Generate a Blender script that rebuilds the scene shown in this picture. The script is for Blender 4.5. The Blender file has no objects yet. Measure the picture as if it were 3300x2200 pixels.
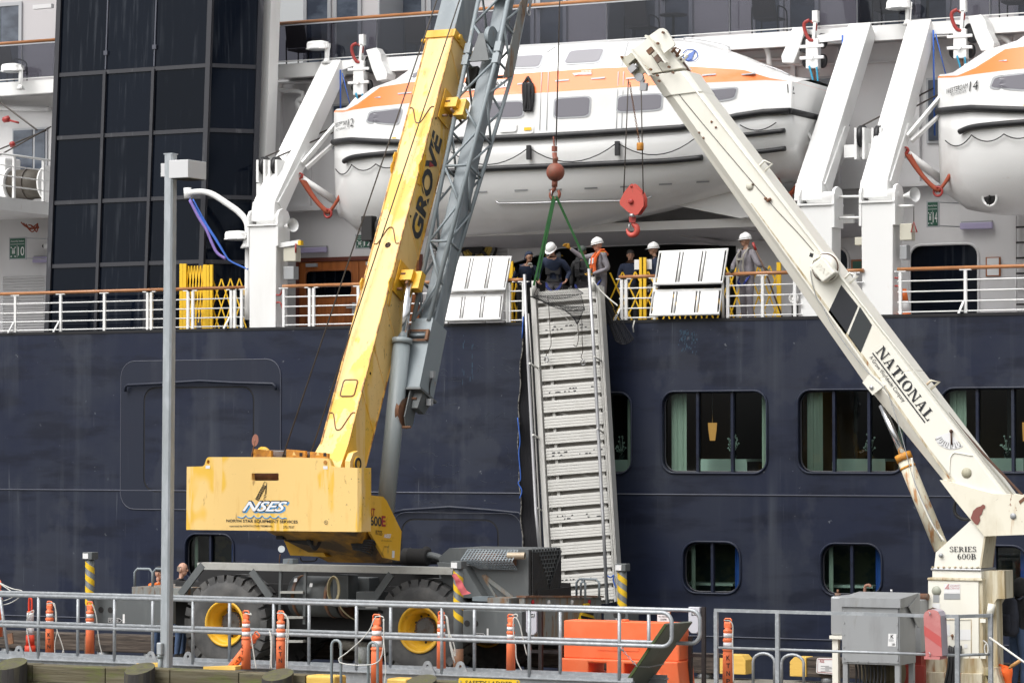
import bpy, math, random
from mathutils import Vector as V, Matrix
from mathutils.geometry import tessellate_polygon
random.seed(7)
S = bpy.context.scene
COL = S.collection
R = math.radians
# ---------------------------------------------------------------- camera, sky, sun, exposure
YAW, PITCH, FPX, CZ = R(27.0), R(1.95), 10000.0, 4.0
cam = bpy.data.cameras.new('camera'); camo = bpy.data.objects.new('camera', cam); COL.objects.link(camo)
cam.sensor_width = 36.0; cam.lens = 36.0 * FPX / 3300.0; cam.clip_end = 3000; cam.clip_start = 1
camo.location = (0, 0, CZ); camo.rotation_euler = (R(90) + PITCH, 0, YAW)
S.camera = camo
W = bpy.data.worlds.new('World'); S.world = W; W.use_nodes = True
nt = W.node_tree; bg = nt.nodes['Background']
sky = nt.nodes.new('ShaderNodeTexSky'); sky.sky_type = 'NISHITA'; sky.sun_disc = False
SUN_EL, SUN_AZ = R(55), R(205)
sky.sun_elevation = SUN_EL; sky.sun_rotation = SUN_AZ; sky.dust_density = 6.0; sky.air_density = 1.2; sky.ozone_density = 1.0
hs = nt.nodes.new('ShaderNodeHueSaturation'); hs.inputs['Saturation'].default_value = 0.12
nt.links.new(sky.outputs[0], hs.inputs['Color']); nt.links.new(hs.outputs[0], bg.inputs['Color'])
bg.inputs['Strength'].default_value = 0.15
sl = bpy.data.lights.new('sun', 'SUN'); sl.energy = 0.9; sl.angle = R(60); sl.color = (1.0, 0.97, 0.93)
so = bpy.data.objects.new('sun', sl); COL.objects.link(so)
sd = V((math.sin(SUN_AZ) * math.cos(SUN_EL), math.cos(SUN_AZ) * math.cos(SUN_EL), math.sin(SUN_EL)))
so.rotation_euler = (-sd).to_track_quat('-Z', 'Y').to_euler(); so.location = (0, 20, 60)
S.view_settings.view_transform = 'Standard'; S.view_settings.look = 'None'
S.view_settings.exposure = 0.50; S.view_settings.gamma = 1.0; S.view_settings.use_curve_mapping = False
S.cycles.max_bounces = 6; S.cycles.diffuse_bounces = 4; S.cycles.glossy_bounces = 3; S.cycles.transparent_max_bounces = 10
S.cycles.caustics_reflective = False; S.cycles.caustics_refractive = False
# ---------------------------------------------------------------- surveying helpers: sight lines -> real points on real planes
CAM = V((0, 0, CZ))
FW = V((-math.sin(YAW) * math.cos(PITCH), math.cos(YAW) * math.cos(PITCH), math.sin(PITCH)))
RT = V((math.cos(YAW), math.sin(YAW), 0)); UP = RT.cross(FW)
def ray(u, v): return FW + RT * ((u - 1650) / FPX) - UP * ((v - 1100) / FPX)
def P(u, v, y): d = ray(u, v); return CAM + d * (y / d.y)
def PX(u, v, x): d = ray(u, v); return CAM + d * (x / d.x)
def PZ(u, v, z): d = ray(u, v); return CAM + d * ((z - CZ) / d.z)
def PP(u, v, o, n): d = ray(u, v); return CAM + d * ((o - CAM).dot(n) / d.dot(n))
def proj(p):
 q = V(p) - CAM; w = q.dot(FW); return (1650 + FPX * q.dot(RT) / w, 1100 - FPX * q.dot(UP) / w)
def L3(a, b, t): return V(a) * (1 - t) + V(b) * t
def lin(c):
 return tuple(((x / 255) / 12.92 if x / 255 <= 0.04045 else ((x / 255 + 0.055) / 1.055) ** 2.4) for x in c)
# ---------------------------------------------------------------- materials
def mat(name, col, rough=0.5, metal=0.0, spec=0.5, layers=(), bump=None, emit=None, var=0.0, coat=0.0, alpha=None):
 m = bpy.data.materials.new(name); m.use_nodes = True
 t = m.node_tree; N = t.nodes; K = t.links; b = N['Principled BSDF']
 c = tuple(col) + (1,) if len(col) == 3 else col
 b.inputs['Base Color'].default_value = c; b.inputs['Roughness'].default_value = rough
 b.inputs['Metallic'].default_value = metal; b.inputs['Specular IOR Level'].default_value = spec
 b.inputs['Coat Weight'].default_value = coat
 pos = N.new('ShaderNodeNewGeometry').outputs['Position']
 def noise(sc, detail=5, rough_=0.6, dist=0.0):
  mp = N.new('ShaderNodeMapping'); mp.inputs['Scale'].default_value = sc if hasattr(sc, '__len__') else (sc, sc, sc)
  K.new(pos, mp.inputs['Vector']); n = N.new('ShaderNodeTexNoise'); n.inputs['Scale'].default_value = 1
  n.inputs['Detail'].default_value = detail; n.inputs['Roughness'].default_value = rough_; n.inputs['Distortion'].default_value = dist
  K.new(mp.outputs[0], n.inputs['Vector']); return n.outputs['Fac']
 def ramp(src, lo, hi, amt):
  r = N.new('ShaderNodeMapRange'); r.inputs['From Min'].default_value = lo; r.inputs['From Max'].default_value = hi
  r.inputs['To Max'].default_value = amt; r.clamp = True; K.new(src, r.inputs['Value']); return r.outputs[0]
 def mul(a, c2):
  x = N.new('ShaderNodeMath'); x.operation = 'MULTIPLY'; K.new(a, x.inputs[0]); K.new(c2, x.inputs[1]); return x.outputs[0]
 cur = None
 for ly in layers:
  lc, sc, lo, hi, amt = ly[:5]
  f = ramp(noise(sc), lo, hi, amt)
  if len(ly) > 5: f = mul(f, ramp(noise(ly[5], 3), ly[6], ly[7], 1.0))
  mx = N.new('ShaderNodeMix'); mx.data_type = 'RGBA'
  K.new(f, mx.inputs['Factor'])
  if cur is None: mx.inputs['A'].default_value = c
  else: K.new(cur, mx.inputs['A'])
  mx.inputs['B'].default_value = tuple(lc) + (1,); cur = mx.outputs['Result']
 if var:
  oi = N.new('ShaderNodeObjectInfo'); r = ramp(oi.outputs['Random'], 0, 1, 2 * var)
  ad = N.new('ShaderNodeMath'); ad.operation = 'ADD'; ad.inputs[1].default_value = 1 - var; K.new(r, ad.inputs[0])
  h = N.new('ShaderNodeHueSaturation'); K.new(ad.outputs[0], h.inputs['Value'])
  if cur is None: h.inputs['Color'].default_value = c
  else: K.new(cur, h.inputs['Color'])
  cur = h.outputs[0]
 if cur is not None: K.new(cur, b.inputs['Base Color'])
 if bump:
  bn = N.new('ShaderNodeBump'); bn.inputs['Strength'].default_value = bump[1]; bn.inputs['Distance'].default_value = bump[2]
  K.new(noise(bump[0], 4), bn.inputs['Height']); K.new(bn.outputs[0], b.inputs['Normal'])
 if emit:
  b.inputs['Emission Color'].default_value = tuple(emit[:3]) + (1,); b.inputs['Emission Strength'].default_value = emit[3]
 return m
def glassy(name, tint, refl=0.05, rough=0.02, streaks=None):
 m = bpy.data.materials.new(name); m.use_nodes = True; t = m.node_tree; N = t.nodes; K = t.links
 N.remove(N['Principled BSDF']); tr = N.new('ShaderNodeBsdfTransparent'); tr.inputs[0].default_value = tuple(tint) + (1,)
 gl = N.new('ShaderNodeBsdfGlossy'); gl.inputs['Roughness'].default_value = rough; gl.inputs[0].default_value = (0.9, 0.95, 1, 1)
 lw = N.new('ShaderNodeFresnel'); lw.inputs['IOR'].default_value = 1 + refl * 9
 mx = N.new('ShaderNodeMixShader'); K.new(lw.outputs[0], mx.inputs[0]); K.new(tr.outputs[0], mx.inputs[1]); K.new(gl.outputs[0], mx.inputs[2])
 K.new(mx.outputs[0], N['Material Output'].inputs['Surface']); return m
# ---------------------------------------------------------------- mesh builder
class MB:
 def __init__(s): s.v = []; s.f = []; s.sm = []; s.mi = []; s.m = 0
 def add(s, vs, fs, sm=False):
  o = len(s.v); s.v += [V(p) for p in vs]
  for f in fs: s.f.append([i + o for i in f]); s.sm.append(sm); s.mi.append(s.m)
  return s
 def hexa(s, p):   # 8 corners: bottom 4 ccw, top 4 ccw
  return s.add(p, [(3, 2, 1, 0), (4, 5, 6, 7), (0, 1, 5, 4), (1, 2, 6, 5), (2, 3, 7, 6), (3, 0, 4, 7)])
 def box(s, a, b):  # axis aligned by two corners
  x0, x1 = sorted((a[0], b[0])); y0, y1 = sorted((a[1], b[1])); z0, z1 = sorted((a[2], b[2]))
  return s.hexa([(x0, y0, z0), (x1, y0, z0), (x1, y1, z0), (x0, y1, z0), (x0, y0, z1), (x1, y0, z1), (x1, y1, z1), (x0, y1, z1)])
 def cbox(s, c, sx, sy, sz, ex=(1, 0, 0), ey=(0, 1, 0), ez=(0, 0, 1)):
  c = V(c); ex = V(ex) * sx / 2; ey = V(ey) * sy / 2; ez = V(ez) * sz / 2
  return s.hexa([c - ex - ey - ez, c + ex - ey - ez, c + ex + ey - ez, c - ex + ey - ez, c - ex - ey + ez, c + ex - ey + ez, c + ex + ey + ez, c - ex + ey + ez])
 def beam(s, p, q, w, h, up=(0, 0, 1), w2=None, h2=None):
  p = V(p); q = V(q); d = (q - p).normalized(); up = V(up)
  sd = d.cross(up)
  if sd.length < 1e-4: sd = d.cross(V((0, 1, 0)))
  sd.normalize(); u = sd.cross(d).normalized(); w2 = w if w2 is None else w2; h2 = h if h2 is None else h2
  r = []
  for c, ww, hh in ((p, w, h), (q, w2, h2)):
   r += [c - sd * ww / 2 - u * hh / 2, c + sd * ww / 2 - u * hh / 2, c + sd * ww / 2 + u * hh / 2, c - sd * ww / 2 + u * hh / 2]
  return s.hexa(r)
 def tube(s, pts, r, n=8, closed=False, cap=True, sm=True):
  pts = [V(p) for p in pts]; k = len(pts); rs = r if hasattr(r, '__len__') else [r] * k
  tang = []
  for i in range(k):
   a = pts[i - 1] if (i or closed) else pts[i]; b = pts[(i + 1) % k] if (i < k - 1 or closed) else pts[i]
   d = b - a; tang.append(d.normalized() if d.length > 1e-9 else V((0, 0, 1)))
  ref = V((0, 0, 1)) if abs(tang[0].z) < 0.9 else V((1, 0, 0))
  nx = tang[0].cross(ref).normalized(); vs = []
  for i in range(k):
   nx = nx - tang[i] * nx.dot(tang[i])
   nx = nx.normalized() if nx.length > 1e-6 else tang[i].orthogonal().normalized()
   ny = tang[i].cross(nx)
   for j in range(n):
    a = 2 * math.pi * j / n; vs.append(pts[i] + (nx * math.cos(a) + ny * math.sin(a)) * rs[i])
  fs = []
  for i in range(k if closed else k - 1):
   for j in range(n):
    a, b2 = i * n + j, i * n + (j + 1) % n; c, d = ((i + 1) % k) * n + (j + 1) % n, ((i + 1) % k) * n + j
    fs.append((a, b2, c, d))
  s.add(vs, fs, sm)
  if cap and not closed:
   o = len(s.v) - k * n
   s.f.append([o + j for j in range(n)][::-1]); s.sm.append(False); s.mi.append(s.m)
   s.f.append([o + (k - 1) * n + j for j in range(n)]); s.sm.append(False); s.mi.append(s.m)
  return s
 def cyl(s, p, q, r, r2=None, n=16): return s.tube([p, q], [r, r if r2 is None else r2], n)
 def prism(s, poly, vec):
  poly = [V(p) for p in poly]; vec = V(vec); n = len(poly)
  tris = tessellate_polygon([poly]) if n > 4 else [tuple(range(n))]
  return s.add(poly + [p + vec for p in poly], [tuple(t) for t in tris] + [tuple(i + n for i in t)[::-1] for t in tris] + [(i, (i + 1) % n, (i + 1) % n + n, i + n) for i in range(n)])
 def flat(s, poly):
  poly = [V(p) for p in poly]; return s.add(poly, [tuple(t) for t in tessellate_polygon([poly])] if len(poly) > 4 else [tuple(range(len(poly)))])
 def plate(s, outer, holes, mp, th):   # plate with openings; loops are 2-D, mp(a, b, depth) -> world
  loops = [[V((a, b, 0)) for a, b in lp] for lp in [outer] + holes]
  tris = tessellate_polygon(loops); fl = [p for lp in loops for p in lp]; n = len(fl)
  vs = [mp(p.x, p.y, 0) for p in fl] + [mp(p.x, p.y, th) for p in fl]
  fs = [tuple(t) for t in tris] + [tuple(i + n for i in t)[::-1] for t in tris]; o = 0
  for lp in loops:
   k = len(lp); fs += [(o + i, o + (i + 1) % k, o + (i + 1) % k + n, o + i + n) for i in range(k)]; o += k
  return s.add(vs, fs)
 def lathe(s, prof, o, ax=(0, 0, 1), n=20, sm=True, caps=True):
  o = V(o); ax = V(ax).normalized(); e1 = ax.orthogonal().normalized(); e2 = ax.cross(e1); k = len(prof); vs = []
  for r, h in prof:
   for j in range(n):
    a = 2 * math.pi * j / n; vs.append(o + ax * h + (e1 * math.cos(a) + e2 * math.sin(a)) * r)
  fs = [(i * n + j, i * n + (j + 1) % n, (i + 1) * n + (j + 1) % n, (i + 1) * n + j) for i in range(k - 1) for j in range(n)]
  s.add(vs, fs, sm)
  o2 = len(s.v) - k * n
  if not caps: return s
  for i, rev in ((0, True), (k - 1, False)):
   if prof[i][0] > 1e-5:
    f = [o2 + i * n + j for j in range(n)]; s.f.append(f[::-1] if rev else f); s.sm.append(False); s.mi.append(s.m)
  return s
 def ball(s, c, rx, ry=None, rz=None, n=14, m=9):
  ry = rx if ry is None else ry; rz = rx if rz is None else rz; c = V(c); vs = [c + V((0, 0, -rz))]
  for i in range(1, m):
   t = math.pi * i / m - math.pi / 2
   for j in range(n):
    a = 2 * math.pi * j / n; vs.append(c + V((rx * math.cos(t) * math.cos(a), ry * math.cos(t) * math.sin(a), rz * math.sin(t))))
  vs.append(c + V((0, 0, rz))); fs = []; top = len(vs) - 1
  for j in range(n):
   fs.append((0, 1 + (j + 1) % n, 1 + j)); fs.append((top, 1 + (m - 2) * n + j, 1 + (m - 2) * n + (j + 1) % n))
   for i in range(m - 2): fs.append((1 + i * n + j, 1 + i * n + (j + 1) % n, 1 + (i + 1) * n + (j + 1) % n, 1 + (i + 1) * n + j))
  return s.add(vs, fs, True)
 def loft(s, rings, closed=True, caps=True, sm=True):
  n = len(rings[0]); vs = [p for r in rings for p in r]; fs = []
  for i in range(len(rings) - 1):
   for j in range(n if closed else n - 1): fs.append((i * n + j, i * n + (j + 1) % n, (i + 1) * n + (j + 1) % n, (i + 1) * n + j))
  if caps: fs += [tuple(range(n))[::-1], tuple(range((len(rings) - 1) * n, len(rings) * n))]
  return s.add(vs, fs, sm)
 def torus(s, c, ax, rr, r, n=24, m=8):
  ax = V(ax).normalized(); e1 = ax.orthogonal().normalized(); e2 = ax.cross(e1)
  return s.tube([V(c) + (e1 * math.cos(2 * math.pi * i / n) + e2 * math.sin(2 * math.pi * i / n)) * rr for i in range(n)], r, m, closed=True)
 def text(s, body, ll, lr, ul, bold=0.0, shear=0.0, space=1.0):  # letters filling the parallelogram ll-lr-ul
  cu = bpy.data.curves.new('t', 'FONT'); cu.body = body; cu.offset = bold; cu.shear = shear; cu.resolution_u = 3; cu.space_character = space
  ob = bpy.data.objects.new('t', cu); me = bpy.data.meshes.new_from_object(ob)
  xs = [v.co.x for v in me.vertices]; ys = [v.co.y for v in me.vertices]
  if xs:
   x0, x1, y0, y1 = min(xs), max(xs), min(ys), max(ys); ll, lr, ul = V(ll), V(lr), V(ul)
   s.add([ll + (lr - ll) * ((v.co.x - x0) / (x1 - x0)) + (ul - ll) * ((v.co.y - y0) / max(1e-6, y1 - y0)) for v in me.vertices], [tuple(p.vertices) for p in me.polygons])
  bpy.data.objects.remove(ob); bpy.data.curves.remove(cu); bpy.data.meshes.remove(me); return s
BASE = {}
def meta(o, label=None, cat=None, group=None, kind=None):
 if label: o['label'] = label
 if cat: o['category'] = cat
 if group: o['group'] = group
 if kind: o['kind'] = kind
 return o
def thing(name, label, cat, base, group=None):
 o = bpy.data.objects.new(name, None); COL.objects.link(o); o.empty_display_size = 0.2
 o.location = base; BASE[o.name] = V(base); return meta(o, label, cat, group)
def obj(name, mb, m, parent=None, label=None, cat=None, group=None, kind=None, bevel=0, recalc=True):
 ms = m if isinstance(m, (list, tuple)) else [m]
 me = bpy.data.meshes.new(name)
 if parent is not None: b = BASE[parent.name]
 else:
  xs = [p.x for p in mb.v]; ys = [p.y for p in mb.v]; b = V(((min(xs) + max(xs)) / 2, (min(ys) + max(ys)) / 2, min(p.z for p in mb.v)))
 me.from_pydata([tuple(p - b) for p in mb.v], [], mb.f)
 for k in ms: me.materials.append(k)
 me.polygons.foreach_set('use_smooth', mb.sm); me.polygons.foreach_set('material_index', mb.mi)
 if recalc:
  import bmesh
  bm = bmesh.new(); bm.from_mesh(me); bmesh.ops.recalc_face_normals(bm, faces=bm.faces); bm.to_mesh(me); bm.free()
 me.update()
 o = bpy.data.objects.new(name, me); COL.objects.link(o)
 if parent is not None: o.parent = parent; BASE[o.name] = b
 else: o.location = b; BASE[o.name] = b
 if bevel:
  bv = o.modifiers.new('bevel', 'BEVEL'); bv.width = bevel; bv.segments = 2; bv.limit_method = 'ANGLE'; bv.angle_limit = R(40)
 return meta(o, label, cat, group, kind)
def copy_tree(o, delta, label=None, parent=None, rot=None):
 c = o.copy(); COL.objects.link(c)
 if parent is None:
  c.location = o.location + V(delta)
  if rot is not None: c.rotation_euler = rot
  if label: c['label'] = label
  BASE[c.name] = V(c.location)
 else: c.parent = parent
 for ch in o.children: copy_tree(ch, (0, 0, 0), None, c)
 return c
def rrect(x0, z0, x1, z1, r, n=5):
 pts = []
 for cx, cz, a0 in ((x1 - r, z0 + r, -90), (x1 - r, z1 - r, 0), (x0 + r, z1 - r, 90), (x0 + r, z0 + r, 180)):
  for i in range(n + 1):
   a = R(a0 + 90 * i / n); pts.append((cx + r * math.cos(a), cz + r * math.sin(a)))
 return pts
def catmull(pts, k=6, closed=False):
 pts = [V(p) for p in pts]; n = len(pts); out = []
 for i in range(n if closed else n - 1):
  p0 = pts[i - 1] if (i or closed) else pts[0]; p1 = pts[i]; p2 = pts[(i + 1) % n]; p3 = pts[(i + 2) % n] if (i + 2 < n or closed) else pts[-1]
  for j in range(k):
   t = j / k; out.append(0.5 * ((2 * p1) + (p2 - p0) * t + (2 * p0 - 5 * p1 + 4 * p2 - p3) * t * t + (3 * p1 - p0 - 3 * p2 + p3) * t ** 3))
 if not closed: out.append(pts[-1])
 return out
def sag(a, b, d, k=10):
 a, b = V(a), V(b); return [L3(a, b, i / k) - V((0, 0, d * 4 * (i / k) * (1 - i / k))) for i in range(k + 1)]
# ================================================================ materials
M = {}
WHT = (0.80, 0.80, 0.79)
M['navy'] = mat('navy_paint', (0.0125, 0.0172, 0.0375), 0.40, spec=0.28, bump=((0.9, 1, 0.7), 0.15, 0.06), layers=[
 ((0.025, 0.030, 0.046), (0.35, 1, 0.5), 0.42, 0.68, 0.9), ((0.007, 0.009, 0.019), (0.5, 1, 2.2), 0.5, 0.62, 0.7), ((0.060, 0.068, 0.085), (2.6, 1, 0.10), 0.52, 0.78, 0.75, (0.5, 1, 0.35), 0.42, 0.62), ((0.045, 0.05, 0.065), (0.5, 1, 0.4), 0.56, 0.60, 0.35),
 ((0.13, 0.14, 0.16), (14, 1, 0.5), 0.64, 0.72, 0.5, (0.7, 1, 0.7), 0.50, 0.64), ((0.15, 0.16, 0.18), (7, 3, 7), 0.685, 0.71, 0.8, (1.0, 1, 0.9), 0.50, 0.60), ((0.03, 0.14, 0.26), (8, 1, 1.0), 0.72, 0.75, 0.8, (0.4, 1, 0.5), 0.58, 0.66)])
M['navy2'] = mat('navy_paint_patch', (0.0165, 0.021, 0.037), 0.42, spec=0.3, layers=[((0.055, 0.06, 0.075), (2.4, 1, 0.12), 0.5, 0.78, 0.7), ((0.018, 0.021, 0.036), (0.8, 1, 0.8), 0.5, 0.6, 0.6)])
M['groove'] = mat('dark_groove', (0.006, 0.006, 0.008), 0.7)
M['line'] = mat('weld_bead_paint', (0.075, 0.08, 0.105), 0.5)
M['white'] = mat('white_ship_paint', WHT, 0.38, layers=[((0.62, 0.60, 0.56), (1.2, 1.2, 0.25), 0.55, 0.8, 0.5), ((0.45, 0.30, 0.17), (7, 7, 1.2), 0.70, 0.78, 0.5, (0.9, 0.9, 0.9), 0.55, 0.65)])
M['white2'] = mat('white_bulkhead_paint', (0.66, 0.655, 0.66), 0.5, layers=[((0.50, 0.49, 0.48), (1.0, 1.0, 0.3), 0.5, 0.8, 0.6)])
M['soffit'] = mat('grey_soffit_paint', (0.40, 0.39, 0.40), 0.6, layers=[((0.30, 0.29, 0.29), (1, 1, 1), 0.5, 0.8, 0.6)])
M['darkgl'] = mat('black_tinted_glass', (0.0026, 0.0042, 0.0085), 0.07, spec=0.16, layers=[((0.045, 0.05, 0.06), (9, 9, 0.16), 0.54, 0.78, 0.75, (0.5, 0.5, 0.6), 0.44, 0.60)], var=0.35)
M['darkgl'].node_tree.nodes['Principled BSDF'].inputs['Specular Tint'].default_value = (.8, .88, 1, 1)
M['mull'] = mat('black_anodised_frame', (0.021, 0.022, 0.029), 0.5, layers=[((0.16, 0.16, 0.17), (5, 5, 0.8), 0.62, 0.75, 0.5)])
M['teak'] = mat('varnished_teak', (0.40, 0.17, 0.065), 0.35, layers=[((0.24, 0.10, 0.04), (3, 12, 12), 0.45, 0.7, 0.7), ((0.55, 0.33, 0.2), (1.2, 1.2, 5), 0.58, 0.7, 0.6)])
M['door'] = mat('door_wood', (0.36, 0.115, 0.028), 0.4, layers=[((0.20, 0.06, 0.017), (14, 14, 0.8), 0.4, 0.7, 0.8)], var=0.12)
M['black'] = mat('black_rubber', (0.013, 0.013, 0.015), 0.5, layers=[((0.05, 0.05, 0.05), (3, 3, 3), 0.55, 0.8, 0.6)])
M['dark'] = mat('dark_interior', (0.022, 0.021, 0.021), 0.8)
M['glass'] = glassy('window_glass', (0.66, 0.75, 0.70), 0.052)
M['balgl'] = glassy('balcony_glass', (0.42, 0.42, 0.46), 0.05)
M['cabgl'] = mat('cabin_glass_sky_tone', (0.10, 0.12, 0.155), 0.08, spec=0.7, layers=[((0.035, 0.042, 0.06), (0.8, 0.8, 1.5), 0.45, 0.6, 0.8)])  # blue-grey base puts the reflected sky into the glass colour
M['alu'] = mat('grey_aluminium_frame', (0.42, 0.43, 0.45), 0.45, 0.2)
M['cab'] = mat('cabin_bulkhead', (0.52, 0.50, 0.51), 0.6)
M['curtain'] = mat('green_curtain', (0.52, 0.60, 0.54), 0.9, bump=((16, 16, 0.4), 0.6, 0.05))
M['cloth'] = mat('table_linen', (0.62, 0.74, 0.70), 0.85)
M['brown'] = mat('brown_panel', (0.20, 0.13, 0.08), 0.7)
M['lamp'] = mat('lit_lamp_shade', (0.5, 0.3, 0.1), 0.7, emit=(1.0, 0.50, 0.14, 0.40))
M['tube'] = mat('lilac_lamp_diffuser', (0.42, 0.38, 0.56), 0.4)
M['mesh'] = mat('chair_mesh', (0.11, 0.10, 0.10), 0.8)
M['green'] = mat('green_sign', (0.012, 0.085, 0.05), 0.4)
M['signw'] = mat('sign_white', (0.75, 0.75, 0.75), 0.5)
M['ink'] = mat('black_lettering', (0.012, 0.012, 0.014), 0.5)
M['orangeb'] = mat('orange_gelcoat', (0.88, 0.19, 0.035), 0.35, layers=[((0.85, 0.36, 0.21), (0.45, 1, 1.2), 0.52, 0.62, 0.35)], coat=0.1)
M['gel'] = mat('white_gelcoat', (0.80, 0.80, 0.79), 0.28, coat=0.25, layers=[((0.60, 0.585, 0.56), (0.7, 0.7, 0.5), 0.55, 0.8, 0.6), ((0.50, 0.42, 0.32), (3, 3, 9), 0.68, 0.76, 0.4, (0.6, .6, .6), 0.5, 0.6)])
M['boatgl'] = mat('boat_window', (0.17, 0.165, 0.19), 0.12, spec=0.6)
M['steel'] = mat('bare_steel', (0.45, 0.45, 0.46), 0.35, 0.6)
M['wire'] = mat('greased_wire', (0.055, 0.045, 0.038), 0.6)
M['rope'] = mat('black_rope', (0.02, 0.02, 0.022), 0.9)
M['blue'] = mat('blue_rope', (0.04, 0.13, 0.50), 0.8)
M['violet'] = mat('violet_sling', (0.22, 0.15, 0.42), 0.8)
M['teal'] = mat('teal_rope', (0.03, 0.26, 0.42), 0.8)
M['redp'] = mat('red_paint', (0.32, 0.03, 0.025), 0.45, layers=[((0.16, 0.035, 0.03), (6, 6, 6), 0.55, 0.7, 0.7)])
M['orstrap'] = mat('orange_webbing', (0.30, 0.06, 0.028), 0.8, layers=[((0.28, 0.07, 0.03), (5, 5, 5), 0.5, 0.7, 0.7)])
M['yelgate'] = mat('yellow_gate_paint', (0.82, 0.50, 0.02), 0.45)
M['beige'] = mat('beige_box', (0.55, 0.53, 0.44), 0.5)
M['greybox'] = mat('grey_box', (0.35, 0.36, 0.37), 0.45, 0.2)
# ================================================================ the ship
YS = 57.9; YW = YS + 4.2; YB = YS + 3.4; YE = YS + 2.3
ZT = P(1650, 1040, YS).z; ZD = ZT - 0.12
XL, XR = P(-900, 1040, YS).x, P(4300, 1040, YS).x
def prect(u0, v0, u1, v1, y):
 um, vm = (u0 + u1) / 2, (v0 + v1) / 2; return P(u0, vm, y).x, P(um, v1, y).z, P(u1, vm, y).x, P(um, v0, y).z
ship = thing('cruise_ship', 'cruise ship with navy hull and white upper decks, moored along the whole dock', 'ship', ((XL + XR) / 2, YS + 6, -2.0))
wins = []
for u0, v0, u1, v1, r, n in [(1706, 1268, 2034, 1523, .26, 3), (2135, 1262, 2470, 1522, .26, 3), (2573, 1257, 2912, 1522, .26, 3), (3034, 1251, 3378, 1521, .26, 3),
                             (598, 1722, 752, 1868, .27, 2), (2202, 1747, 2384, 1909, .29, 2), (2646, 1753, 2840, 1917, .29, 2), (3098, 1759, 3310, 1926, .29, 2)]:
 wins.append(prect(u0, v0, u1, v1, YS) + (r, n))
def mpS(y0): return lambda a, b, d: V((a, y0 + d, b))
hb = MB(); hb.plate([(XL, -2.0), (XR, -2.0), (XR, ZT), (XL, ZT)], [rrect(a, b, c, d, r) for a, b, c, d, r, n in wins], mpS(YS), 0.14)
obj('hull', hb, M['navy'], ship)
hb = MB(); hb.box((XL, YS - .015, ZT - .05), (XR, YS + .1, ZT + .012)); obj('hull_edge', hb, M['groove'], ship)
for va, vb in ((1577, 1600.0), (1981, 2080)):
 z = P(1650, va + (vb - va) * .5, YS).z
 b = MB(); b.tube([(XL, YS - .005, z), (XR, YS - .005, z)], 0.016, 6); obj('rubbing_strake', b, M['line'], ship)
def slab(nm, a, b, m, par=None): return obj(nm, MB().box(a, b), m, par or ship)
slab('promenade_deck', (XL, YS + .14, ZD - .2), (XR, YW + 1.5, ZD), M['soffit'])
def shelldoor(o, i, gut):
 a, b, c, d = prect(*o, YS); e, f, g, h = prect(*i, YS)
 ring = MB(); ring.plate(rrect(a, b, c, d, .36), [rrect(e - .02, f - .02, g + .02, h + .02, .3)], mpS(YS - .016), .015); obj('shell_door_surround', ring, M['navy2'], ship)
 rim = MB(); rim.tube([V((x, YS - .012, z)) for x, z in rrect(a, b, c, d, .36)], .010, 6, closed=True); obj('weld_bead', rim, M['line'], ship)
 k = MB(); k.plate(rrect(e - .022, f - .022, g + .022, h + .022, .3), [], mpS(YS - .006), .004); obj('door_seal', k, M['groove'], ship)
 k = MB(); k.plate(rrect(e + .016, f + .016, g - .016, h - .016, .28), [], mpS(YS - .014), .009); obj('shell_door', k, M['navy'], ship)
 k = MB(); k.tube([P(u, v, YS - .10) for u, v in gut], .032, 8); obj('rain_gutter', k, M['navy2'], ship)
shelldoor((390, 1160, 905, 1642), (466, 1248, 818, 1583), [(404, 1262), (404, 1246), (412, 1240), (520, 1235), (645, 1227), (760, 1233), (878, 1236), (887, 1242), (889, 1256)])
shelldoor((1262, 1652, 1684, 2130), (1296, 1674, 1606, 2075), [(1262, 1652), (1300, 1643), (1448, 1633), (1580, 1643), (1672, 1652), (1681, 1660), (1682, 1672)])
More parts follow.
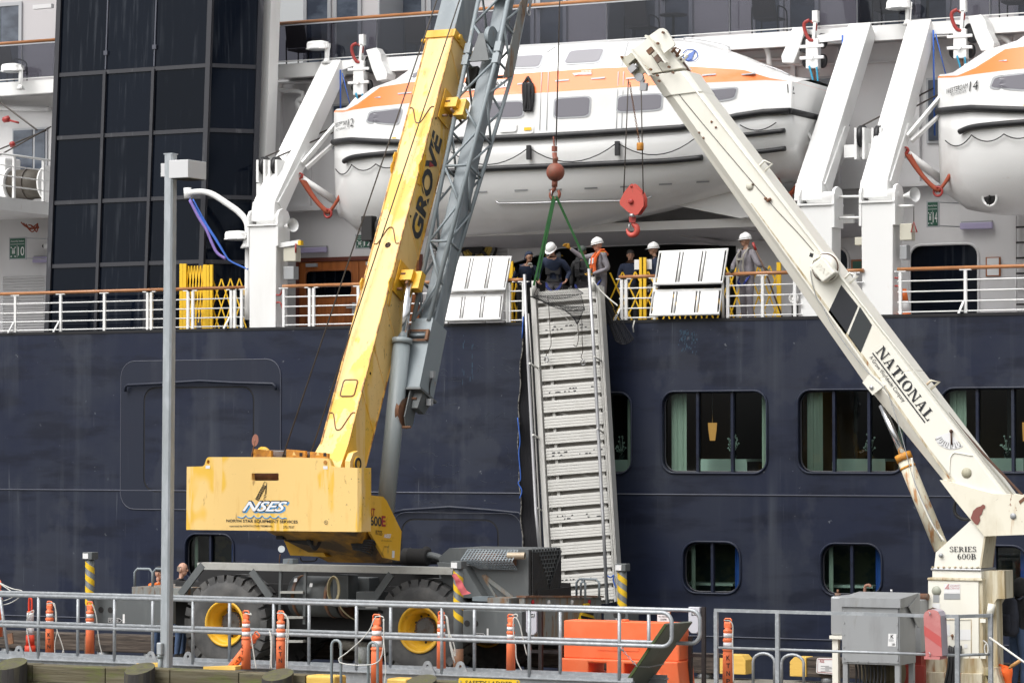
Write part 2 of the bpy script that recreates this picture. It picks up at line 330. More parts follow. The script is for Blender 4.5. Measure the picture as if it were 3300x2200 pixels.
for k, (a, b, c, d, r, n) in enumerate(wins):
 fr = MB(); fr.tube([V((x, YS - .012, z)) for x, z in rrect(a - .015, b - .015, c + .015, d + .015, r + .015)], .024, 6, closed=True)
 w = obj('window', fr, M['navy'], ship)
 inner = MB(); inner.tube([V((x, YS + .10, z)) for x, z in rrect(a + .015, b + .015, c - .015, d - .015, r)], .02, 6, closed=True); obj('window_rim', inner, M['mull'], w)
 for i in range(n):
  x0 = a + (c - a) * i / n; x1 = a + (c - a) * (i + 1) / n
  g = MB(); lp = [(x, z) for x, z in rrect(a, b, c, d, r)]
  q = []
  for j in range(len(lp)):
   p0, p1 = lp[j], lp[(j + 1) % len(lp)]; ts = [0]
   for xx in (x0, x1):
    if (p0[0] - xx) * (p1[0] - xx) < 0: ts.append((xx - p0[0]) / (p1[0] - p0[0]))
   for t in sorted(ts):
    x, z = p0[0] + (p1[0] - p0[0]) * t, p0[1] + (p1[1] - p0[1]) * t
    if x0 - 1e-6 <= x <= x1 + 1e-6: q.append((x, z))
  g.add([V((x, YS + .105, z)) for x, z in q], [tuple(range(len(q)))]); obj('pane', g, M['glass'], w)
  if i: obj('mullion', MB().box((x0 - .028, YS + .03, b), (x0 + .028, YS + .13, d)), M['navy'], w)
 if k < 4:   # curtains gathered at each side
  for xa, xb in ((a + .07, a + .42), (c - .22, c - .05)):
   cu = MB(); nn = 26; rows = []
   for z in (b - .05, d + .05):
    rows.append([V((xa + (xb - xa) * i / nn, YS + .30 + .035 * math.sin(i * 1.9) + .015 * math.sin(i * .7), z)) for i in range(nn + 1)])
   cu.loft(rows, closed=False, caps=False); obj('curtain', cu, M['curtain'], w)
 else:
  for xa, xb, m in ((a + .06, a + .16, M['curtain']), (c - .22, c - .10, M['blue'])):
   cu = MB(); cu.loft([[V((xa + (xb - xa) * i / 12, YS + .28 + .03 * math.sin(i * 2), z)) for i in range(13)] for z in (b - .02, d + .02)], closed=False, caps=False); obj('curtain', cu, m, w)
zu0, zu1 = wins[1][1] - .75, wins[1][3] + .35
zl0, zl1 = wins[5][1] - .55, wins[5][3] + .3
M['olive'] = mat('crew_room_panel', (0.20, 0.22, 0.16), 0.7, layers=[((0.07, 0.12, 0.13), (1.1, 1, 1.4), 0.47, 0.53, 0.9)])
for nm, z0, z1, back, dp in (('dining_room', zu0, zu1, 'brown', 3.0), ('crew_room', zl0, zl1, 'olive', 1.7)):
 b = MB(); b.m = 0
 b.box((XL + 2, YS + .145, z0 - .1), (XR - 2, YS + dp + .2, z0)); b.box((XL + 2, YS + .145, z1), (XR - 2, YS + dp + .2, z1 + .1)); b.box((XL + 2, YS + dp, z0), (XR - 2, YS + dp + .1, z1))
 obj(nm, b, M[back], ship)
for x in (-46, -36, -27.6, -24.9, -22.2, -19):
 slab('partition', (x, YS + .8, zu0), (x + .08, YS + 2.9, zu1), M['dark'])
pend = None
for i, (u, tl) in enumerate([(1990, 0), (2350, 1), (2790, 1), (3230, 1)]):
 w = wins[i]; z0 = w[1] + .24; c = P(u, 1500, YS + .8)
 t = thing('dining_table', ['dining table under pale green linen behind the window beside the gangway', 'linen covered dining table behind the three pane window right of the gangway', 'linen covered dining table behind the window crossed by the cream boom', 'linen covered dining table behind the rightmost upper window'][i], 'table', (c.x, c.y, zu0), 'dining tables behind the windows')
 tb = MB(); tb.box((c.x - .55, c.y - .4, z0 - .02), (c.x + .55, c.y + .4, z0 + .03)); obj('tablecloth', tb, M['cloth'], t)
 tb = MB(); tb.box((c.x - .56, c.y - .405, z0 - .32), (c.x + .56, c.y - .385, z0 - .02)); tb.box((c.x - .56, c.y - .38, z0 - .32), (c.x - .54, c.y + .4, z0 - .02)); obj('cloth_drop', tb, M['cloth'], t)
 tb = MB(); tb.cyl((c.x, c.y, zu0), (c.x, c.y, z0 - .03), .06); obj('pedestal', tb, M['dark'], t)
 fl = thing('flower_vase', ['glass vase with a flower sprig on the table beside the gangway', 'glass vase with white orchid on the table right of the gangway', 'glass vase with a green sprig behind the cream boom', 'round glass vase with tall sprig on the rightmost table'][i], 'vase', (c.x + .1, c.y, z0 + .03), 'vases on the dining tables')
 vb = MB(); vb.lathe([(.03, 0), (.07, .05), (.07, .12), (.04, .17)], (c.x + .1, c.y, z0 + .03), n=10); obj('vase', vb, M['glass'], fl)
 lb = MB()
 for k in range(16):
  p = V((c.x + .1 + random.uniform(-.12, .12), c.y + random.uniform(-.08, .08), z0 + .2 + random.uniform(0, .32))); lb.ball(p, .022, n=6, m=4)
  lb.tube([(c.x + .1, c.y, z0 + .15), p], .004, 4)
 obj('blossom', lb, M['cloth'], fl)
 if i:
  p = P([0, 2296, 2790, 3296][i], 1385, YS + 1.6)
  l = thing('pendant_lamp', ['', 'lit amber pendant lamp behind the three pane window right of the gangway', 'lit amber pendant lamp half hidden by the cream boom', 'lit amber pendant lamp behind the rightmost upper window'][i], 'lamp', p, 'pendant lamps in the dining room')
  lb = MB(); lb.lathe([(.055, -.22), (.085, .0), (.095, .15)], p, n=14); obj('lamp_shade', lb, M['lamp'], l)
  lb = MB(); lb.cyl(p + V((0, 0, .15)), (p.x, p.y, zu1), .008, n=6); obj('cord', lb, M['steel'], l)
for i, u in enumerate((2290, 2735)):
 c = P(u, 1860, YS + .8); z = wins[5 + i][1] + .12
 t = thing('work_bench', ['pale work bench behind the lower window nearest the gangway', 'pale work bench behind the lower window above the grey cabinets'][i], 'bench', (c.x, c.y, zl0))
 obj('bench_top', MB().box((c.x - .6, c.y - .25, z), (c.x + .6, c.y + .3, z + .05)), M['cloth'], t); obj('bench_leg', MB().box((c.x - .5, c.y, zl0), (c.x - .45, c.y + .05, z)), M['dark'], t); obj('bench_leg', MB().box((c.x + .45, c.y, zl0), (c.x + .5, c.y + .05, z)), M['dark'], t)
# ---- promenade bulkhead with door and window openings
zf = P(1650, 205, YB).z
def wrect(u0, v0, u1, v1): return prect(u0, v0, u1, v1, YW)
bigw = wrect(2932, 787, 3154, 1010); smallw = wrect(2650, 798, 2735, 1010); doorw = wrect(955, 826, 1362, 1075); lob = wrect(1640, 800, 2372, 1060)
lobp = [(lob[0], ZD), (lob[2], ZD), (lob[2], lob[3] - .02), (P(2170, 786, YW).x, P(2170, 786, YW).z), (P(1800, 800, YW).x, P(1800, 800, YW).z), (P(1640, 850, YW).x, P(1640, 850, YW).z)]
upw1 = wrect(2640, 240, 2905, 330)
b = MB(); b.plate([(XL, ZD), (XR, ZD), (XR, zf + .35), (XL, zf + .35)], [rrect(bigw[0], ZD + .15, bigw[2], bigw[3], .25), rrect(smallw[0], ZD + .15, smallw[2], smallw[3], .25), [(doorw[0], ZD + .02), (doorw[2], ZD + .02), (doorw[2], doorw[3]), (doorw[0], doorw[3])], [(p[0], max(p[1], ZD + .02)) for p in lobp]], mpS(YW), .12)
obj('promenade_bulkhead', b, M['white2'], ship)
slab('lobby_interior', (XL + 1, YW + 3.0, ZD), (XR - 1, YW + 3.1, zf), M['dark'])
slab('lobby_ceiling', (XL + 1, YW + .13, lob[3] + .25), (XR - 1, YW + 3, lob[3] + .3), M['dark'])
for r in (bigw, smallw):
 fr = MB(); fr.tube([V((x, YW - .01, z)) for x, z in rrect(r[0], ZD + .15, r[2], r[3], .25)], .03, 6, closed=True); w = obj('window', fr, M['white2'], ship)
 g = MB(); g.add([V((x, YW + .06, z)) for x, z in rrect(r[0], ZD + .15, r[2], r[3], .25)], [tuple(range(24))]); obj('pane', g, M['darkgl'], w)
dx0, dx1 = doorw[0], doorw[2]; dt = doorw[3]; xm = (dx0 + dx1) / 2
d0 = MB(); d0.box((dx0, YW - .03, ZD), (dx0 + .08, YW + .1, dt)); d0.box((dx1 - .08, YW - .03, ZD), (dx1, YW + .1, dt)); d0.box((dx0 + .08, YW - .03, dt - .09), (dx1 - .08, YW + .1, dt)); df = obj('door_frame', d0, mat('dark_red_wood', (0.12, 0.03, 0.018), 0.5), ship)
for xa, xb in ((dx0 + .08, xm - .01), (xm + .01, dx1 - .08)):
 zz = ZD + .05; wz0, wz1 = ZD + 1.0, dt - .30
 k = MB(); k.plate([(xa, zz), (xb, zz), (xb, dt - .1), (xa, dt - .1)], [rrect(xa + .17, wz0, xb - .17, wz1, .12), ], mpS(YW + .0), .06); dd = obj('wooden_door', k, M['door'], ship)
 nb = 9
 for i in range(nb):
  x0 = xa + .01 + (xb - xa - .02) * i / nb; obj('board', MB().box((x0 + .006, YW - .016, zz + .03), (x0 + (xb - xa - .02) / nb - .006, YW - .001, wz0 - .12)), M['door'], dd)
 g = MB(); g.add([V((x, YW + .04, z)) for x, z in rrect(xa + .16, wz0 - .01, xb - .16, wz1 + .01, .12)], [tuple(range(24))]); obj('pane', g, M['darkgl'], dd)
 g = MB(); g.tube([V((x, YW - .004, z)) for x, z in rrect(xa + .165, wz0, xb - .165, wz1, .12)], .02, 6, closed=True); obj('pane_trim', g, M['door'], dd)
 obj('door_closer', MB().box((xa + .2, YW - .05, dt - .21), (xa + .5, YW - .001, dt - .13)), M['alu'], dd)
h = MB(); h.box((xm - .16, YW - .03, ZD + .55), (xm - .08, YW - .002, ZD + .85)); h.box((xm - .30, YW - .07, ZD + .72), (xm - .1, YW - .04, ZD + .755)); obj('door_handle', h, M['alu'], df)
def louvre(u0, v0, u1, v1, n, y, cut=0):
 a, b0, c, d = prect(u0, v0, u1, v1, y); b0 = max(b0, ZD + .05)
 fr = MB(); fr.box((a, y - .02, b0), (a + .03, y - .003, d)); fr.box((c - .03, y - .02, b0), (c, y - .003, d)); fr.box((a + .03, y - .02, d - .03), (c - .03, y - .003, d)); l = obj('louvre_frame', fr, M['white2'], ship)
 for i in range(n):
  z = b0 + (d - b0 - .03) * (i + .5) / n; q = MB(); q.hexa([(a + .03, y - .045, z - .02), (c - .03, y - .045, z - .02), (c - .03, y - .004, z + .02), (a + .03, y - .004, z + .02), (a + .03, y - .045, z - .008), (c - .03, y - .045, z - .008), (c - .03, y - .004, z + .032), (a + .03, y - .004, z + .032)]); obj('slat', q, M['white2'], l)
louvre(8, 885, 148, 1068, 20, YW - .6); louvre(1378, 786, 1470, 862, 8, YW); louvre(1560, 760, 1640, 900, 12, YW)
slab('side_bulkhead', (XL, YW - .6, ZD), (P(158, 900, YW - .6).x, YW - .5, P(50, 680, YW - .6).z), M['white2'])
# ---- low soffit over the promenade: white edge, sloping underside
e0 = P(1380, 760, YE); e1 = P(2750, 712, YE); zt2 = P(1650, 730, YE).z; zb2 = P(1650, 757, YE).z
slab('soffit_edge', (e0.x, YE, zb2), (e1.x, YE + .08, zt2), M['white'])
zw2 = P(2000, 790, YW).z
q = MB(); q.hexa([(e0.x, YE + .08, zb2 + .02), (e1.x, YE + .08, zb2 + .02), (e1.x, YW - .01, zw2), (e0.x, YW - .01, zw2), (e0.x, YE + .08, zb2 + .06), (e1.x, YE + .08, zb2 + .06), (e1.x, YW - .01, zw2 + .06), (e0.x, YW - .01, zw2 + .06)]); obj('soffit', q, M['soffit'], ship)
q = MB()
for u in (2020, 2330):
 q.hexa([P(u, 735, YE + .3), P(u + 30, 735, YE + .3), P(u + 330, 792, YW - .3), P(u + 300, 792, YW - .3), P(u, 725, YE + .3), P(u + 30, 725, YE + .3), P(u + 330, 782, YW - .3), P(u + 300, 782, YW - .3)])
obj('soffit_web', q, M['soffit'], ship)
# ---- balcony deck: slab, fascia, glass, teak rail, cabin wall
zfb, zft = zf, P(1650, 205 - 46, YB).z; zg0 = P(877, 199, YB).z; zgr = P(880, 78, YB).z
xbl, xcol0, xcol1 = XL, P(846, 300, YB).x, P(880, 300, YB).x
xtl = P(183, 280, YB).x
YC = YB + 1.5
for xa, xb in ((XL, xtl), (xcol1, XR)):
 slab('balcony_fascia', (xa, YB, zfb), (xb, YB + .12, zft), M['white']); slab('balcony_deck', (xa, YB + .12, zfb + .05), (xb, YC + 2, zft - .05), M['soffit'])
 slab('balcony_curb', (xa, YB - .03, zft + .05), (xb, YB + .05, zg0 - .01), M['white'])
 q = MB(); q.tube([(xa, YB, zgr), (xb, YB, zgr)], .04, 8); obj('teak_handrail', q, M['teak'], ship)
 q = MB(); q.box((xa, YB - .02, zgr - .07), (xb, YB + .02, zgr - .04)); obj('rail_channel', q, M['alu'], ship)
 slab('cabin_bulkhead', (xa, YC, zft), (xb, YC + .1, zgr + 3), M['cab'])
q = MB(); c0 = P(806, 1050, YS + 1.65); c1 = P(838, 1050, YS + 1.65); q.hexa([c0, c1, c1 + V((0, .4, 0)), c0 + V((0, .4, 0))] + [p + V((0, .06 * (zgr + 3 - c0.z), zgr + 3 - c0.z)) for p in (c0, c1, c1 + V((0, .4, 0)), c0 + V((0, .4, 0)))]); obj('white_column', q, M['white'], ship)
joints = [-400, -150, 60, 180]
def glass_run(us):
 for a, b in zip(us[:-1], us[1:]):
  xa, xb = P(a, 150, YB).x + .012, P(b, 150, YB).x - .012
  g = MB(); g.box((xa, YB - .006, zg0), (xb, YB + .006, zgr - .07)); obj('glass_panel', g, M['balgl'], ship)
glass_run([-400, -150, 70, 183]); glass_run([881, 1214, 1560, 1955, 2350, 2762, 3190, 3600])
gi = 0
for k, u in enumerate([-150, 881, 1214, 1560, 1955, 2350, 2762, 3190, 3600]):
 if k in (2, 4, 6, 8): slab('cabin_divider', (P(u, 100, YB + .3).x, YB + .35, zft), (P(u, 100, YB + .3).x + .04, YC - .01, zgr + 2.2), M['alu'])
 q = MB(); q.box((P(u, 100, YB).x - .02, YB + .02, zg0 - .05), (P(u, 100, YB).x + .02, YB + .05, zgr - .07)); obj('glass_post', q, M['alu'], ship)
 if u == 3600: continue
 x0 = P(u, 100, YC).x + (.25 if u != 881 else .55)
 for j, (dxa, dxb) in enumerate(((.30, 1.05), (1.12, 1.87))):
  if u == -150 and j == 1: pass
  z0, z1 = zft + .12, zgr + 1.25
  q = MB(); q.plate([(x0 + dxa, z0), (x0 + dxb, z0), (x0 + dxb, z1), (x0 + dxa, z1)], [[(x0 + dxa + .09, z0 + .09), (x0 + dxb - .09, z0 + .09), (x0 + dxb - .09, z1 - .09), (x0 + dxa + .09, z1 - .09)]], mpS(YC - .05), .045); d = obj('cabin_door', q, M['alu'], ship)
  obj('pane', MB().box((x0 + dxa + .085, YC - .03, z0 + .085), (x0 + dxb - .085, YC - .012, z1 - .085)), M['cabgl'], d)
  if j: obj('door_handle', MB().box((x0 + dxa + .02, YC - .10, z0 + .95), (x0 + dxa + .16, YC - .07, z0 + .98)), M['dark'], d)
def chair(u, v, flip, lab):
 p = P(u, v, YB + .75); x, y, z = p.x, p.y, zft
 t = thing('balcony_chair', lab, 'chair', (x, y, z), 'chairs on the balconies')
 obj('backrest', MB().hexa([(x - .27, y + .05 - .16 * flip, z + .45), (x + .27, y + .05 - .16 * flip, z + .45), (x + .27, y + .09 - .16 * flip, z + .45), (x - .27, y + .09 - .16 * flip, z + .45), (x - .25, y - .05 - .2 * flip, z + 1.02), (x + .25, y - .05 - .2 * flip, z + 1.02), (x + .25, y - .01 - .2 * flip, z + 1.02), (x - .25, y - .01 - .2 * flip, z + 1.02)]), M['mesh'], t)
 obj('seat', MB().box((x - .27, y - .1, z + .40), (x + .27, y + .42, z + .44)), M['mesh'], t)
 for sx in (-.3, .3):
  obj('armrest', MB().tube(catmull([(x + sx, y - .08, z), (x + sx, y - .1, z + .55), (x + sx, y - .04, z + .66), (x + sx, y + .34, z + .64), (x + sx, y + .44, z + .5), (x + sx, y + .44, z)], 4), .016, 6), M['dark'], t)
for u, v, lab in [(965, 190, 'dark mesh chair on the balcony beside the glass tower'), (1350, 165, 'dark mesh chair behind balcony glass left of the yellow boom'), (2058, 120, 'dark mesh chair behind balcony glass above the large lifeboat'), (2470, 95, 'dark mesh chair behind balcony glass right of the cream boom tip'), (2860, 70, 'dark mesh chair behind balcony glass between the two davit arms'), (3270, 40, 'rightmost dark mesh chair behind the balcony glass'), (20, 250, 'dark mesh chair on the balcony left of the glass tower')]:
 chair(u, v, 1, lab)
for i, u in enumerate((1480, 2170, 2990)):
 p = P(u, 150, YB + .8); t = thing('balcony_table', ['round dark table on the balcony behind the grey boom', 'round dark table on the balcony above the cream boom tip', 'round dark table on the balcony behind the floodlight'][i], 'table', (p.x, p.y, zft), 'balcony tables')
 obj('table_top', MB().cyl((p.x, p.y, zft + .62), (p.x, p.y, zft + .65), .3), M['mesh'], t); obj('leg', MB().cyl((p.x, p.y, zft), (p.x, p.y, zft + .62), .03), M['dark'], t)
# ---- black glass tower with leaning faces
YT = YS + .6; KT = 0.055
def tw(x, z, off=0.0): return V((x, YT + (z - ZT) * KT + off, z))
tx0, txc = P(154, 1060, YT).x, P(647, 600, YT).x
cd = .83
def tc(s, z, off=0.0):   # along the 45 degree chamfer
 return V((txc + cd * s + off * -.7, YT + (z - ZT) * KT + cd * s + off * .7, z))
ztop = ZT + 10
rows = [P(650, v, YT + .3).z for v in (1085, 845, 636, 421, 212)] + [ztop]
rows[0] = ZD
colsx = [P(u, 600, YT + .1).x for u in (170, 321, 478)] + [txc]; colsx[0] = tx0
tower = obj('glass_tower', MB().hexa([tw(tx0, ZD, .06), tw(txc, ZD, .06), tc(1, ZD, .06), V((tx0, tc(1, ZD).y + .3, ZD)), tw(tx0, ztop, .06), tw(txc, ztop, .06), tc(1, ztop, .06), V((tx0, tc(1, ztop).y + .3, ztop))]), M['mull'], ship)
for r in range(5):
 z0, z1 = rows[r] + .045, rows[r + 1] - .045
 for c in range(3):
  x0, x1 = colsx[c] + .035, colsx[c + 1] - .035
  if r == 4: x0, x1 = colsx[c] + .012, colsx[c + 1] - .012
  obj('pane', MB().hexa([tw(x0, z0, -.0), tw(x1, z0, -.0), tw(x1, z0, .05), tw(x0, z0, .05), tw(x0, z1), tw(x1, z1), tw(x1, z1, .05), tw(x0, z1, .05)]), M['darkgl'], tower)
 obj('pane', MB().hexa([tc(.05, z0, -.0), tc(.93, z0, -.0), tc(.93, z0, .05), tc(.05, z0, .05), tc(.05, z1, -.0), tc(.93, z1, -.0), tc(.93, z1, .05), tc(.05, z1, .05)]), M['darkgl'], tower)
for r in range(1, 5):
 obj('transom', MB().hexa([tw(tx0, rows[r] - .045, -.03), tw(txc, rows[r] - .045, -.03), tw(txc, rows[r] - .045, .04), tw(tx0, rows[r] - .045, .04), tw(tx0, rows[r] + .045, -.03), tw(txc, rows[r] + .045, -.03), tw(txc, rows[r] + .045, .04), tw(tx0, rows[r] + .045, .04)]), M['mull'], tower)
 obj('transom', MB().hexa([tc(0, rows[r] - .045, -.03), tc(.97, rows[r] - .045, -.03), tc(.97, rows[r] - .045, .04), tc(0, rows[r] - .045, .04), tc(0, rows[r] + .045, -.03), tc(.97, rows[r] + .045, -.03), tc(.97, rows[r] + .045, .04), tc(0, rows[r] + .045, .04)]), M['mull'], tower)
for c in range(4):
 ww = (.06, .038, .038, .06)[c]; zt_ = rows[4] if c in (1, 2) else ztop
 q = MB(); q.beam(tw(colsx[c], ZD, -.02), tw(colsx[c], zt_, -.02), ww * 2, .09, up=(0, -1, 0)); obj('mullion', q, M['mull'], tower)
 if c in (1, 2, 3):
  q = MB(); q.beam(tw(colsx[c], rows[4] + .06, -.015), tw(colsx[c], ztop, -.015), .03, .03, up=(0, -1, 0)); zc = rows[4] + .38 + .06 * c
  q.cbox(tw(colsx[c], zc, -.02), .10, .06, .10); obj('clamp_rod', q, M['line'], tower)
q = MB(); q.beam(tc(.97, ZD), tc(.97, ztop), .12, .12, up=(1, -1, 0)); obj('mullion', q, M['mull'], tower)
q = MB(); q.tube([tw(tx0 - .07, ZD, .1), tw(tx0 - .07, ztop, .1)], .045, 8); q.tube([tw(tx0 - .16, ZD + 1.5, .12), tw(tx0 - .16, ztop, .12)], .02, 6); obj('drain_pipe', q, M['white'], tower)
# ================================================================ promenade railings
from mathutils.bvhtree import BVHTree
class Surf:
 fb = None
 def __init__(s, *mbs):
  vs = []; fs = []
  for m in mbs:
   o = len(vs); vs += [tuple(p) for p in m.v]; fs += [tuple(i + o for i in f) for f in m.f]
  s.t = BVHTree.FromPolygons(vs, fs)
 def hit(s, u, v, off=0.012):
  d = ray(u, v).normalized(); loc, nor, i, dist = s.t.ray_cast(CAM, d)
  if loc is None: return s.fb(u, v) if s.fb else None
  if nor.dot(d) > 0: nor = -nor
  return loc + nor * off
def sticker(mb, surf, pts, off=0.012, sub=3, th=0.0):
 q = []
 for i in range(len(pts)):
  a, b = pts[i], pts[(i + 1) % len(pts)]
  for j in range(sub):
   h = surf.hit(a[0] + (b[0] - a[0]) * j / sub, a[1] + (b[1] - a[1]) * j / sub, off)
   if h is not None: q.append(h)
 if len(q) > 2:
  cx = sum(p[0] for p in pts) / len(pts); cy = sum(p[1] for p in pts) / len(pts); full = [surf.hit(pts[i][0] + (pts[(i + 1) % len(pts)][0] - pts[i][0]) * j / sub, pts[i][1] + (pts[(i + 1) % len(pts)][1] - pts[i][1]) * j / sub, off) for i in range(len(pts)) for j in range(sub)]
  inner = []
  for f in (.66, .33):
   inner.append([surf.hit(cx + (pts[i][0] + (pts[(i + 1) % len(pts)][0] - pts[i][0]) * j / sub - cx) * f, cy + (pts[i][1] + (pts[(i + 1) % len(pts)][1] - pts[i][1]) * j / sub - cy) * f, off) for i in range(len(pts)) for j in range(sub)])
  c = surf.hit(cx, cy, off)
  if c is None or any(p is None for r in [full] + inner for p in r): mb.flat(q)
  else:
   n = len(full); base = [p - (c - CAM).normalized() * -th for p in full] if th else []
   fs = [(k * n + i, k * n + (i + 1) % n, (k + 1) * n + (i + 1) % n, (k + 1) * n + i) for k in range(2) for i in range(n)] + [(2 * n + i, 2 * n + (i + 1) % n, 3 * n) for i in range(n)]
   if th: fs += [(i, (i + 1) % n, 3 * n + 1 + (i + 1) % n, 3 * n + 1 + i) for i in range(n)]
   mb.add(full + inner[0] + inner[1] + [c] + base, fs)
 return q
def rpoly(q, r=0.2, n=3):   # round the corners of a pixel quad
 out = []
 for i in range(len(q)):
  p, a, b = V(q[i] + (0,)), V(q[i - 1] + (0,)), V(q[(i + 1) % len(q)] + (0,)); s = p + (a - p) * r; e = p + (b - p) * r
  for j in range(n + 1):
   t = j / n; c = s * (1 - t) ** 2 + p * 2 * t * (1 - t) + e * t * t; out.append((c.x, c.y))
 return out
RH = (.90, .665, .455, .25, .055)
def ship_rail(u0, u1, posts, lab, y=YS + .06, braces=()):
 x0, x1 = P(u0, 1000, y).x, P(u1, 1000, y).x
 t = thing('ship_railing', lab, 'railing', ((x0 + x1) / 2, y, ZT), 'railings along the promenade')
 q = MB(); q.tube([(x0, y, ZT + RH[0]), (x1, y, ZT + RH[0])], .038, 8); obj('handrail', q, M['teak'], t)
 for h in RH[1:]: q = MB(); q.tube([(x0, y, ZT + h), (x1, y, ZT + h)], .016, 6); obj('rail_bar', q, M['white'], t)
 for u in posts:
  x = P(u, 1000, y).x; obj('post', MB().box((x - .03, y - .025, ZT - .02), (x + .03, y + .025, ZT + RH[0] - .035)), M['white'], t)
  obj('rail_saddle', MB().box((x - .12, y - .03, ZT + RH[0] - .05), (x + .12, y + .03, ZT + RH[0] - .03)), M['white'], t)
  if u in braces: q = MB(); q.beam((x - .03, y - .02, ZT + .25), (x - .09, y - .16, ZT), .05, .02); obj('brace', q, M['white'], t)
ship_rail(-420, 786, [-350, -240, -95, 50, 196, 337, 476, 488, 606, 622, 745, 757, 779], 'white railing with teak handrail in front of the glass tower', braces=(50, 196, 745))
ship_rail(911, 1640, [915, 998, 1011, 1155, 1300, 1440, 1560, 1636], 'white railing with teak handrail in front of the wooden doors')
ship_rail(1640, 1692, [1642, 1688], 'short piece of white railing left of the gangway top')
ship_rail(1996, 2120, [2004, 2018, 2110], 'short piece of white railing right of the gangway top', braces=(2004,))
ship_rail(2340, 2585, [2346, 2458, 2562], 'white railing with teak handrail in front of the man with the red tipped pole')
ship_rail(2690, 2784, [2755], 'short white railing between the two davit pillars')
ship_rail(2893, 3900, [2902, 3112, 3330, 3540, 3750], 'white railing with teak handrail right of the twin davits', braces=(3112,))
# ---- stowed boarding panels (two frames of white boards each)
def boards(qs, lab):
 pts = [P(*q[0:2], YS + q[2]) for q in qs[0]]
 t = thing('slatted_panel', lab, 'panel', (pts[3] + pts[2]) / 2, 'white slatted panels hung on the railing')
 for q in qs:
  tl, tr, br, bl = [P(a, b, YS + c) for a, b, c in q]; n = (tr - tl).cross(bl - tl).normalized()
  if n.y > 0: n = -n
  fr = MB(); fr.tube([tl, tr, br, bl], .033, 8, closed=True); f = obj('frame', fr, M['white'], t)
  for k in (1, 2):
   a = L3(tl, tr, k / 3 - .0); b = L3(bl, br, k / 3); q2 = MB(); q2.tube([a, b], .026, 6); obj('frame_bar', q2, M['white'], f)
  for k in range(3):
   s0, s1 = k / 3 + .035, (k + 1) / 3 - .035
   c = [L3(L3(tl, tr, s), L3(bl, br, s), w) for s, w in ((s0, .04), (s1, .04), (s1, .965), (s0, .965))]
   obj('board', MB().prism([p + n * .02 for p in c], n * -.035), M['white'], f)
 q = qs[0]; tr = P(*q[1][:2], YS + q[1][2])
 for side in (0, 1):
  a = P(*qs[0][3 - side][:2], YS + .08); b = V((a.x, YS + .1, ZT)); q3 = MB(); q3.tube([a, b], .03, 6); obj('support_leg', q3, M['white'], t)
boards([[(2126, 813, .12), (2345, 804, .12), (2329, 910, -.10), (2110, 915, -.10)], [(2106, 938, .0), (2326, 933, .0), (2318, 1010, -.17), (2095, 1015, -.17)]], 'white slatted panel on the railing right of the gangway, in front of a helmeted man')
boards([[(1462, 831, .12), (1647, 829, .12), (1629, 932, -.10), (1440, 937, -.10)], [(1434, 955, .0), (1622, 951, .0), (1614, 1027, -.17), (1424, 1031, -.17)]], 'white slatted panel on the railing left of the gangway, behind the grey lattice jib')
# ---- yellow folding gates
def gate(u0, u1, v0, v1, n, y, lab, posts=(), rows=1):
 a = P(u0, v1, y); b = P(u1, v1, y); top = P((u0 + u1) / 2, v0, y).z; bot = max(ZD, ZD); H = top - bot
 t = thing('folding_gate', lab, 'gate', ((a.x + b.x) / 2, y, ZD), 'yellow folding gates on the promenade')
 w = (b.x - a.x) / n
 k = max(1, rows)
 for i in range(-k, n):
  for s in (0, 1):
   xs = a.x + w * i; xe = xs + w * k; z0, z1 = bot, top
   if s: z0, z1 = top, bot
   t0, t1 = 0.0, 1.0
   if xs < a.x: t0 = (a.x - xs) / (xe - xs)
   if xe > b.x: t1 = (b.x - xs) / (xe - xs)
   if t1 - t0 < .05: continue
   p = V((xs + (xe - xs) * t0, y + .012 * s, z0 + (z1 - z0) * t0)); q = V((xs + (xe - xs) * t1, y + .012 * s, z0 + (z1 - z0) * t1))
   m = MB(); m.beam(p, q, .03, .011, up=(0, 1, 0)); obj('slat', m, M['yelgate'], t)
 for up, vt in posts:
  x = P(up, 950, y - .02).x; obj('gate_post', MB().box((x - .045, y - .05, ZD), (x + .045, y - .005, P(up, vt, y).z)), M['yelgate'], t)
 return t
gate(588, 684, 856, 1060, 10, YS + .55, 'folded up yellow gate taller than the railing, beside the lamp post', posts=((586, 850), (596, 850), (662, 853), (672, 854), (681, 853)), rows=2)
gate(684, 800, 898, 1060, 4, YS + .6, 'stretched out yellow gate between the folded gate and the white davit pillar', rows=2)
gate(1655, 1690, 860, 1040, 2, YS + .8, 'narrow yellow gate left of the gangway top', posts=((1648, 842),), rows=2)
gate(1965, 2130, 876, 1035, 4, YS + .8, 'yellow gate with a tall post right of the gangway top', posts=((2068, 830), (2077, 830)), rows=2)
gate(2130, 2340, 930, 1040, 6, YS + .8, 'yellow gate seen below the right slatted panel', rows=1)
gate(2340, 2515, 858, 1025, 5, YS + 1.1, 'yellow gate behind the man with the red tipped pole', posts=((2511, 845),), rows=2)
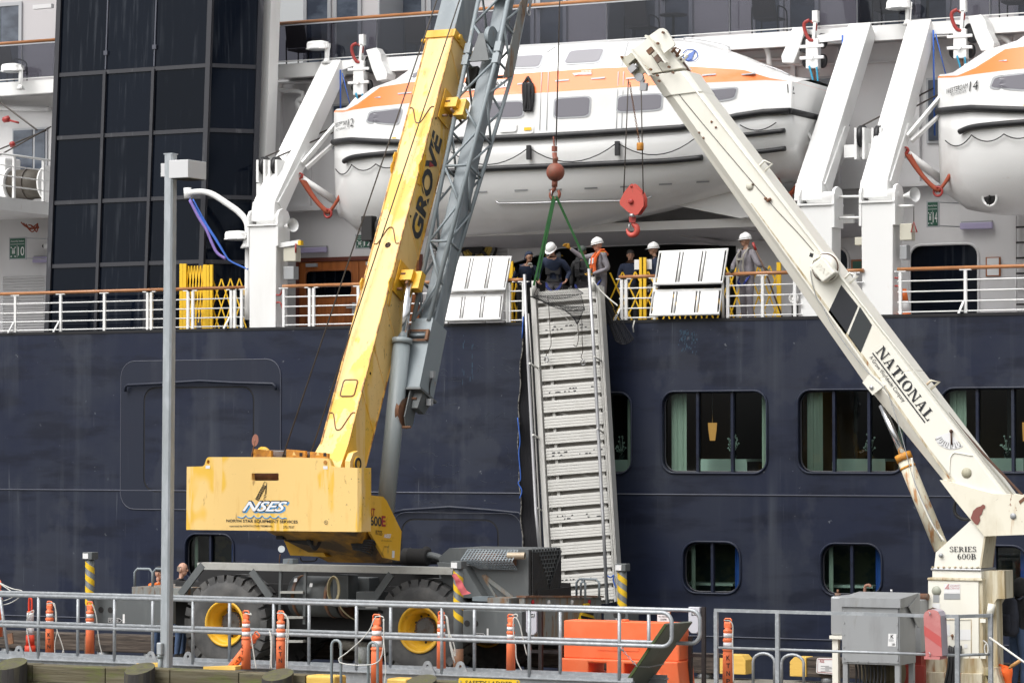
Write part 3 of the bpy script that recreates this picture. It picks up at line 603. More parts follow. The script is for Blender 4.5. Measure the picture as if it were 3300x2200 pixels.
# ================================================================ lifeboats
BC = YS + 1.95; BH = 1.62
def pl(line, u):
 if u <= line[0][0]: return line[0][1]
 for (a, va), (b, vb) in zip(line[:-1], line[1:]):
  if u <= b: return va + (vb - va) * (u - a) / (b - a)
 return line[-1][1]
SHEER = [(1063, 460), (1130, 452), (1290, 461), (1600, 446), (1790, 438), (2000, 425), (2200, 412), (2270, 400), (2345, 381), (2440, 363), (2560, 358), (2670, 395)]
O1 = [(1120, 362), (1150, 350), (1320, 333), (1600, 306), (1740, 300), (1970, 285), (2200, 270), (2490, 258), (2560, 263), (2640, 280)]
O2 = [(1120, 356), (1160, 330), (1225, 281), (1345, 262), (1640, 240), (1780, 230), (1975, 217), (2210, 214), (2400, 226), (2500, 258), (2560, 266), (2640, 285)]
RF = [(1120, 352), (1230, 278), (1330, 258), (1390, 190), (1450, 170), (1720, 152), (2020, 134), (2200, 132), (2290, 150), (2400, 192), (2500, 245), (2640, 266)]
RT_ = [(1120, 350), (1230, 272), (1340, 245), (1400, 172), (1470, 158), (1720, 146), (2030, 130), (2200, 128), (2300, 145), (2400, 182), (2510, 238), (2640, 262)]
KEEL = [(1100, 700), (1130, 742), (1200, 758), (1500, 748), (1800, 728), (2100, 668), (2300, 615), (2480, 572), (2640, 566)]
def zl(line, x, y, z0=10.0):
 z = z0
 for _ in range(8):
  u, v = proj((x, y, z)); z = P(u, pl(line, u), y).z
 return z
bx0 = P(1062, 470, BC - .5).x; bx1 = P(2545, 430, BC - BH).x
BL = bx1 - bx0
ST = [0, .008, .025, .05, .09, .15, .22, .26, .29, .33, .40, .5, .6, .68, .74, .79, .84, .90, .95, 1.0]
def hbm(t):   # half breadth along the boat
 if t < .22: return BH * (1 - (1 - t / .22) ** 2.6 * .80)
 return BH * (1 - max(0, t - .7) ** 2 * .35)
rows_h, rows_l, rows_o, rows_u, rows_r = [], [], [], [], []
for t in ST:
 x = bx0 + BL * t; h = hbm(t); ys = BC - h
 zs = zl(SHEER, x, ys); z1 = max(zl(O1, x, ys + .05 * h), zs + .25); z2 = max(zl(O2, x, ys + .20 * h), z1 + .003); z3 = max(zl(RF, x, ys + .42 * h), z2 + .02); z4 = max(zl(RT_, x, BC - .1), z3 + .02)
 zk = zl(KEEL, x, BC - .45 * h)
 b1 = max(0.02, min(.30, .12 + t))
 def mk(pts): return [V((x, BC - h * f, z)) for f, z in pts]
 near = [(1.0, zs), (.985, zs - (zs - zk) * .22), (.95, zs - (zs - zk) * .42), (.87, zs - (zs - zk) * .62), (.72, zs - (zs - zk) * .80), (.50, zs - (zs - zk) * .93), (.22, zk)]
 if t < .02: near = [(f * .9, z) for f, z in near]
 rows_h.append(mk(near) + mk([(-f, z) for f, z in near[::-1]]))
 rows_l.append((mk([(.985, zs), (.95, z1)]), mk([(-.985, zs), (-.95, z1)])))
 rows_o.append((mk([(.95, z1), (.80, z2)]), mk([(-.95, z1), (-.80, z2)])))
 rows_u.append((mk([(.80, z2), (.58, z3)]), mk([(-.80, z2), (-.58, z3)])))
 rows_r.append(mk([(.58, z3), (.3, z3 + (z4 - z3) * .8), (0, z4), (-.3, z3 + (z4 - z3) * .8), (-.58, z3)]))
boat = thing('lifeboat', 'large white lifeboat with orange band numbered 12, hanging behind both cranes', 'lifeboat', (bx0 + BL / 2, BC, rows_h[10][6].z), 'lifeboats hung in their davits')
hull_mb = MB(); hull_mb.loft(rows_h); obj('hull', hull_mb, M['gel'], boat)
def strips(rows, nm, m):
 b = MB()
 for k in (0, 1): b.loft([r[k] for r in rows], closed=False, caps=False)
 for r in (rows[0], rows[-1]):
  b.add([r[0][0], r[1][0], r[1][1], r[0][1]], [(0, 1, 2, 3)])
 obj(nm, b, m, boat); return b
low_mb = strips(rows_l, 'canopy_side', M['gel']); or_mb = strips(rows_o, 'orange_band', M['orangeb']); up_mb = strips(rows_u, 'canopy_shoulder', M['gel'])
rf_mb = MB(); rf_mb.loft(rows_r, closed=False, caps=False); obj('canopy_roof', rf_mb, M['gel'], boat)
SB = Surf(hull_mb, low_mb, or_mb, up_mb, rf_mb)
def fender(pts, r, nm='rubber_fender'):
 q = [SB.hit(u, v, .05) for u, v in pts]; q = [p for p in q if p is not None]; m = MB(); m.tube(catmull(q, 4), r, 8); obj(nm, m, M['black'], boat)
fp = [V((r[0].x, r[0].y - .05, r[0].z)) for r in rows_h]; fp2 = [V((r[-1].x, r[-1].y + .05, r[-1].z)) for r in rows_h]
m = MB(); m.tube(fp2[::-1] + [fp[0] + V((-.05, .3, 0))] + fp, .065, 8); obj('rubber_fender', m, M['black'], boat)
m = MB(); m.tube([fp[-1], V((fp[-1].x + .05, BC, fp[-1].z + .0)), fp2[-1]], .065, 8); obj('rubber_fender', m, M['black'], boat)
fender([(1116, 520), (1140, 508), (1200, 500), (1293, 492), (1380, 482), (1450, 472)], .06)
fender([(1420, 553), (1600, 542), (1800, 534), (2000, 525), (2150, 516), (2266, 505)], .06)
fender([(2370, 438), (2440, 430), (2532, 420)], .05); fender([(2390, 492), (2460, 485), (2534, 476)], .05)
def bwin(q, r=.18):
 c = V((sum(p[0] for p in q) / len(q), sum(p[1] for p in q) / len(q), 0)); f = MB(); g = MB()
 big = [(c.x + (p[0] - c.x) * 1.0 + (5 if p[0] > c.x else -5), c.y + (p[1] - c.y) + (5 if p[1] > c.y else -5)) for p in q]
 sticker(f, SB, rpoly(big, r), .012, 2, .02); w = obj('window', f, M['alu'], boat); sticker(g, SB, rpoly(q, r), .018, 2, .02); obj('pane', g, M['boatgl'], w)
for q in [[(1184, 392), (1195, 364), (1296, 351), (1281, 400)], [(1560, 380), (1567, 333), (1686, 328), (1684, 376)], [(1787, 379), (1791, 320), (1902, 313), (1897, 373)], [(1990, 361), (1994, 312), (2133, 304), (2130, 352)], [(2254, 333), (2236, 296), (2376, 284), (2366, 316)],
          [(1640, 218), (1655, 184), (1752, 178), (1736, 216)], [(1819, 206), (1838, 166), (1947, 158), (1930, 200)], [(1316, 252), (1352, 222), (1364, 214), (1358, 250)], [(1440, 234), (1452, 196), (1560, 190), (1548, 230)]]: bwin(q)
def tape(q, m, nm):
 b = MB(); sticker(b, SB, q, .014, 1); obj(nm, b, m, boat)
for u, v in [(1205, 318), (1305, 303), (1812, 262), (1928, 255), (2040, 254), (2285, 244), (2412, 242), (1690, 272)]: tape([(u - 22, v + 3), (u + 22, v - 1), (u + 22, v - 6), (u - 22, v - 2)], M['greybox'], 'reflective_tape')
for u, v in [(1410, 622), (1550, 618), (1680, 612), (1790, 610), (1905, 605), (2020, 600), (2145, 592), (2265, 584)]: tape([(u - 21, v + 4), (u + 21, v + 2), (u + 21, v - 3), (u - 21, v - 1)], M['greybox'], 'reflective_tape')
for u in (1738, 1760, 1985, 2002): tape([(u, 420), (u + 2.5, 420), (u + 10, 232), (u + 7, 232)], M['greybox'], 'panel_seam')
for a, b in (((1758, 170), (1790, 150)), ((2000, 215), (2022, 136))): tape([a, (a[0] + 5, a[1]), (b[0] + 5, b[1]), b], M['greybox'], 'panel_seam')
b = MB(); sticker(b, SB, rpoly([(1677, 433), (1679, 406), (1722, 402), (1720, 430)], .2), .02, 1, .02); obj('vent_box', b, M['gel'], boat)
b = MB(); sticker(b, SB, [(1691, 422), (1691, 412), (1714, 411), (1714, 421)], .035, 1); sticker(b, SB, [(1265, 448), (1265, 444), (1278, 443), (1278, 447)], .03, 1); obj('yellow_sticker', b, M['yelgate'], boat)
b = MB(); sticker(b, SB, rpoly([(1612, 428), (1614, 402), (1668, 398), (1666, 425)], .2), .03, 1, .04); obj('vent_box', b, M['gel'], boat)
b = MB()
for k in range(5):
 x = 1692 + k * 6.5; pp = [SB.hit(x + random.uniform(-3, 3), v, .05 + .02 * (k % 2)) for v in (275, 300, 330, 352, 360)]; b.tube(catmull([p for p in pp if p], 3), .035, 6)
p0 = SB.hit(1704, 252, .04); b.tube([p0, SB.hit(1692, 275, .06)], .03, 6); b.tube([p0, SB.hit(1716, 275, .06)], .03, 6)
tag_ = obj('rope_coil', b, M['rope'], None, 'black rope coil hung on the orange band beside the lattice jib', 'rope')
def grab(pts, toggles):
 m = MB(); q = [SB.hit(u, v, .06) for u, v in pts]
 for a, b in zip(q[:-1], q[1:]):
  if a and b: m.tube(sag(a, b, .17 * (b - a).length), .012, 5)
 obj('grab_rope', m, M['rope'], boat)
 for u, v in toggles:
  m = MB(); m.cbox(SB.hit(u, v, .07), .09, .07, .30); obj('toggle', m, M['black'], boat)
grab([(1458, 490), (1708, 476), (1993, 460), (2245, 445)], [(1709, 492), (1994, 479)])
grab([(1090, 545), (1140, 530), (1216, 528), (1300, 520), (1400, 512)], [])
grab([(2388, 403), (2505, 395)], [])
def roofrail(pts):
 m = MB(); m.tube(catmull([P(u, v, y) for u, v, y in pts], 4), .018, 6); obj('grab_rail', m, M['steel'], boat)
roofrail([(2208, 132, BC - .3), (2214, 122, BC - .3), (2330, 142, BC - .3), (2352, 160, BC - .3), (2355, 172, BC - .3)]); roofrail([(2440, 205, BC - .3), (2500, 222, BC - .3), (2545, 243, BC - .3)]); roofrail([(1705, 152, BC - .5), (1760, 146, BC - .5), (1765, 156, BC - .5)])
m = MB(); q = [SB.hit(u, v, .05) for u, v in [(1600, 645), (1612, 652), (1720, 650), (1840, 646), (1960, 642), (2040, 640), (2085, 634), (2100, 627)]]; m.tube([p for p in q if p], .022, 6); obj('keel_cooler_pipe', m, M['steel'], boat)
tp = SB.hit(1195, 712, .0) or P(1195, 712, BC - .8)
tn = V((-.35, -1, -.15)).normalized()
m = MB(); m.torus(tp, tn, .17, .03, 20, 6); m.lathe([(.17, -.01), (.14, -.015), (.13, -.02)], tp, tn, 20); obj('thruster_ring', m, M['gel'], boat); m = MB(); m.lathe([(.001, .004), (.15, .004), (.15, -.01)], tp, tn, 20); obj('thruster_tunnel', m, M['dark'], boat)
m = MB(); m.ball(tp + tn * .03, .035)
for k in range(2): e = V((0, 0, .15)) if k else V((.05, 0, .14)); m.tube([tp + tn * .02 - e, tp + tn * .02 + e], .012, 5)
obj('thruster_guard', m, M['dark'], boat)
m = MB(); kx = [P(u, 640, BC).x for u in (2120, 2390, 2480)]
m.prism([V((kx[0], BC - .09, P(2120, 650, BC).z)), V((kx[1], BC - .09, P(2390, 704, BC).z)), V((kx[2], BC - .09, P(2440, 690, BC).z)), V((kx[2], BC - .09, P(2480, 560, BC).z)), V((kx[0], BC - .09, P(2120, 600, BC).z))], (0, .18, 0)); obj('skeg', m, M['gel'], boat)
m = MB(); ring = [SB.hit(2225 + 24 * math.cos(a * math.pi / 9), 180 + 19 * math.sin(a * math.pi / 9), .02) for a in range(18)]; m.tube([p for p in ring if p], .012, 5, closed=True); sticker(m, SB, [(2206, 192), (2222, 174), (2243, 163), (2236, 178), (2230, 194), (2214, 197)], .02, 1); obj('emblem', m, mat('emblem_blue', (0.03, 0.10, 0.38), 0.4), boat)
m = MB(); sticker(m, SB, [(1846, 238), (1875, 236), (1907, 234), (1907, 242), (1860, 243), (1853, 246)], .02, 1); m.text('HATECKE', SB.hit(1875, 235.5, .03), SB.hit(1907, 234, .03), SB.hit(1876, 230, .03), .01, .2); obj('maker_lettering', m, M['signw'], boat)
dxb = P(3014, 367, BC - .5).x - P(1063, 460, BC - .5).x
boat2 = copy_tree(boat, (dxb, 0, 0), 'white lifeboat with orange band numbered 14, cut off by the right edge')
def pshift(u, v, off=.02):   # a point on the second boat's flank
 d = ray(u, v).normalized(); o = CAM - V((dxb, 0, 0)); loc, nor, i, ds = SB.t.ray_cast(o, d)
 if loc is None: return P(u, v, BC - .8)
 if nor.dot(d) > 0: nor = -nor
 return loc + nor * off + V((dxb, 0, 0))
def lettering(body, h, quad, par, m='ink', **k):
 b = MB(); b.text(body, h(*quad[0]), h(*quad[1]), h(*quad[2]), **k); obj('lettering', b, M[m], par)
hh = lambda u, v: SB.hit(u, v, .03) or P(u, v, BC - .8)
lettering('12', hh, [(1124, 411), (1141, 407), (1126, 385)], boat); lettering('WESTERDAM', hh, [(1080, 412), (1121, 402), (1082, 398)], boat); lettering('ROTTERDAM', hh, [(1086, 424), (1117, 415), (1087, 417)], boat)
lettering('12', hh, [(2540, 300), (2557, 304), (2538, 272)], boat)
b = MB(); b.box(V((0, 0, 0)), V((0, 0, 0))); b = MB(); sticker(b, SB, [(1480, 297), (1482, 270), (1640, 256), (1640, 282)], .016, 2); obj('name_board', b, M['signw'], boat); lettering('WESTERDAM', lambda u, v: SB.hit(u, v, .03), [(1492, 293), (1628, 280), (1494, 276)], boat)
hs_ = lambda u, v: pshift(u, v, .03)
lettering('14', hs_, [(3127, 296), (3153, 290), (3130, 264)], boat2); lettering('WESTERDAM', hs_, [(3052, 305), (3121, 285), (3054, 288)], boat2); lettering('ROTTERDAM', hs_, [(3068, 311), (3116, 298), (3069, 302)], boat2)
# ================================================================ davits
def davit(pl0, pr0, vtop, ab, at_, side, lab, blk):
 y0 = YS + .1; x0 = P(pl0, 950, y0).x; x1 = P(pr0, 950, y0).x; zt = P((pl0 + pr0) / 2, vtop, y0).z; xc = (x0 + x1) / 2
 t = thing('lifeboat_davit', lab, 'davit', (xc, y0 + .25, ZT), 'davits of the lifeboats')
 obj('pillar', MB().hexa([(x0, y0, ZD), (x1, y0, ZD), (x1, y0 + .5, ZD), (x0, y0 + .5, ZD), (x0 - .02, y0, zt), (x1 + .02, y0, zt), (x1 + .02, y0 + .5, zt), (x0 - .02, y0 + .5, zt)]), M['white'], t, bevel=.015)
 obj('pillar_cap', MB().box((x0 - .05, y0 - .04, zt), (x1 + .06, y0 + .54, zt + .04)), M['white'], t)
 hz = zt + .16
 m = MB(); m.cyl((x0 + .1, y0 + .2, hz), (x1 - .02, y0 + .2, hz), .13, n=18); m.cyl((x0 - .02, y0 + .2, hz), (x1 + .08, y0 + .2, hz), .07, n=12); obj('hinge_drum', m, M['white'], t)
 for xs, th in ((x0 - .06, .05), (x1 + .01, .06)):
  lp = [(y0 - .02, zt - .45), (y0 + .48, zt - .45), (y0 + .48, hz + .05), (y0 + .4, hz + .17), (y0 + .2, hz + .22), (y0 + .05, hz + .17), (y0 - .02, hz + .05)]
  obj('hinge_plate', MB().prism([V((xs, a, b)) for a, b in lp], (th, 0, 0)), M['white'], t)
 a = P(ab[0], ab[1], y0 + .32); tip = PX(at_[0], at_[1], a.x); a = V((a.x, a.y, a.z)); d = (tip - a).normalized()
 obj('arm', MB().beam(a, tip, .56, .44, up=(0, -1, 0), w2=.50, h2=.40), M['white'], t, bevel=.02)
 obj('arm_foot', MB().hexa([(a.x - .30, y0 + .05, hz - .05), (a.x + .30, y0 + .05, hz - .05), (a.x + .30, y0 + .55, hz - .05), (a.x - .30, y0 + .55, hz - .05), (a.x - .29, y0 + .12, a.z + .12), (a.x + .29, y0 + .12, a.z + .12), (a.x + .29, y0 + .66, a.z + .12), (a.x - .29, y0 + .66, a.z + .12)]), M['white'], t, bevel=.02)
 m = MB(); n = V((0, -d.z, d.y)); ex = a.x + .285
 m.prism([a + V((.286, 0, 0)) + n * .14, a + V((.286, 0, 0)) - n * .2, L3(a, tip, .42) + V((.262, 0, 0)) - n * .19, L3(a, tip, .38) + V((.262, 0, 0)) + n * .0], (.035, 0, 0)); obj('stiffener', m, M['white'], t)
 m = MB(); p = L3(a, tip, .22) + V((.30 * side if side > 0 else -.30, .22, -.05)); q = V((p.x + .9 * side, p.y + 1.5, p.z - .95)); m.cyl(p, L3(p, q, .55), .085, n=12); m.cyl(L3(p, q, .5), q, .05, n=10); obj('ram', m, M['white'], t)
 bu, bv0, bv1 = blk; b = P(bu, bv0, tip.y - .15); bb = P(bu, bv1, tip.y - .15); hgt = b.z - bb.z
 m = MB(); m.beam(tip - V((0, 0, .1)), V((b.x - .1 * side, b.y + .1, b.z + .02)), .22, .16); obj('head_beam', m, M['white'], t)
 hx = b.x + .42 * side * (1 if side > 0 else 1)
 m = MB(); lp = [(-.26, .26), (.02, .30), (.12, .16), (.16, -.02), (.30, -.30), (.28, -.44), (.02, -.46), (-.10, -.20)]
 m.prism([V((hx + side * aa, b.y - .02, b.z + bz)) for aa, bz in lp], (0, .42, 0)); obj('sheave_housing', m, M['white'], t, bevel=.02)
 m = MB(); m.cyl((hx - side * .20, b.y + .02, b.z - .10), (hx - side * .25, b.y + .3, b.z - .10), .15, n=18); obj('sheave', m, M['black'], t)
 bl = obj('fall_block', MB().box((b.x - .14, b.y - .08, bb.z), (b.x + .14, b.y + .12, b.z + .02)), M['white'], t, bevel=.02)
 for k, zz in enumerate((.22, .62)):
  obj('block_bar', MB().box((b.x - .27, b.y - .10, b.z - hgt * zz - .035), (b.x + .27, b.y - .04, b.z - hgt * zz + .03)), M['white'], bl, bevel=.01)
 m = MB(); m.cyl((b.x, b.y - .14, b.z - hgt * .62), (b.x, b.y - .09, b.z - hgt * .62), .05, n=10); obj('pin', m, M['white'], bl)
 for sx in (-.17, .17):
  m = MB(); m.cyl((b.x + sx * .75, b.y + .12, b.z - hgt * .72), (b.x + sx * 1.0, b.y + .18, b.z - hgt * .72), .15, n=16); m.cyl((b.x + sx * .75, b.y + .12, b.z - hgt * .02), (b.x + sx * 1.0, b.y + .18, b.z - hgt * .02), .16, n=16); obj('sheave', m, M['black'], bl)
 m = MB(); m.tube(catmull([(b.x - .05, b.y - .06, b.z + .42), (b.x - .16, b.y - .08, b.z + .36), (b.x - .15, b.y - .08, b.z + .2), (b.x - .06, b.y - .08, b.z + .02), (b.x + .03, b.y - .06, b.z - .02)], 4), [.038] * 17, 8); m.tube(catmull([(b.x - .05, b.y + .02, b.z + .40), (b.x + .06, b.y, b.z + .34), (b.x + .05, b.y, b.z + .2)], 4), .035, 6); obj('hook', m, M['redp'], bl)
 m = MB(); m.box((b.x + .0, b.y - .05, b.z + .38), (b.x + .12, b.y + .07, b.z + .62)); m.beam((b.x + .02, b.y, b.z), (b.x + .06, b.y, b.z + .4), .1, .06); obj('hook_bracket', m, M['white'], bl)
 m = MB(); m.tube([(b.x, b.y, bb.z), (b.x + .0, b.y + .05, bb.z - .45)], .05, 8); m.tube(catmull([(b.x - .04, b.y, bb.z - .4), (b.x - .12, b.y, bb.z - .55), (b.x - .02, b.y, bb.z - .72), (b.x + .06, b.y, bb.z - .6)], 4), .03, 6); obj('link', m, mat('rusty_link', (0.15, 0.08, 0.05), 0.7), bl)
 m = MB(); m.tube(catmull([(b.x - .05, b.y - .1, bb.z + .05), (b.x + .05, b.y - .12, bb.z - .3), (b.x + .06, b.y - .1, bb.z - .8)], 5), .022, 6); m.tube(catmull([(b.x + .12, b.y - .1, bb.z + .02), (b.x + .16, b.y - .12, bb.z - .35)], 5), .02, 6); obj('rope', m, M['teal'], bl)
 m = MB(); rx = tip.x + (b.x - tip.x) * .35; m.tube([(rx, b.y - .05, tip.z - .12), (rx + .02, b.y - .05, tip.z - 2.3)], .018, 6); m.tube([(rx + .05, b.y - .05, tip.z - .2), (rx + .28, b.y + .1, tip.z - 1.3)], .012, 6); obj('pull_rope', m, M['blue'], t)
 g = L3(a, tip, .30) + V((.34 * side, .05, 0)); g2 = g + V((1.05 * side, .55, 1.45))
 m = MB(); m.beam(g, g2, .05, .16, up=(0, -1, .3), w2=.05, h2=.05); m.beam(g + V((.05 * side, .05, -.1)), g2 + V((.12 * side, .3, -.3)), .05, .12, up=(0, -1, .3), w2=.04, h2=.05); obj('gripe_lever', m, M['white'], t)
 m = MB(); w0 = g + V((-.02 * side, -.08, -.35)); w1 = w0 + V((.62 * side, .15, -.78)); w2 = w1 + V((.40 * side, .1, .62))
 [m.tube(sag(w0 + V((0, .03 * j, .05 * j)), w1 + V((0, .03 * j, .02 * j)), .07 + .03 * j, 8), .042, 6) for j in range(3)]; [m.tube(sag(w1 + V((0, .03 * j, 0)), w2 + V((-.05 * j * side, .03 * j, 0)), .05, 6), .038, 6) for j in range(2)]; obj('gripe_strap', m, M['orstrap'], t)['kind'] = 'stuff'
 m = MB(); m.torus(w1, (0, 1, 0), .09, .025); m.torus(w0 + V((0, -.02, .06)), (0, 1, 0), .06, .02); obj('shackle', m, M['redp'], t)
 return t, x0, x1, zt
davit(804, 888, 728, (865, 668), (1079, 214), 1, 'white davit arm and pillar left of lifeboat 12, beside the glass tower', (1160, 200, 308))
davit(2580, 2680, 662, (2618, 610), (2779, 96), -1, 'left one of the twin white davits between the two lifeboats, holding lifeboat 12', (2620, 130, 222))
davit(2779, 2876, 653, (2828, 600), (2972, 86), 1, 'right one of the twin white davits between the two lifeboats, holding lifeboat 14', (3096, 98, 190))
a = P(2720, 480, YS + 1.2); c = P(2860, 480, YS + 1.2)
t = thing('sheave_bracket', 'white bracket with double sheaves between the twin davit arms', 'bracket', a - V((0, 0, .3)))
obj('cross_beam', MB().box((a.x, a.y, a.z - .18), (c.x, a.y + .2, a.z + .08)), M['white'], t)
for u in (2775, 2830):
 p = P(u, 470, YS + 1.1); obj('cheek_plate', MB().box((p.x - .11, p.y - .1, p.z - .28), (p.x - .06, p.y + .3, p.z + .36)), M['white'], t); obj('cheek_plate', MB().box((p.x + .06, p.y - .1, p.z - .28), (p.x + .11, p.y + .3, p.z + .36)), M['white'], t)
 m = MB(); m.cyl((p.x - .05, p.y + .08, p.z + .2), (p.x + .05, p.y + .08, p.z + .2), .22, n=18); obj('sheave', m, M['black'], t)
 m = MB(); m.tube([(p.x, p.y + .1, p.z + .42), (p.x + .9, p.y + 1.8, p.z + 1.3)], .018, 6); obj('wire', m, M['wire'], t)
p = P(830, 540, YS + .9)
t = thing('sheave_bracket', 'white bracket with double sheaves left of the first davit arm', 'bracket', p - V((0, 0, .4)))
for u in (848, 886):
 p = P(u, 545, YS + .8); obj('cheek_plate', MB().box((p.x - .12, p.y - .1, p.z - .3), (p.x - .06, p.y + .3, p.z + .2)), M['white'], t); obj('cheek_plate', MB().box((p.x + .06, p.y - .1, p.z - .3), (p.x + .12, p.y + .3, p.z + .2)), M['white'], t)
 m = MB(); m.cyl((p.x - .05, p.y + .08, p.z + .08), (p.x + .05, p.y + .08, p.z + .08), .2, n=18); obj('sheave', m, M['black'], t)
 m = MB(); m.tube([(p.x, p.y + .1, p.z + .28), (p.x + .8, p.y + 2.2, p.z + 1.2)], .018, 6); obj('wire', m, M['wire'], t)
obj('cross_beam', MB().box((P(830, 590, YS + .9).x, YS + .85, p.z - .55), (P(900, 590, YS + .9).x, YS + 1.2, p.z - .3)), M['white'], t)
# ================================================================ fittings on the upper deck side
def flood(u, v, y, vb, lab, sgn=1, two=False):
 p = P(u, v, y); t = thing('floodlight', lab, 'floodlight', P(u + 28 * sgn, vb, y), 'white floodlights of the ship')
 m = MB(); m.loft([[V((p.x + .25 * (abs(ca) ** .5) * (1 if ca > 0 else -1) * s, p.y + .17 * (abs(sa) ** .5) * (1 if sa > 0 else -1) * s, p.z + dz)) for ca, sa in [(math.cos(k * math.pi / 8), math.sin(k * math.pi / 8)) for k in range(16)]] for s, dz in ((1.06, -.07), (1.06, -.05), (1, -.05), (1, .05), (.92, .10), (.6, .12))]); obj('lamp_housing', m, M['white'], t)
 m = MB(); m.lathe([(.22, -.055), (.20, -.085), (.001, -.09)], p, n=14); obj('lens', m, M['greybox'], t)
 q = P(u + 28 * sgn, vb, y); m = MB(); m.tube([q, V((q.x, q.y, p.z - .02))], .05, 8); m.box((min(q.x, p.x + .2 * sgn), q.y - .07, p.z - .05), (max(q.x, p.x + .2 * sgn) + .06, q.y + .07, p.z + .06)); m.lathe([(.11, 0), (.05, .12)], q, n=10); obj('bracket', m, M['white'], t)
 m = MB(); m.tube(catmull([(p.x + .3 * sgn, p.y - .05, p.z + .04), (q.x + .1, q.y - .06, p.z - .1), (q.x + .08, q.y - .06, q.z)], 4), .014, 5); obj('cable', m, M['white'], t)
flood(38, 222, YB - .35, 290, 'white floodlight on a bracket left of the glass tower'); flood(1025, 150, YB - .3, 205, 'white floodlight above the first davit arm'); flood(2897, 18, YB - .4, 82, 'white floodlight above the twin davits')
flood(762, 762, YS + .2, 800, 'white floodlight low beside the davit pillar and folded gate');
t = thing('rescue_boom', 'curved white pipe boom with blue and violet slings beside the glass tower', 'boom', P(800, 1050, YS + .35))
path = catmull([P(u, v, YS + .35) for u, v in [(606, 624), (630, 619), (660, 619), (690, 629), (730, 655), (768, 682), (793, 712), (799, 750), (799, 850), (797, 1030)]], 4); m = MB(); m.tube(path, .07, 10); obj('pipe', m, M['white'], t)
m = MB(); m.tube([P(606, 640, YS + .35), P(604, 606, YS + .35)], .09, 10); obj('end_cap', m, M['white'], t)
m = MB(); m.tube(catmull([P(u, v, YS + .3) for u, v in [(612, 642), (650, 705), (690, 765), (722, 815), (738, 838), (770, 855), (800, 868)]], 4), .022, 6); m.tube(catmull([P(u, v, YS + .32) for u, v in [(622, 642), (660, 712), (700, 775), (735, 835)]], 4), .016, 6); obj('blue_rope', m, M['blue'], t)
m = MB(); m.tube(catmull([P(u, v, YS + .28) for u, v in [(612, 645), (640, 700), (665, 740), (682, 780), (700, 815), (728, 834)]], 4), .035, 6); obj('violet_sling', m, M['violet'], t)
def pbox(u0, v0, u1, v1, y, m, nm, lab, cat, d=.22):
 a, b, c, e = prect(u0, v0, u1, v1, y); o = obj(nm, MB().box((a, y, b), (c, y + d, e)), M[m], None, lab, cat, bevel=.012); return o
pbox(913, 797, 953, 842, YS + .2, 'beige', 'junction_box', 'beige box on the first davit pillar above the grey box', 'box'); pbox(913, 858, 946, 900, YS + .25, 'greybox', 'junction_box', 'grey box low on the first davit pillar beside the wooden doors', 'box')
pbox(2899, 720, 2938, 774, YS + .2, 'beige', 'junction_box', 'beige box on the right twin davit pillar above a grey box', 'box'); pbox(2899, 790, 2922, 836, YS + .25, 'greybox', 'junction_box', 'grey box on the right twin davit pillar below the beige box', 'box')
pbox(2754, 764, 2780, 790, YS + .25, 'beige', 'junction_box', 'small beige box between the twin davit pillars', 'box')
def horn(u, v, lab):
 p = P(u, v, YS + .3); m = MB(); m.lathe([(.03, 0), (.05, .1), (.08, .2), (.14, .3), (.15, .31)], p, (1, -.45, .05), 16, caps=False); t = obj('loudspeaker', m, M['white'], None, lab, 'loudspeaker'); return t
horn(918, 730, 'white horn loudspeaker on the first davit pillar'); horn(2912, 632, 'white horn loudspeaker on the right twin davit pillar')
for lab, pts in [('red pull handle hanging from a bracket on the right twin davit', [(2945, 665), (2945, 715)])]:
 t = thing('pull_handle', lab, 'handle', P(2945, 750, YS + .2)); m = MB(); m.tube([P(2897, 664, YS + .2), P(2945, 664, YS + .2)], .03, 8); obj('bracket', m, M['white'], t); m = MB(); m.tube([P(*q, YS + .2) for q in pts], .01, 5); obj('wire', m, M['wire'], t); m = MB(); m.tube([P(2945, 715, YS + .2), P(2936, 748, YS + .2), P(2955, 748, YS + .2)], .016, 6, closed=True); obj('grip', m, M['redp'], t)
for i, (u, v) in enumerate([(891, 950), (891, 975), (2884, 895), (2884, 922)]):
 s = -1 if i % 2 == 0 else 1; m = MB(); m.tube(catmull([P(u, v, YS + .12), P(u + 12, v, YS + .1), P(u + 18, v + 14 * s, YS + .1), P(u + 21, v + 22 * s, YS + .1)], 3), .02, 6)
 obj('tie_bar', m, M['redp'], None, ['upper red tie bar on the first davit pillar', 'lower red tie bar on the first davit pillar', 'upper red tie bar on the right twin davit pillar', 'lower red tie bar on the right twin davit pillar'][i], 'bar')
for i, (u0, v0, u1, v1) in enumerate([(962, 793, 1050, 814), (1662, 764, 1748, 786), (2372, 742, 2452, 762), (2708, 730, 2768, 748), (3093, 712, 3197, 738), (104, 823, 150, 846)]):
 y = (YW if i else YW) - .14 - (.6 if i == 5 else 0); a, b, c, d = prect(u0, v0, u1, v1, y)
 t = thing('tube_light', ['lilac tube light above the wooden doors', 'lilac tube light above the crew left of the red hook', 'lilac tube light behind the cream boom', 'lilac tube light between the twin davit pillars', 'lilac tube light under lifeboat 14', 'lilac tube light left of the glass tower'][i], 'light', ((a + c) / 2, y, b), 'tube lights along the promenade')
 obj('diffuser', MB().box((a, y, b), (c, y + .09, d - .03)), M['tube'], t, bevel=.015); obj('back_plate', MB().box((a + .02, y + .03, d - .028), (c - .02, y + .12, d)), M['greybox'], t)
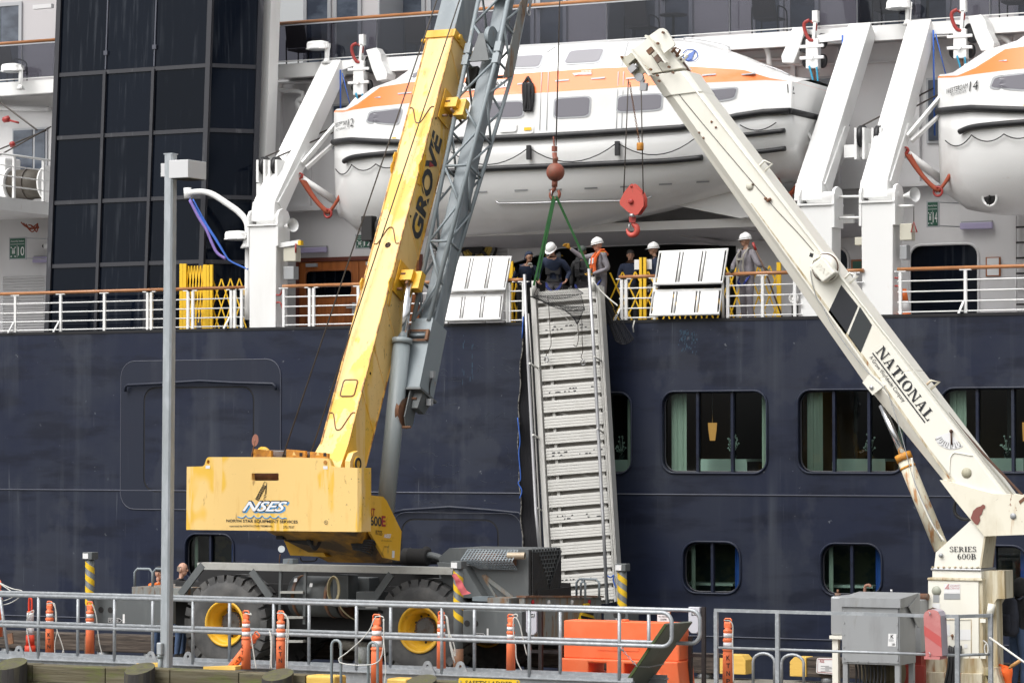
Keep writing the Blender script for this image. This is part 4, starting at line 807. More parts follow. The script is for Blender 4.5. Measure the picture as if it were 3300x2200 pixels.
def sign(u0, v0, u1, v1, y, num, lab, big=True):
 a, b, c, d = prect(u0, v0, u1, v1, y); t = thing('assembly_sign', lab, 'sign', ((a + c) / 2, y, b), 'green assembly station signs')
 obj('sign_frame', MB().box((a - .03, y + .001, b - .03), (c + .03, y + .03, d + .03)), M['alu'], t); obj('sign_board', MB().box((a, y - .006, b), (c, y, d)), M['green'], t)
 w, h = c - a, d - b; m = MB(); yy = y - .010; f = lambda s, r: V((a + w * s, yy, b + h * r))
 m.text('Assembly Station', f(.06, .80), f(.94, .80), f(.06, .90)); m.text(num, f(.55, .14), f(.95, .14), f(.55, .58)); m.flat([f(.04, .70), f(.96, .70), f(.96, .715), f(.04, .715)]); m.flat([f(.48, .05), f(.50, .05), f(.50, .66), f(.48, .66)])
 for s, r, p in ((.06, .58, 1), (.40, .58, -1), (.06, .08, 1), (.40, .08, -1)): m.flat([f(s, r), f(s + .06 * p, r + .0), f(s + .10 * p, r + (.06 if r < .3 else -.06)), f(s, r + (.05 if r < .3 else -.05))])
 for s in (.18, .25, .32): m.flat([f(s - .02, .24), f(s + .02, .24), f(s + .02, .42), f(s - .02, .42)]); m.flat([f(s - .018, .44), f(s + .018, .44), f(s + .018, .50), f(s - .018, .50)])
 obj('lettering', m, M['signw'], t); m = MB(); m.tube([V((c, y + .02, d)), V((c + .3, y + .5, d))], .015, 6); m.tube([V((c, y + .02, b)), V((c + .3, y + .5, b))], .015, 6); obj('sign_arm', m, M['alu'], t)
sign(32, 768, 81, 833, YW - 1.3, '10', 'green assembly station sign numbered 10, left of the glass tower'); sign(1148, 758, 1196, 798, YW - 1.0, '12', 'green assembly station sign numbered 12, half behind the yellow boom'); sign(2990, 652, 3022, 728, YW - 1.0, '14', 'green assembly station sign numbered 14, under lifeboat 14')
t = thing('notice_board', 'green notice in a wooden frame between the twin davit pillars', 'notice', P(2762, 876, YW - .06)); a, b, c, d = prect(2742, 836, 2782, 876, YW - .06); obj('frame', MB().box((a, YW - .05, b), (c, YW - .01, d)), M['door'], t); obj('notice', MB().box((a + .04, YW - .06, b + .04), (c - .04, YW - .051, d - .04)), M['green'], t)
t = thing('notice_board', 'white notice sheets in a wooden frame right of the big promenade window', 'notice', P(3198, 890, YW - .06)); a, b, c, d = prect(3176, 828, 3223, 890, YW - .06); obj('frame', MB().box((a, YW - .05, b), (c, YW - .01, d)), M['door'], t)
for k, (s0, s1) in enumerate(((.52, .95), (.05, .48))): obj('sheet', MB().box((a + .03, YW - .06, b + (d - b) * s0), (c - .03, YW - .051, b + (d - b) * s1)), M['signw'], t)
t = thing('wall_ladder', 'ladder of black rungs on the bulkhead at the right edge', 'ladder', P(3300, 1000, YW - .2)); xa, xb = P(3272, 850, YW - .15).x, P(3330, 850, YW - .15).x
for x in (xa, xb): obj('stile', MB().box((x - .02, YW - .16, ZD), (x + .02, YW - .1, ZD + 2.6)), M['white2'], t)
for k in range(8): m = MB(); m.tube([(xa + .02, YW - .15, ZD + .15 + k * .32), (xb - .02, YW - .15, ZD + .15 + k * .32)], .022, 6); obj('rung', m, M['dark'], t)
p = P(2915, 1010, YS + .5); t = thing('traffic_cone', 'small orange and white traffic cone beside the right twin davit pillar', 'cone', (p.x, p.y, ZD)); z = ZD
for r0, r1, z0, z1, mm in ((.19, .15, .03, .2, 'orangeb'), (.15, .10, .2, .42, 'signw'), (.10, .05, .42, .66, 'orangeb')): m = MB(); m.lathe([(r0 * .8, z0), (r1 * .8, z1)], (p.x, p.y, z), n=14); obj('cone_band', m, M[mm], t)
obj('base', MB().box((p.x - .18, p.y - .18, z), (p.x + .18, p.y + .18, z + .03)), M['orangeb'], t)
p = P(1538, 790, YW - .3); t = thing('hose_reel', 'yellow hose coil on a black reel behind the lattice jib', 'hose reel', p - V((0, 0, .45)))
for k in range(5): m = MB(); m.torus(p + V((0, -.03 * (k % 2), 0)), (0, 1, 0), .24 + .03 * k, .028, 26, 6); obj('hose', m, mat('yellow_hose', (0.50, 0.36, 0.07), 0.6) if k == 0 else bpy.data.materials['yellow_hose'], t)
m = MB()
for k in range(6): an = k * math.pi / 3 + .3; m.beam(p + V((0, -.08, 0)), p + V((math.cos(an) * .42, -.08, math.sin(an) * .42)), .07, .03, up=(0, 1, 0))
m.cyl(p + V((0, -.1, 0)), p + V((0, .2, 0)), .2, n=16); obj('reel_spokes', m, M['dark'], t); m = MB(); m.torus(p + V((0, .1, 0)), (0, 1, 0), .44, .03, 24, 6); obj('reel_rim', m, M['dark'], t)
xp = P(0, 650, YS + .9).x
def pe(u, v): return PX(u, v, xp)
slab('winch_platform', (XL, YS + .5, pe(60, 682).z), (xp, YW - .6, pe(60, 640).z), M['white'])
zp = pe(60, 640).z
t = thing('platform_railing', 'white pipe railing around the winch at the left edge', 'railing', (xp, YS + 1.5, zp))
for f in (1.0, .74, .5, .26): m = MB(); m.tube([(xp - 3, YS + .6, zp + 1.0 * f), (xp, YS + .6, zp + 1.0 * f), (xp, YW - .7, zp + 1.0 * f)], .028 if f == 1 else .016, 6); obj('rail_bar', m, M['white'], t)
for u in (45, 140): p = pe(u, 560); obj('post', MB().box((xp - .03, p.y - .03, zp), (xp + .03, p.y + .03, zp + 1.0)), M['white'], t)
p = PX(112, 570, xp - .9); t = thing('boat_winch', 'white boat winch with a dark wire drum behind the railing at the left edge', 'winch', (p.x, p.y, zp))
m = MB(); m.cyl((p.x - .45, p.y - .2, zp + .5), (p.x + .5, p.y - .2, zp + .5), .36, n=22); obj('wire_drum', m, mat('wire_rope_drum', (0.05, 0.042, 0.032), 0.6, bump=((30, 30, 30), .5, .02)), t)
for dx in (-.5, .0, .52): m = MB(); m.cyl((p.x + dx - .02, p.y - .2, zp + .5), (p.x + dx + .02, p.y - .2, zp + .5), .43 if dx else .39, n=22); obj('drum_flange', m, M['white' if dx else 'wire'], t)
obj('gearbox', MB().box((p.x - 1.25, p.y - .45, zp), (p.x - .55, p.y + .2, zp + 1.15)), M['white'], t, bevel=.04); m = MB(); m.cyl((p.x - 1.5, p.y - .2, zp + .75), (p.x - 1.25, p.y - .2, zp + .75), .2); obj('motor', m, M['greybox'], t)
for k, (a, b) in enumerate((((150, 420), (-60, 505)), ((0, 330), (120, 420)), ((165, 408), (0, 500)))): m = MB(); m.tube([P(*a, YS + 2.4), P(*b, YS + 1.6)], .02, 6); obj('winch_wire', m, M['wire'], t)
m = MB(); m.lathe([(.02, -.10), (.07, -.07), (.08, .07), (.02, .10)], P(20, 385, YS + 2), (1, .2, .2), 12); m.tube([P(30, 388, YS + 2), P(60, 396, YS + 2)], .025, 8); obj('fall_hook', m, M['redp'], t)
m = MB(); m.ball(P(40, 465, YS + 2), .08, .08, .07, 8, 6); m.box(P(32, 475, YS + 2), P(52, 468, YS + 2.1)); obj('wire_guide', m, M['redp'], t)
q = thing('upper_window', 'grey cabin window behind the winch at the left edge', 'window', P(85, 520, YW - .1)); a, b, c, d = prect(38, 412, 150, 560, YW - .06); obj('window_frame', MB().box((a, YW - .05, b), (c, YW - .002, d)), M['alu'], q); xm2 = (a + c) / 2
for xa, xb in ((a + .05, xm2 + .1), (xm2 + .17, c - .05)): obj('pane', MB().box((xa, YW - .07, b + .05), (xb, YW - .051, d - .05)), M['cabgl'], q)
m = MB()
for k in range(5): m.tube(catmull([P(68 + 8 * k, 716 + 3 * k, YW - 1), P(80 + 8 * k, 728 + (k % 3) * 5, YW - 1), P(100 + 6 * k, 735 + (k % 2) * 12, YW - 1), P(122, 720 + k * 2, YW - 1)], 4), .016, 5)
obj('cable_bundle', m, M['orstrap'], None, 'tangled rusty orange cable bundle under the winch platform', 'cable')
for i, (pts, r) in enumerate([([(905, 265), (905, 290), (975, 300), (955, 345)], .05), ([(975, 320), (960, 330), (965, 355)], .08), ([(2600, 140), (2608, 160), (2625, 195), (2630, 235)], .09), ([(2350, 135), (2460, 145), (2480, 215)], .06), ([(3170, 128), (3230, 122), (3270, 160)], .06)]):
 m = MB(); m.tube(catmull([P(u, v, YB + .3) for u, v in pts], 4), r, 8); obj('pipe', m, M['white'], ship)
for nm, (u0, v0, u1, v1) in (('a', (1070, 335, 1125, 480)), ('b', (2560, 248, 2690, 330)), ('c', (2985, 250, 3060, 460))):
 a, b, c, d = prect(u0, v0, u1, v1, YW - .05); w = obj('window_frame', MB().box((a, YW - .05, b), (c, YW - .002, d)), M['alu'], ship); obj('pane', MB().box((a + .05, YW - .07, b + .05), (c - .05, YW - .051, d - .05)), M['cabgl'], w)
# ================================================================ yellow rough terrain crane
RUST = (0.20, 0.085, 0.03)
M['yel'] = mat('crane_yellow', (0.84, 0.575, 0.215), 0.42, layers=[((0.80, 0.48, 0.05), (2.2, 2.2, 0.20), 0.49, 0.52, 0.92, (0.7, .7, .5), 0.49, 0.53), ((0.70, 0.40, 0.09), (6, 6, 0.8), 0.58, 0.76, 0.6), ((0.30, 0.15, 0.04), (9, 9, 3), 0.63, 0.72, 0.8, (1.1, 1.1, 1.1), 0.47, 0.60), ((0.10, 0.06, 0.03), (20, 20, 14), 0.63, 0.68, 0.9, (1.3, 1.3, .9), .50, .58)], bump=((2.0, 2.0, 2.0), .08, .02))
M['yelr'] = mat('rusty_yellow', (0.62, 0.27, 0.03), 0.6, layers=[((0.28, 0.11, 0.03), (8, 8, 8), 0.45, 0.65, 0.8)])
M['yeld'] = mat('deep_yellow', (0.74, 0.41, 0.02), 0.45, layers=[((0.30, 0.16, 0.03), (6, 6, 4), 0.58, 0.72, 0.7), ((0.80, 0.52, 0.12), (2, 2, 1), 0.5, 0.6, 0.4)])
M['grey'] = mat('crane_grey', (0.105, 0.115, 0.118), 0.5, layers=[((0.20, 0.21, 0.21), (3, 3, 1), 0.5, 0.8, 0.5), ((0.14, 0.07, 0.035), (6, 6, 6), 0.68, 0.75, 0.8, (1, 1, 1), 0.5, 0.6)])
M['boomgrey'] = mat('boom_grey', (0.195, 0.228, 0.25), 0.45, layers=[((0.40, 0.43, 0.44), (3, 3, 0.5), 0.5, 0.75, 0.6), ((0.22, 0.12, 0.06), (7, 7, 5), 0.68, 0.74, 0.8)])
M['jib'] = mat('jib_grey', (0.25, 0.288, 0.308), 0.45, layers=[((0.25, 0.14, 0.07), (7, 7, 3), 0.62, 0.70, 0.75, (.8, .8, .8), .45, .6)])
M['cylgrey'] = mat('cylinder_grey', (0.25, 0.285, 0.295), 0.4, layers=[((0.36, 0.39, 0.40), (8, 8, 0.4), 0.5, 0.75, 0.6)])
M['chrome'] = mat('chrome_rod', (0.75, 0.76, 0.78), 0.15, 1.0)
M['tyre'] = mat('tyre_rubber', (0.068, 0.068, 0.069), 0.85, layers=[((0.13, 0.128, 0.124), (3, 3, 3), 0.42, 0.68, 0.85)], bump=((20, 20, 20), .3, .01))
M['rust'] = mat('rusty_steel', (0.17, 0.08, 0.045), 0.8, layers=[((0.30, 0.15, 0.06), (6, 6, 6), 0.45, 0.7, 0.8), ((0.13, 0.13, 0.13), (3, 3, 3), 0.5, 0.6, 0.6)])
M['rustgrey'] = mat('rust_streaked_grey', (0.22, 0.23, 0.22), 0.7, layers=[((0.22, 0.11, 0.04), (7, 7, 1.2), 0.46, 0.62, 0.9), ((0.10, 0.05, 0.03), (9, 9, 4), 0.58, 0.68, 0.8)])
M['tread'] = mat('tread_plate', (0.50, 0.50, 0.47), 0.45, 0.35, layers=[((0.36, 0.35, 0.32), (5, 5, 5), 0.5, 0.7, 0.6)])
M['letr'] = mat('lettering_red', (0.35, 0.03, 0.03), 0.5); M['letw'] = mat('lettering_white', (0.8, 0.82, 0.85), 0.5); M['letb'] = mat('lettering_blue', (0.07, 0.33, 0.68), 0.5)
M['letg'] = mat('faded_black_lettering', (0.03, 0.032, 0.036), 0.55, layers=[((0.10, 0.10, 0.10), (6, 6, 6), 0.5, 0.7, 0.6)])
YG = 47.1
crane = thing('mobile_crane', 'big yellow rough terrain crane with its boom raised over the ship', 'crane', P(1040, 2160, 48.6))
crane.location.z = 0; BASE[crane.name].z = 0
def cp(nm, mb, m, lab=None, bevel=0, par=None): return obj(nm, mb, M[m] if isinstance(m, str) else m, par or crane, lab, bevel=bevel)
d0, d1 = P(635, 1812, YG), P(1461, 1828, YG); zt_, zb_ = 1.935, 1.815
m = MB(); m.hexa([(d0.x + .02, YG, zb_), (d1.x - .03, YG, zb_), (d1.x, YG + .3, zb_), (d0.x, YG + .3, zb_), (d0.x, YG, zt_), (d1.x, YG, zt_), (d1.x, YG + .3, zt_), (d0.x, YG + .3, zt_)]); cp('deck_plate', m, 'tread')
m = MB(); nx = 110
for i in range(nx):
 for j in range(4):
  x = d0.x + .04 + (d1.x - d0.x - .08) * (i + .5 * (j % 2)) / nx; z = zb_ + .018 + j * .027; s = 1 if (i + j) % 2 else -1
  m.hexa([(x - .012, YG - .004, z - .005 * s - .003), (x + .012, YG - .004, z + .005 * s - .003), (x + .012, YG + .001, z + .005 * s - .003), (x - .012, YG + .001, z - .005 * s - .003), (x - .012, YG - .004, z - .005 * s + .004), (x + .012, YG - .004, z + .005 * s + .004), (x + .012, YG + .001, z + .005 * s + .004), (x - .012, YG + .001, z - .005 * s + .004)])
o = cp('tread_pattern', m, 'tread'); o['kind'] = 'stuff'
for a, b in (((655, 1818), (582, 1915)), ((812, 1838), (872, 1925)), ((1262, 1848), (1205, 1930))):
 m = MB(); m.beam(P(*a, YG + .02), P(*b, YG + .02), .13, .05, up=(0, -1, 0)); cp('fender_strut', m, 'grey')
m = MB(); xa, xb = P(566, 1920, YG).x, P(1700, 1920, YG).x
m.box((xa - .5, YG + .75, .75), (xb - .15, YG + 2.0, 1.55)); cp('chassis', m, mat('chassis_black', (0.016, 0.016, 0.017), 0.8))
m = MB(); m.box((xa + .2, YG + 2.45, .3), (xb - .4, YG + 2.5, 1.6)); cp('far_skirt', m, 'dark')
M['hubg'] = mat('oily_hub', (0.085, 0.088, 0.09), 0.6, layers=[((0.05, 0.03, 0.02), (9, 9, 9), .45, .65, .9)])
m = MB(); m.box((xa - .1, YG + .90, .62), (xb - .2, YG + .93, 1.80)); cp('underbody_shade_panel', m, bpy.data.materials['chassis_black'])  # dark panel added as the shade under the carrier, hides the far tyres
def wheel(c, far=False):
 w = obj('wheel', MB().lathe([(.40, .0), (.46, -.02), (.62, -.035), (.74, -.01), (.81, .06), (.832, .14), (.832, .46), (.81, .54), (.74, .60), (.40, .6)], c, (0, 1, 0), 40, caps=False), M['tyre'], crane)
 m = MB(); nl = 26
 for i in range(nl):
  for s in (0, 1):
   a = 2 * math.pi * (i + .5 * s) / nl; da = .088
   y0, y1 = (c.y - .012, c.y + .31) if s == 0 else (c.y + .29, c.y + .61)
   pts = []
   for r, sh in ((.74, 0), (.864, 0)):
    for yy, aa in ((y0, a - da), (y0, a + da), (y1, a + da + (.10 if s == 0 else -.10)), (y1, a - da + (.10 if s == 0 else -.10))):
     rr = r if (yy not in (y0 if s == 0 else y1,)) or r > .8 else .72
     pts.append(V((c.x + rr * math.cos(aa), yy, c.z + rr * math.sin(aa))))
   m.hexa(pts)
 obj('tread_lugs', m, M['tyre'], w)
 m = MB(); m.lathe([(.415, -.03), (.405, -.05), (.375, -.045), (.36, -.01), (.345, .03), (.325, .05), (.295, .08), (.275, .26), (.17, .29), (.001, .29)], c, (0, 1, 0), 36, caps=False); obj('rim', m, M['yeld'], w)
 m = MB(); m.lathe([(.200, .285), (.200, .20), (.165, .18), (.15, .18), (.001, .18)], c, (0, 1, 0), 24, caps=False); obj('hub', m, M['hubg'], w)
 m = MB()
 for i in range(22): a = i * 2 * math.pi / 22; m.cyl((c.x + .185 * math.cos(a), c.y + .175, c.z + .185 * math.sin(a)), (c.x + .185 * math.cos(a), c.y + .20, c.z + .185 * math.sin(a)), .012, n=5)
 obj('hub_bolts', m, M['rust'], w)
 m = MB()
 for i in range(10): a = i * 2 * math.pi / 10 + .2; m.cyl((c.x + .238 * math.cos(a), c.y + .262, c.z + .238 * math.sin(a)), (c.x + .238 * math.cos(a), c.y + .285, c.z + .245 * math.sin(a)), .022, n=8)
 obj('rim_holes', m, M['dark'], w)
for u in (727, 1353):
 c = P(u, 2008 if u < 1000 else 2027, YG); c.z = .862; wheel(c); wheel(V((c.x - (.05 if u < 1000 else -.3), YG + 1.95, .862)))
 m = MB(); m.cyl((c.x, YG + .3, .86), (c.x, YG + 2.2, .86), .16); cp('axle', m, 'dark')
ta, tb = P(925, 1918, YG + .15), P(1078, 1918, YG + .15)
m = MB(); m.cyl((ta.x, YG + .5, ta.z - .02), (tb.x, YG + .5, ta.z - .02), .36, n=26); cp('fuel_tank', m, 'grey')
for u in (930, 1035, 1078): x = P(u, 1918, YG).x; m = MB(); m.cyl((x - .03, YG + .5, ta.z - .02), (x + .03, YG + .5, ta.z - .02), .372, n=26); cp('tank_strap', m, 'rust')
for u in (905, 985): m = MB(); m.beam(P(u, 1835, YG + .05), P(u - 4, 2010, YG + .05), .05, .04, up=(0, -1, 0)); cp('step_rail', m, 'grey')
for v in (1907, 1988, 2065): a, b = P(908, v, YG + .05), P(982, v, YG + .05); m = MB(); m.beam(a, b, .12, .04); cp('step', m, 'tread')
for u0, v0, u1, v1, y, mm, nm in ((1072, 1852, 1122, 1955, YG + .1, 'grey', 'side_box'), (1147, 1906, 1220, 1964, YG + .06, 'grey', 'battery_box'), (1122, 1860, 1190, 1935, YG + .5, 'grey', 'valve_box')):
 a, b, c, d = prect(u0, v0, u1, v1, y); cp(nm, MB().box((a, y, b), (c, y + .35, d)), mm, bevel=.01)
m = MB()
for i in range(5): m.flat([P(1180 + (i % 3) * 2, 0, YG)] * 0 or [P(1178, 1951 + i * 1.6, YG + .055), P(1217, 1951 + i * 1.6, YG + .055), P(1217, 1952 + i * 1.6, YG + .055), P(1178, 1952 + i * 1.6, YG + .055)])
for u, v in ((952, 1868), (1002, 1884), (1158, 1950)): m.flat([P(u - 6, v + 6, YG + .06), P(u + 4, v + 6, YG + .06), P(u + 6, v - 6, YG + .06), P(u - 3, v - 6, YG + .06)])
cp('data_plate', m, 'signw')
m = MB(); cc = P(1076, 1898, YG + .0)
for i in range(6): m.tube([V((cc.x + (.10 + .008 * i) * math.cos(a) * .9 + .006 * i, cc.y - .012 * i, cc.z + (.20 + .006 * i) * math.sin(a))) for a in [k * math.pi / 8 for k in range(16)]], .013, 6, closed=True)
m.tube(catmull([P(1094, 1935, YG), P(1100, 1960, YG), P(1125, 1985, YG + .1), P(1145, 1996, YG + .2)], 4), .013, 6)
rc = obj('rope_coil', m, mat('straw_rope', (0.42, 0.36, 0.22), 0.9), None, 'straw coloured rope coil hung on the crane between its wheels', 'rope')
M['stripe_y'] = mat('stripe_yellow', (0.78, 0.50, 0.02), 0.45, layers=[((0.3, 0.2, 0.05), (9, 9, 9), 0.62, 0.72, 0.6)])
def jack(u, v0, y, lab, vbot=None, head=True):
 top = P(u, v0, y); x = top.x; t = obj('outrigger_jack', MB().cyl((x, y, .12), (x, y, top.z - .04), .082, n=20), M['grey'], crane, lab)
 z = top.z - .16; k = 0; m = MB(); n = 16
 for s in range(4):
  vs = []; fs = []
  for i in range(n + 1):
   a = -math.pi * 1.25 + i * math.pi * 1.5 / n; zz = z - s * .22 - .02 - .10 * math.sin(a * .5 + .9) * 1.2
   vs += [V((x + .0845 * math.cos(a), y + .0845 * math.sin(a), zz)), V((x + .0845 * math.cos(a), y + .0845 * math.sin(a), zz - .11))]
  for i in range(n): fs.append((2 * i, 2 * i + 1, 2 * i + 3, 2 * i + 2))
  m.add(vs, fs, True)
 obj('stripe', m, M['stripe_y'], t)
 obj('jack_head', MB().box((x - .095, y - .1, top.z - .13), (x + .11, y + .1, top.z)), M['grey'], t, bevel=.008)
 obj('label_plate', MB().box((x - .085, y - .104, top.z - .115), (x + .03, y - .101, top.z - .02)), M['signw'], t)
 obj('lower_tube', MB().cyl((x, y, .05), (x, y, .62), .088, n=20), M['rust'], t)
 obj('float_pad', MB().cyl((x, y, .0), (x, y, .06), .22, n=20), M['rust'], t)
def outrig(u0, v0, u1, v1, y, flip=False):
 a, b, c, d = prect(u0, v0, u1, v1, y); h = cp('outrigger_beam', MB().box((a, y, b), (c, y + .45, d)), 'grey', bevel=.01)
 for f in ((.10, .24) if not flip else (.52, .78)):
  m = MB(); xx = a + (c - a) * f; m.lathe([(.001, 0), (.055, 0), (.055, .004)], (xx, y - .002, b + (d - b) * .55), (0, -1, 0), 14); obj('hole', m, M['dark'], h)
 q = lambda s, r: V((a + (c - a) * s, y - .004, b + (d - b) * r)); s0, s1 = (.21, .42) if not flip else (.08, .5)
 m = MB(); m.flat([q(s0, .05), q(s1 - .05, .05), q(s1, .14), q(s1 - .05, .23), q(s0, .23)]); obj('arrow_plate', m, M['signw'], h)
 m = MB(); dz = V((0, -.002, 0)); m.flat([q(s0 + .005, .065) + dz, q(s1 - .052, .065) + dz, q(s1 - .01, .14) + dz, q(s1 - .052, .215) + dz, q(s0 + .005, .215) + dz]); obj('arrow_ground', m, M['ink'], h)
 m = MB(); m.text('MID-EXTEND', q(s0 + .015, .09) + dz * 2, q(s1 - .055, .09) + dz * 2, q(s0 + .015, .19) + dz * 2); obj('lettering', m, M['signw'], h)
 m = MB(); m.flat([q(s1 + .005, .03), q(s1 + .035, .03), q(s1 + .035, .40), q(s1 + .005, .40)]); obj('marker', m, M['signw'], h); return h
outrig(304, 1930, 522, 2010, 46.4); outrig(1486, 1967, 1682, 2062, 46.6); outrig(1945, 1958, 2024, 2008, 49.3, True)
jack(290, 1778, 46.2, 'striped outrigger jack at the left end of the crane'); jack(1477, 1807, 46.2, 'striped outrigger jack with a red rag, right of the right wheel'); jack(2005, 1815, 49.45, 'striped outrigger jack behind the orange barrier')
a, b, c, d = prect(425, 1892, 600, 1932, YG + .2); cp('front_frame', MB().box((a, YG + .2, b), (c, YG + 2.4, d)), 'rustgrey')
for u0, u1, v, y in ((434, 491, 1832, YG + .4), (494, 540, 1832, YG + .9), (1858, 1931, 1865, 49.8), (1872, 1886, 1868, 49.3)):
 m = MB(); vb = 1890 if u0 < 1000 else 1930; a, b = P(u0, vb, y), P(u1, vb, y); tz = P((u0 + u1) / 2, v, y).z
 m.tube([a, V((a.x, a.y, tz - .06)), V((a.x + .06, a.y, tz)), V((b.x - .06, b.y, tz)), V((b.x, b.y, tz - .06)), b], .022, 8); cp('grab_rail', m, 'boomgrey')
hy = YG + .55; Hx0, Hx1 = P(1415, 1850, hy).x, P(1703, 1850, hy).x; hz0, hz1 = P(1600, 1925, hy).z, P(1600, 1768, hy).z
m = MB(); m.prism([V((Hx0 + .2, hy, hz1)), V((Hx1, hy, hz1)), V((Hx1, hy, hz0)), V((Hx0, hy, hz0)), V((Hx0, hy, hz1 - .16))], (0, 1.25, 0)); hood = cp('engine_hood', m, 'grey')
m = MB(); m.prism([V((Hx0 + .3, hy - .26, hz0)), V((Hx0 + 1.0, hy - .26, hz0)), V((Hx0 + .62, hy - .26, hz0 + .55)), V((Hx0 + .1, hy - .26, hz0 + .6))], (0, .27, 0)); obj('hood_skirt', m, M['grey'], hood)
m = MB(); m.beam(P(1560, 1855, hy - .02), P(1650, 1925, hy - .02), .07, .03, up=(0, -1, 0)); m.beam(P(1555, 1852, hy - .02), P(1600, 1925, hy - .02), .04, .02, up=(0, -1, 0)); obj('hood_rib', m, M['rustgrey'], hood)
gx = Hx1 + .012; gy0, gy1 = hy + .04, PX(1801, 1850, gx).y; gz0, gz1 = P(1703, 1918, hy).z, P(1703, 1772, hy).z
obj('grille_frame', MB().box((gx - .01, gy0, gz0), (gx + .01, gy1, gz1)), M['dark'], hood)
m = MB()
for r in range(11):
 z = gz0 + (gz1 - gz0) * (r + .5) / 11; m.box((gx + .012, gy0 + .04, z - .008), (gx + .03, gy1 - .04, z + .008))
 for k in range(9):
  y = gy0 + .05 + (gy1 - gy0 - .1) * ((k + (.5 if r % 2 else 0)) / 9); m.box((gx + .012, y - .006, z + .008), (gx + .03, y + .006, z + (gz1 - gz0) / 11 - .008))
obj('grille_mesh', m, M['grey'], hood)
cov = mat('black_vinyl', (0.022, 0.022, 0.023), 0.55, bump=((7, 7, 7), .6, .04))
w = gy1 - gy0; h = gz1 - gz0
for sg, q in ((0, [(0, 0), (.52, 0), (.50, .12), (.42, .38), (.16, .92), (0, .97)]), (1, [(1, 0), (.54, 0), (.60, .28), (.70, .42), (.97, .93), (1, .97)])):
 m = MB(); m.prism([V((gx + .035 + (.03 if 0 < f < 1 else 0), gy0 + w * f, gz0 + h * r)) for f, r in q], (.012, 0, 0)); obj('grille_cover', m, cov, hood)
m = MB(); mz1 = P(1560, 1772, hy).z
for row in range(7):
 yy = hy - .30 + (.10 * row if row < 4 else .0);
ga, gb = P(1488, 1800, hy - .25), P(1652, 1800, hy - .25)
p_top = [V((ga.x + .02, hy - .05, ga.z + .16)), V((gb.x, hy - .05, ga.z + .16))]; p_mid = [V((ga.x, hy - .28, ga.z - .02)), V((gb.x, hy - .28, ga.z - .02))]; p_bot = [V((ga.x + .3, hy - .12, ga.z - .17)), V((gb.x + .02, hy - .12, ga.z - .17))]
m = MB()
for (A, B), nr in (((p_top, p_mid), 6), ((p_mid, p_bot), 5)):
 for r in range(nr + 1):
  t_ = r / nr; m.beam(L3(A[0], B[0], t_), L3(A[1], B[1], t_), .012, .006, up=(0, -1, 1))
 for c_ in range(17):
  t_ = c_ / 16; m.beam(L3(A[0], A[1], t_), L3(B[0], B[1], t_), .02, .006, up=(0, -1, 1))
cp('muffler_guard', m, 'boomgrey')
m = MB(); m.cyl((ga.x + .05, hy - .06, ga.z), (gb.x - .05, hy - .06, ga.z), .11, n=16); cp('muffler', m, 'rust')
m = MB(); e0 = P(1636, 1790, hy - .18); e1 = P(1692, 1790, hy - .12); m.tube([e0, e1], .062, 14, cap=False); cp('exhaust_pipe', m, mat('heat_stained_pipe', (0.40, 0.33, 0.24), 0.5, 0.3)); m = MB(); m.cyl(e1 - V((.03, 0, 0)), e1 - V((.02, 0, 0)), .058, n=14); cp('pipe_bore', m, 'dark')
f0, f1 = P(1300, 1793, YG + .7), P(1386, 1795, YG + .7)
m = MB(); m.lathe([(.13, 0), (.155, .02), (.155, .12), (.165, .13), (.155, .15), (.155, .48), (.13, .50)], f0, (f1 - f0).normalized(), 22); cp('air_filter', m, 'dark')
m = MB(); m.tube(catmull([P(1372, 1790, YG + .7), P(1395, 1790, YG + .7), P(1425, 1800, YG + .72), P(1458, 1818, YG + .75)], 5), .062, 12); cp('intake_pipe', m, 'grey')
m = MB(); m.lathe([(.001, 0), (.085, 0), (.085, .03), (.04, .05)], P(1375, 1775, YG + .9), (.3, -1, .2), 16); cp('filter_cap', m, 'dark')
bxp = P(1690, 1990, YG + .0).x; r0 = PX(1690, 1990, bxp).y; r1 = PX(1938, 1990, bxp).y
bz1 = P(1690, 1925, YG).z; bz0 = bz1 - .78; bzf = PX(1938, 1925, bxp).z
rb = cp('rear_bumper', MB().hexa([(bxp - .1, r0, bz0), (bxp, r0, bz0), (bxp, r1, bz0), (bxp - .1, r1, bz0), (bxp - .1, r0, bz1), (bxp, r0, bz1), (bxp, r1, bzf), (bxp - .1, r1, bzf)]), 'rustgrey')
m = MB(); m.beam((bxp - .05, r0 - .02, bz1 + .02), (bxp - .05, r1 + .02, bzf + .02), .18, .03); obj('bumper_lip', m, M['rust'], rb)
for f, mm in ((.10, 'redl'), (.30, 'signw'), (.60, 'signw'), (.83, 'redl')):
 if mm == 'redl' and 'redl' not in M: M['redl'] = mat('red_tail_lamp', (0.5, 0.01, 0.02), 0.2)
 m = MB(); m.lathe([(.05, 0), (.045, .02), (.001, .03)], (bxp, r0 + (r1 - r0) * f, bz1 + (bzf - bz1) * f - .08), (1, 0, 0), 14); obj('tail_lamp', m, M[mm], rb)
m = MB(); m.prism([(bxp + .004, r0 + (r1 - r0) * .60, bz0), (bxp + .004, r0 + (r1 - r0) * .75, bz1 - .2), (bxp + .004, r0 + (r1 - r0) * .80, bz1 - .2), (bxp + .004, r0 + (r1 - r0) * .95, bz0)], (.05, 0, 0)); hz = obj('hazard_wedge', m, M['stripe_y'], rb)
for k in range(5): z = bz0 + .06 + k * .1; m = MB(); m.beam((bxp + .057, r0 + (r1 - r0) * (.63 + .02 * k), z), (bxp + .057, r0 + (r1 - r0) * (.90 - .012 * k), z - .08), .012, .045, up=(0, 0, 1)); obj('hazard_stripe', m, M['ink'], rb)
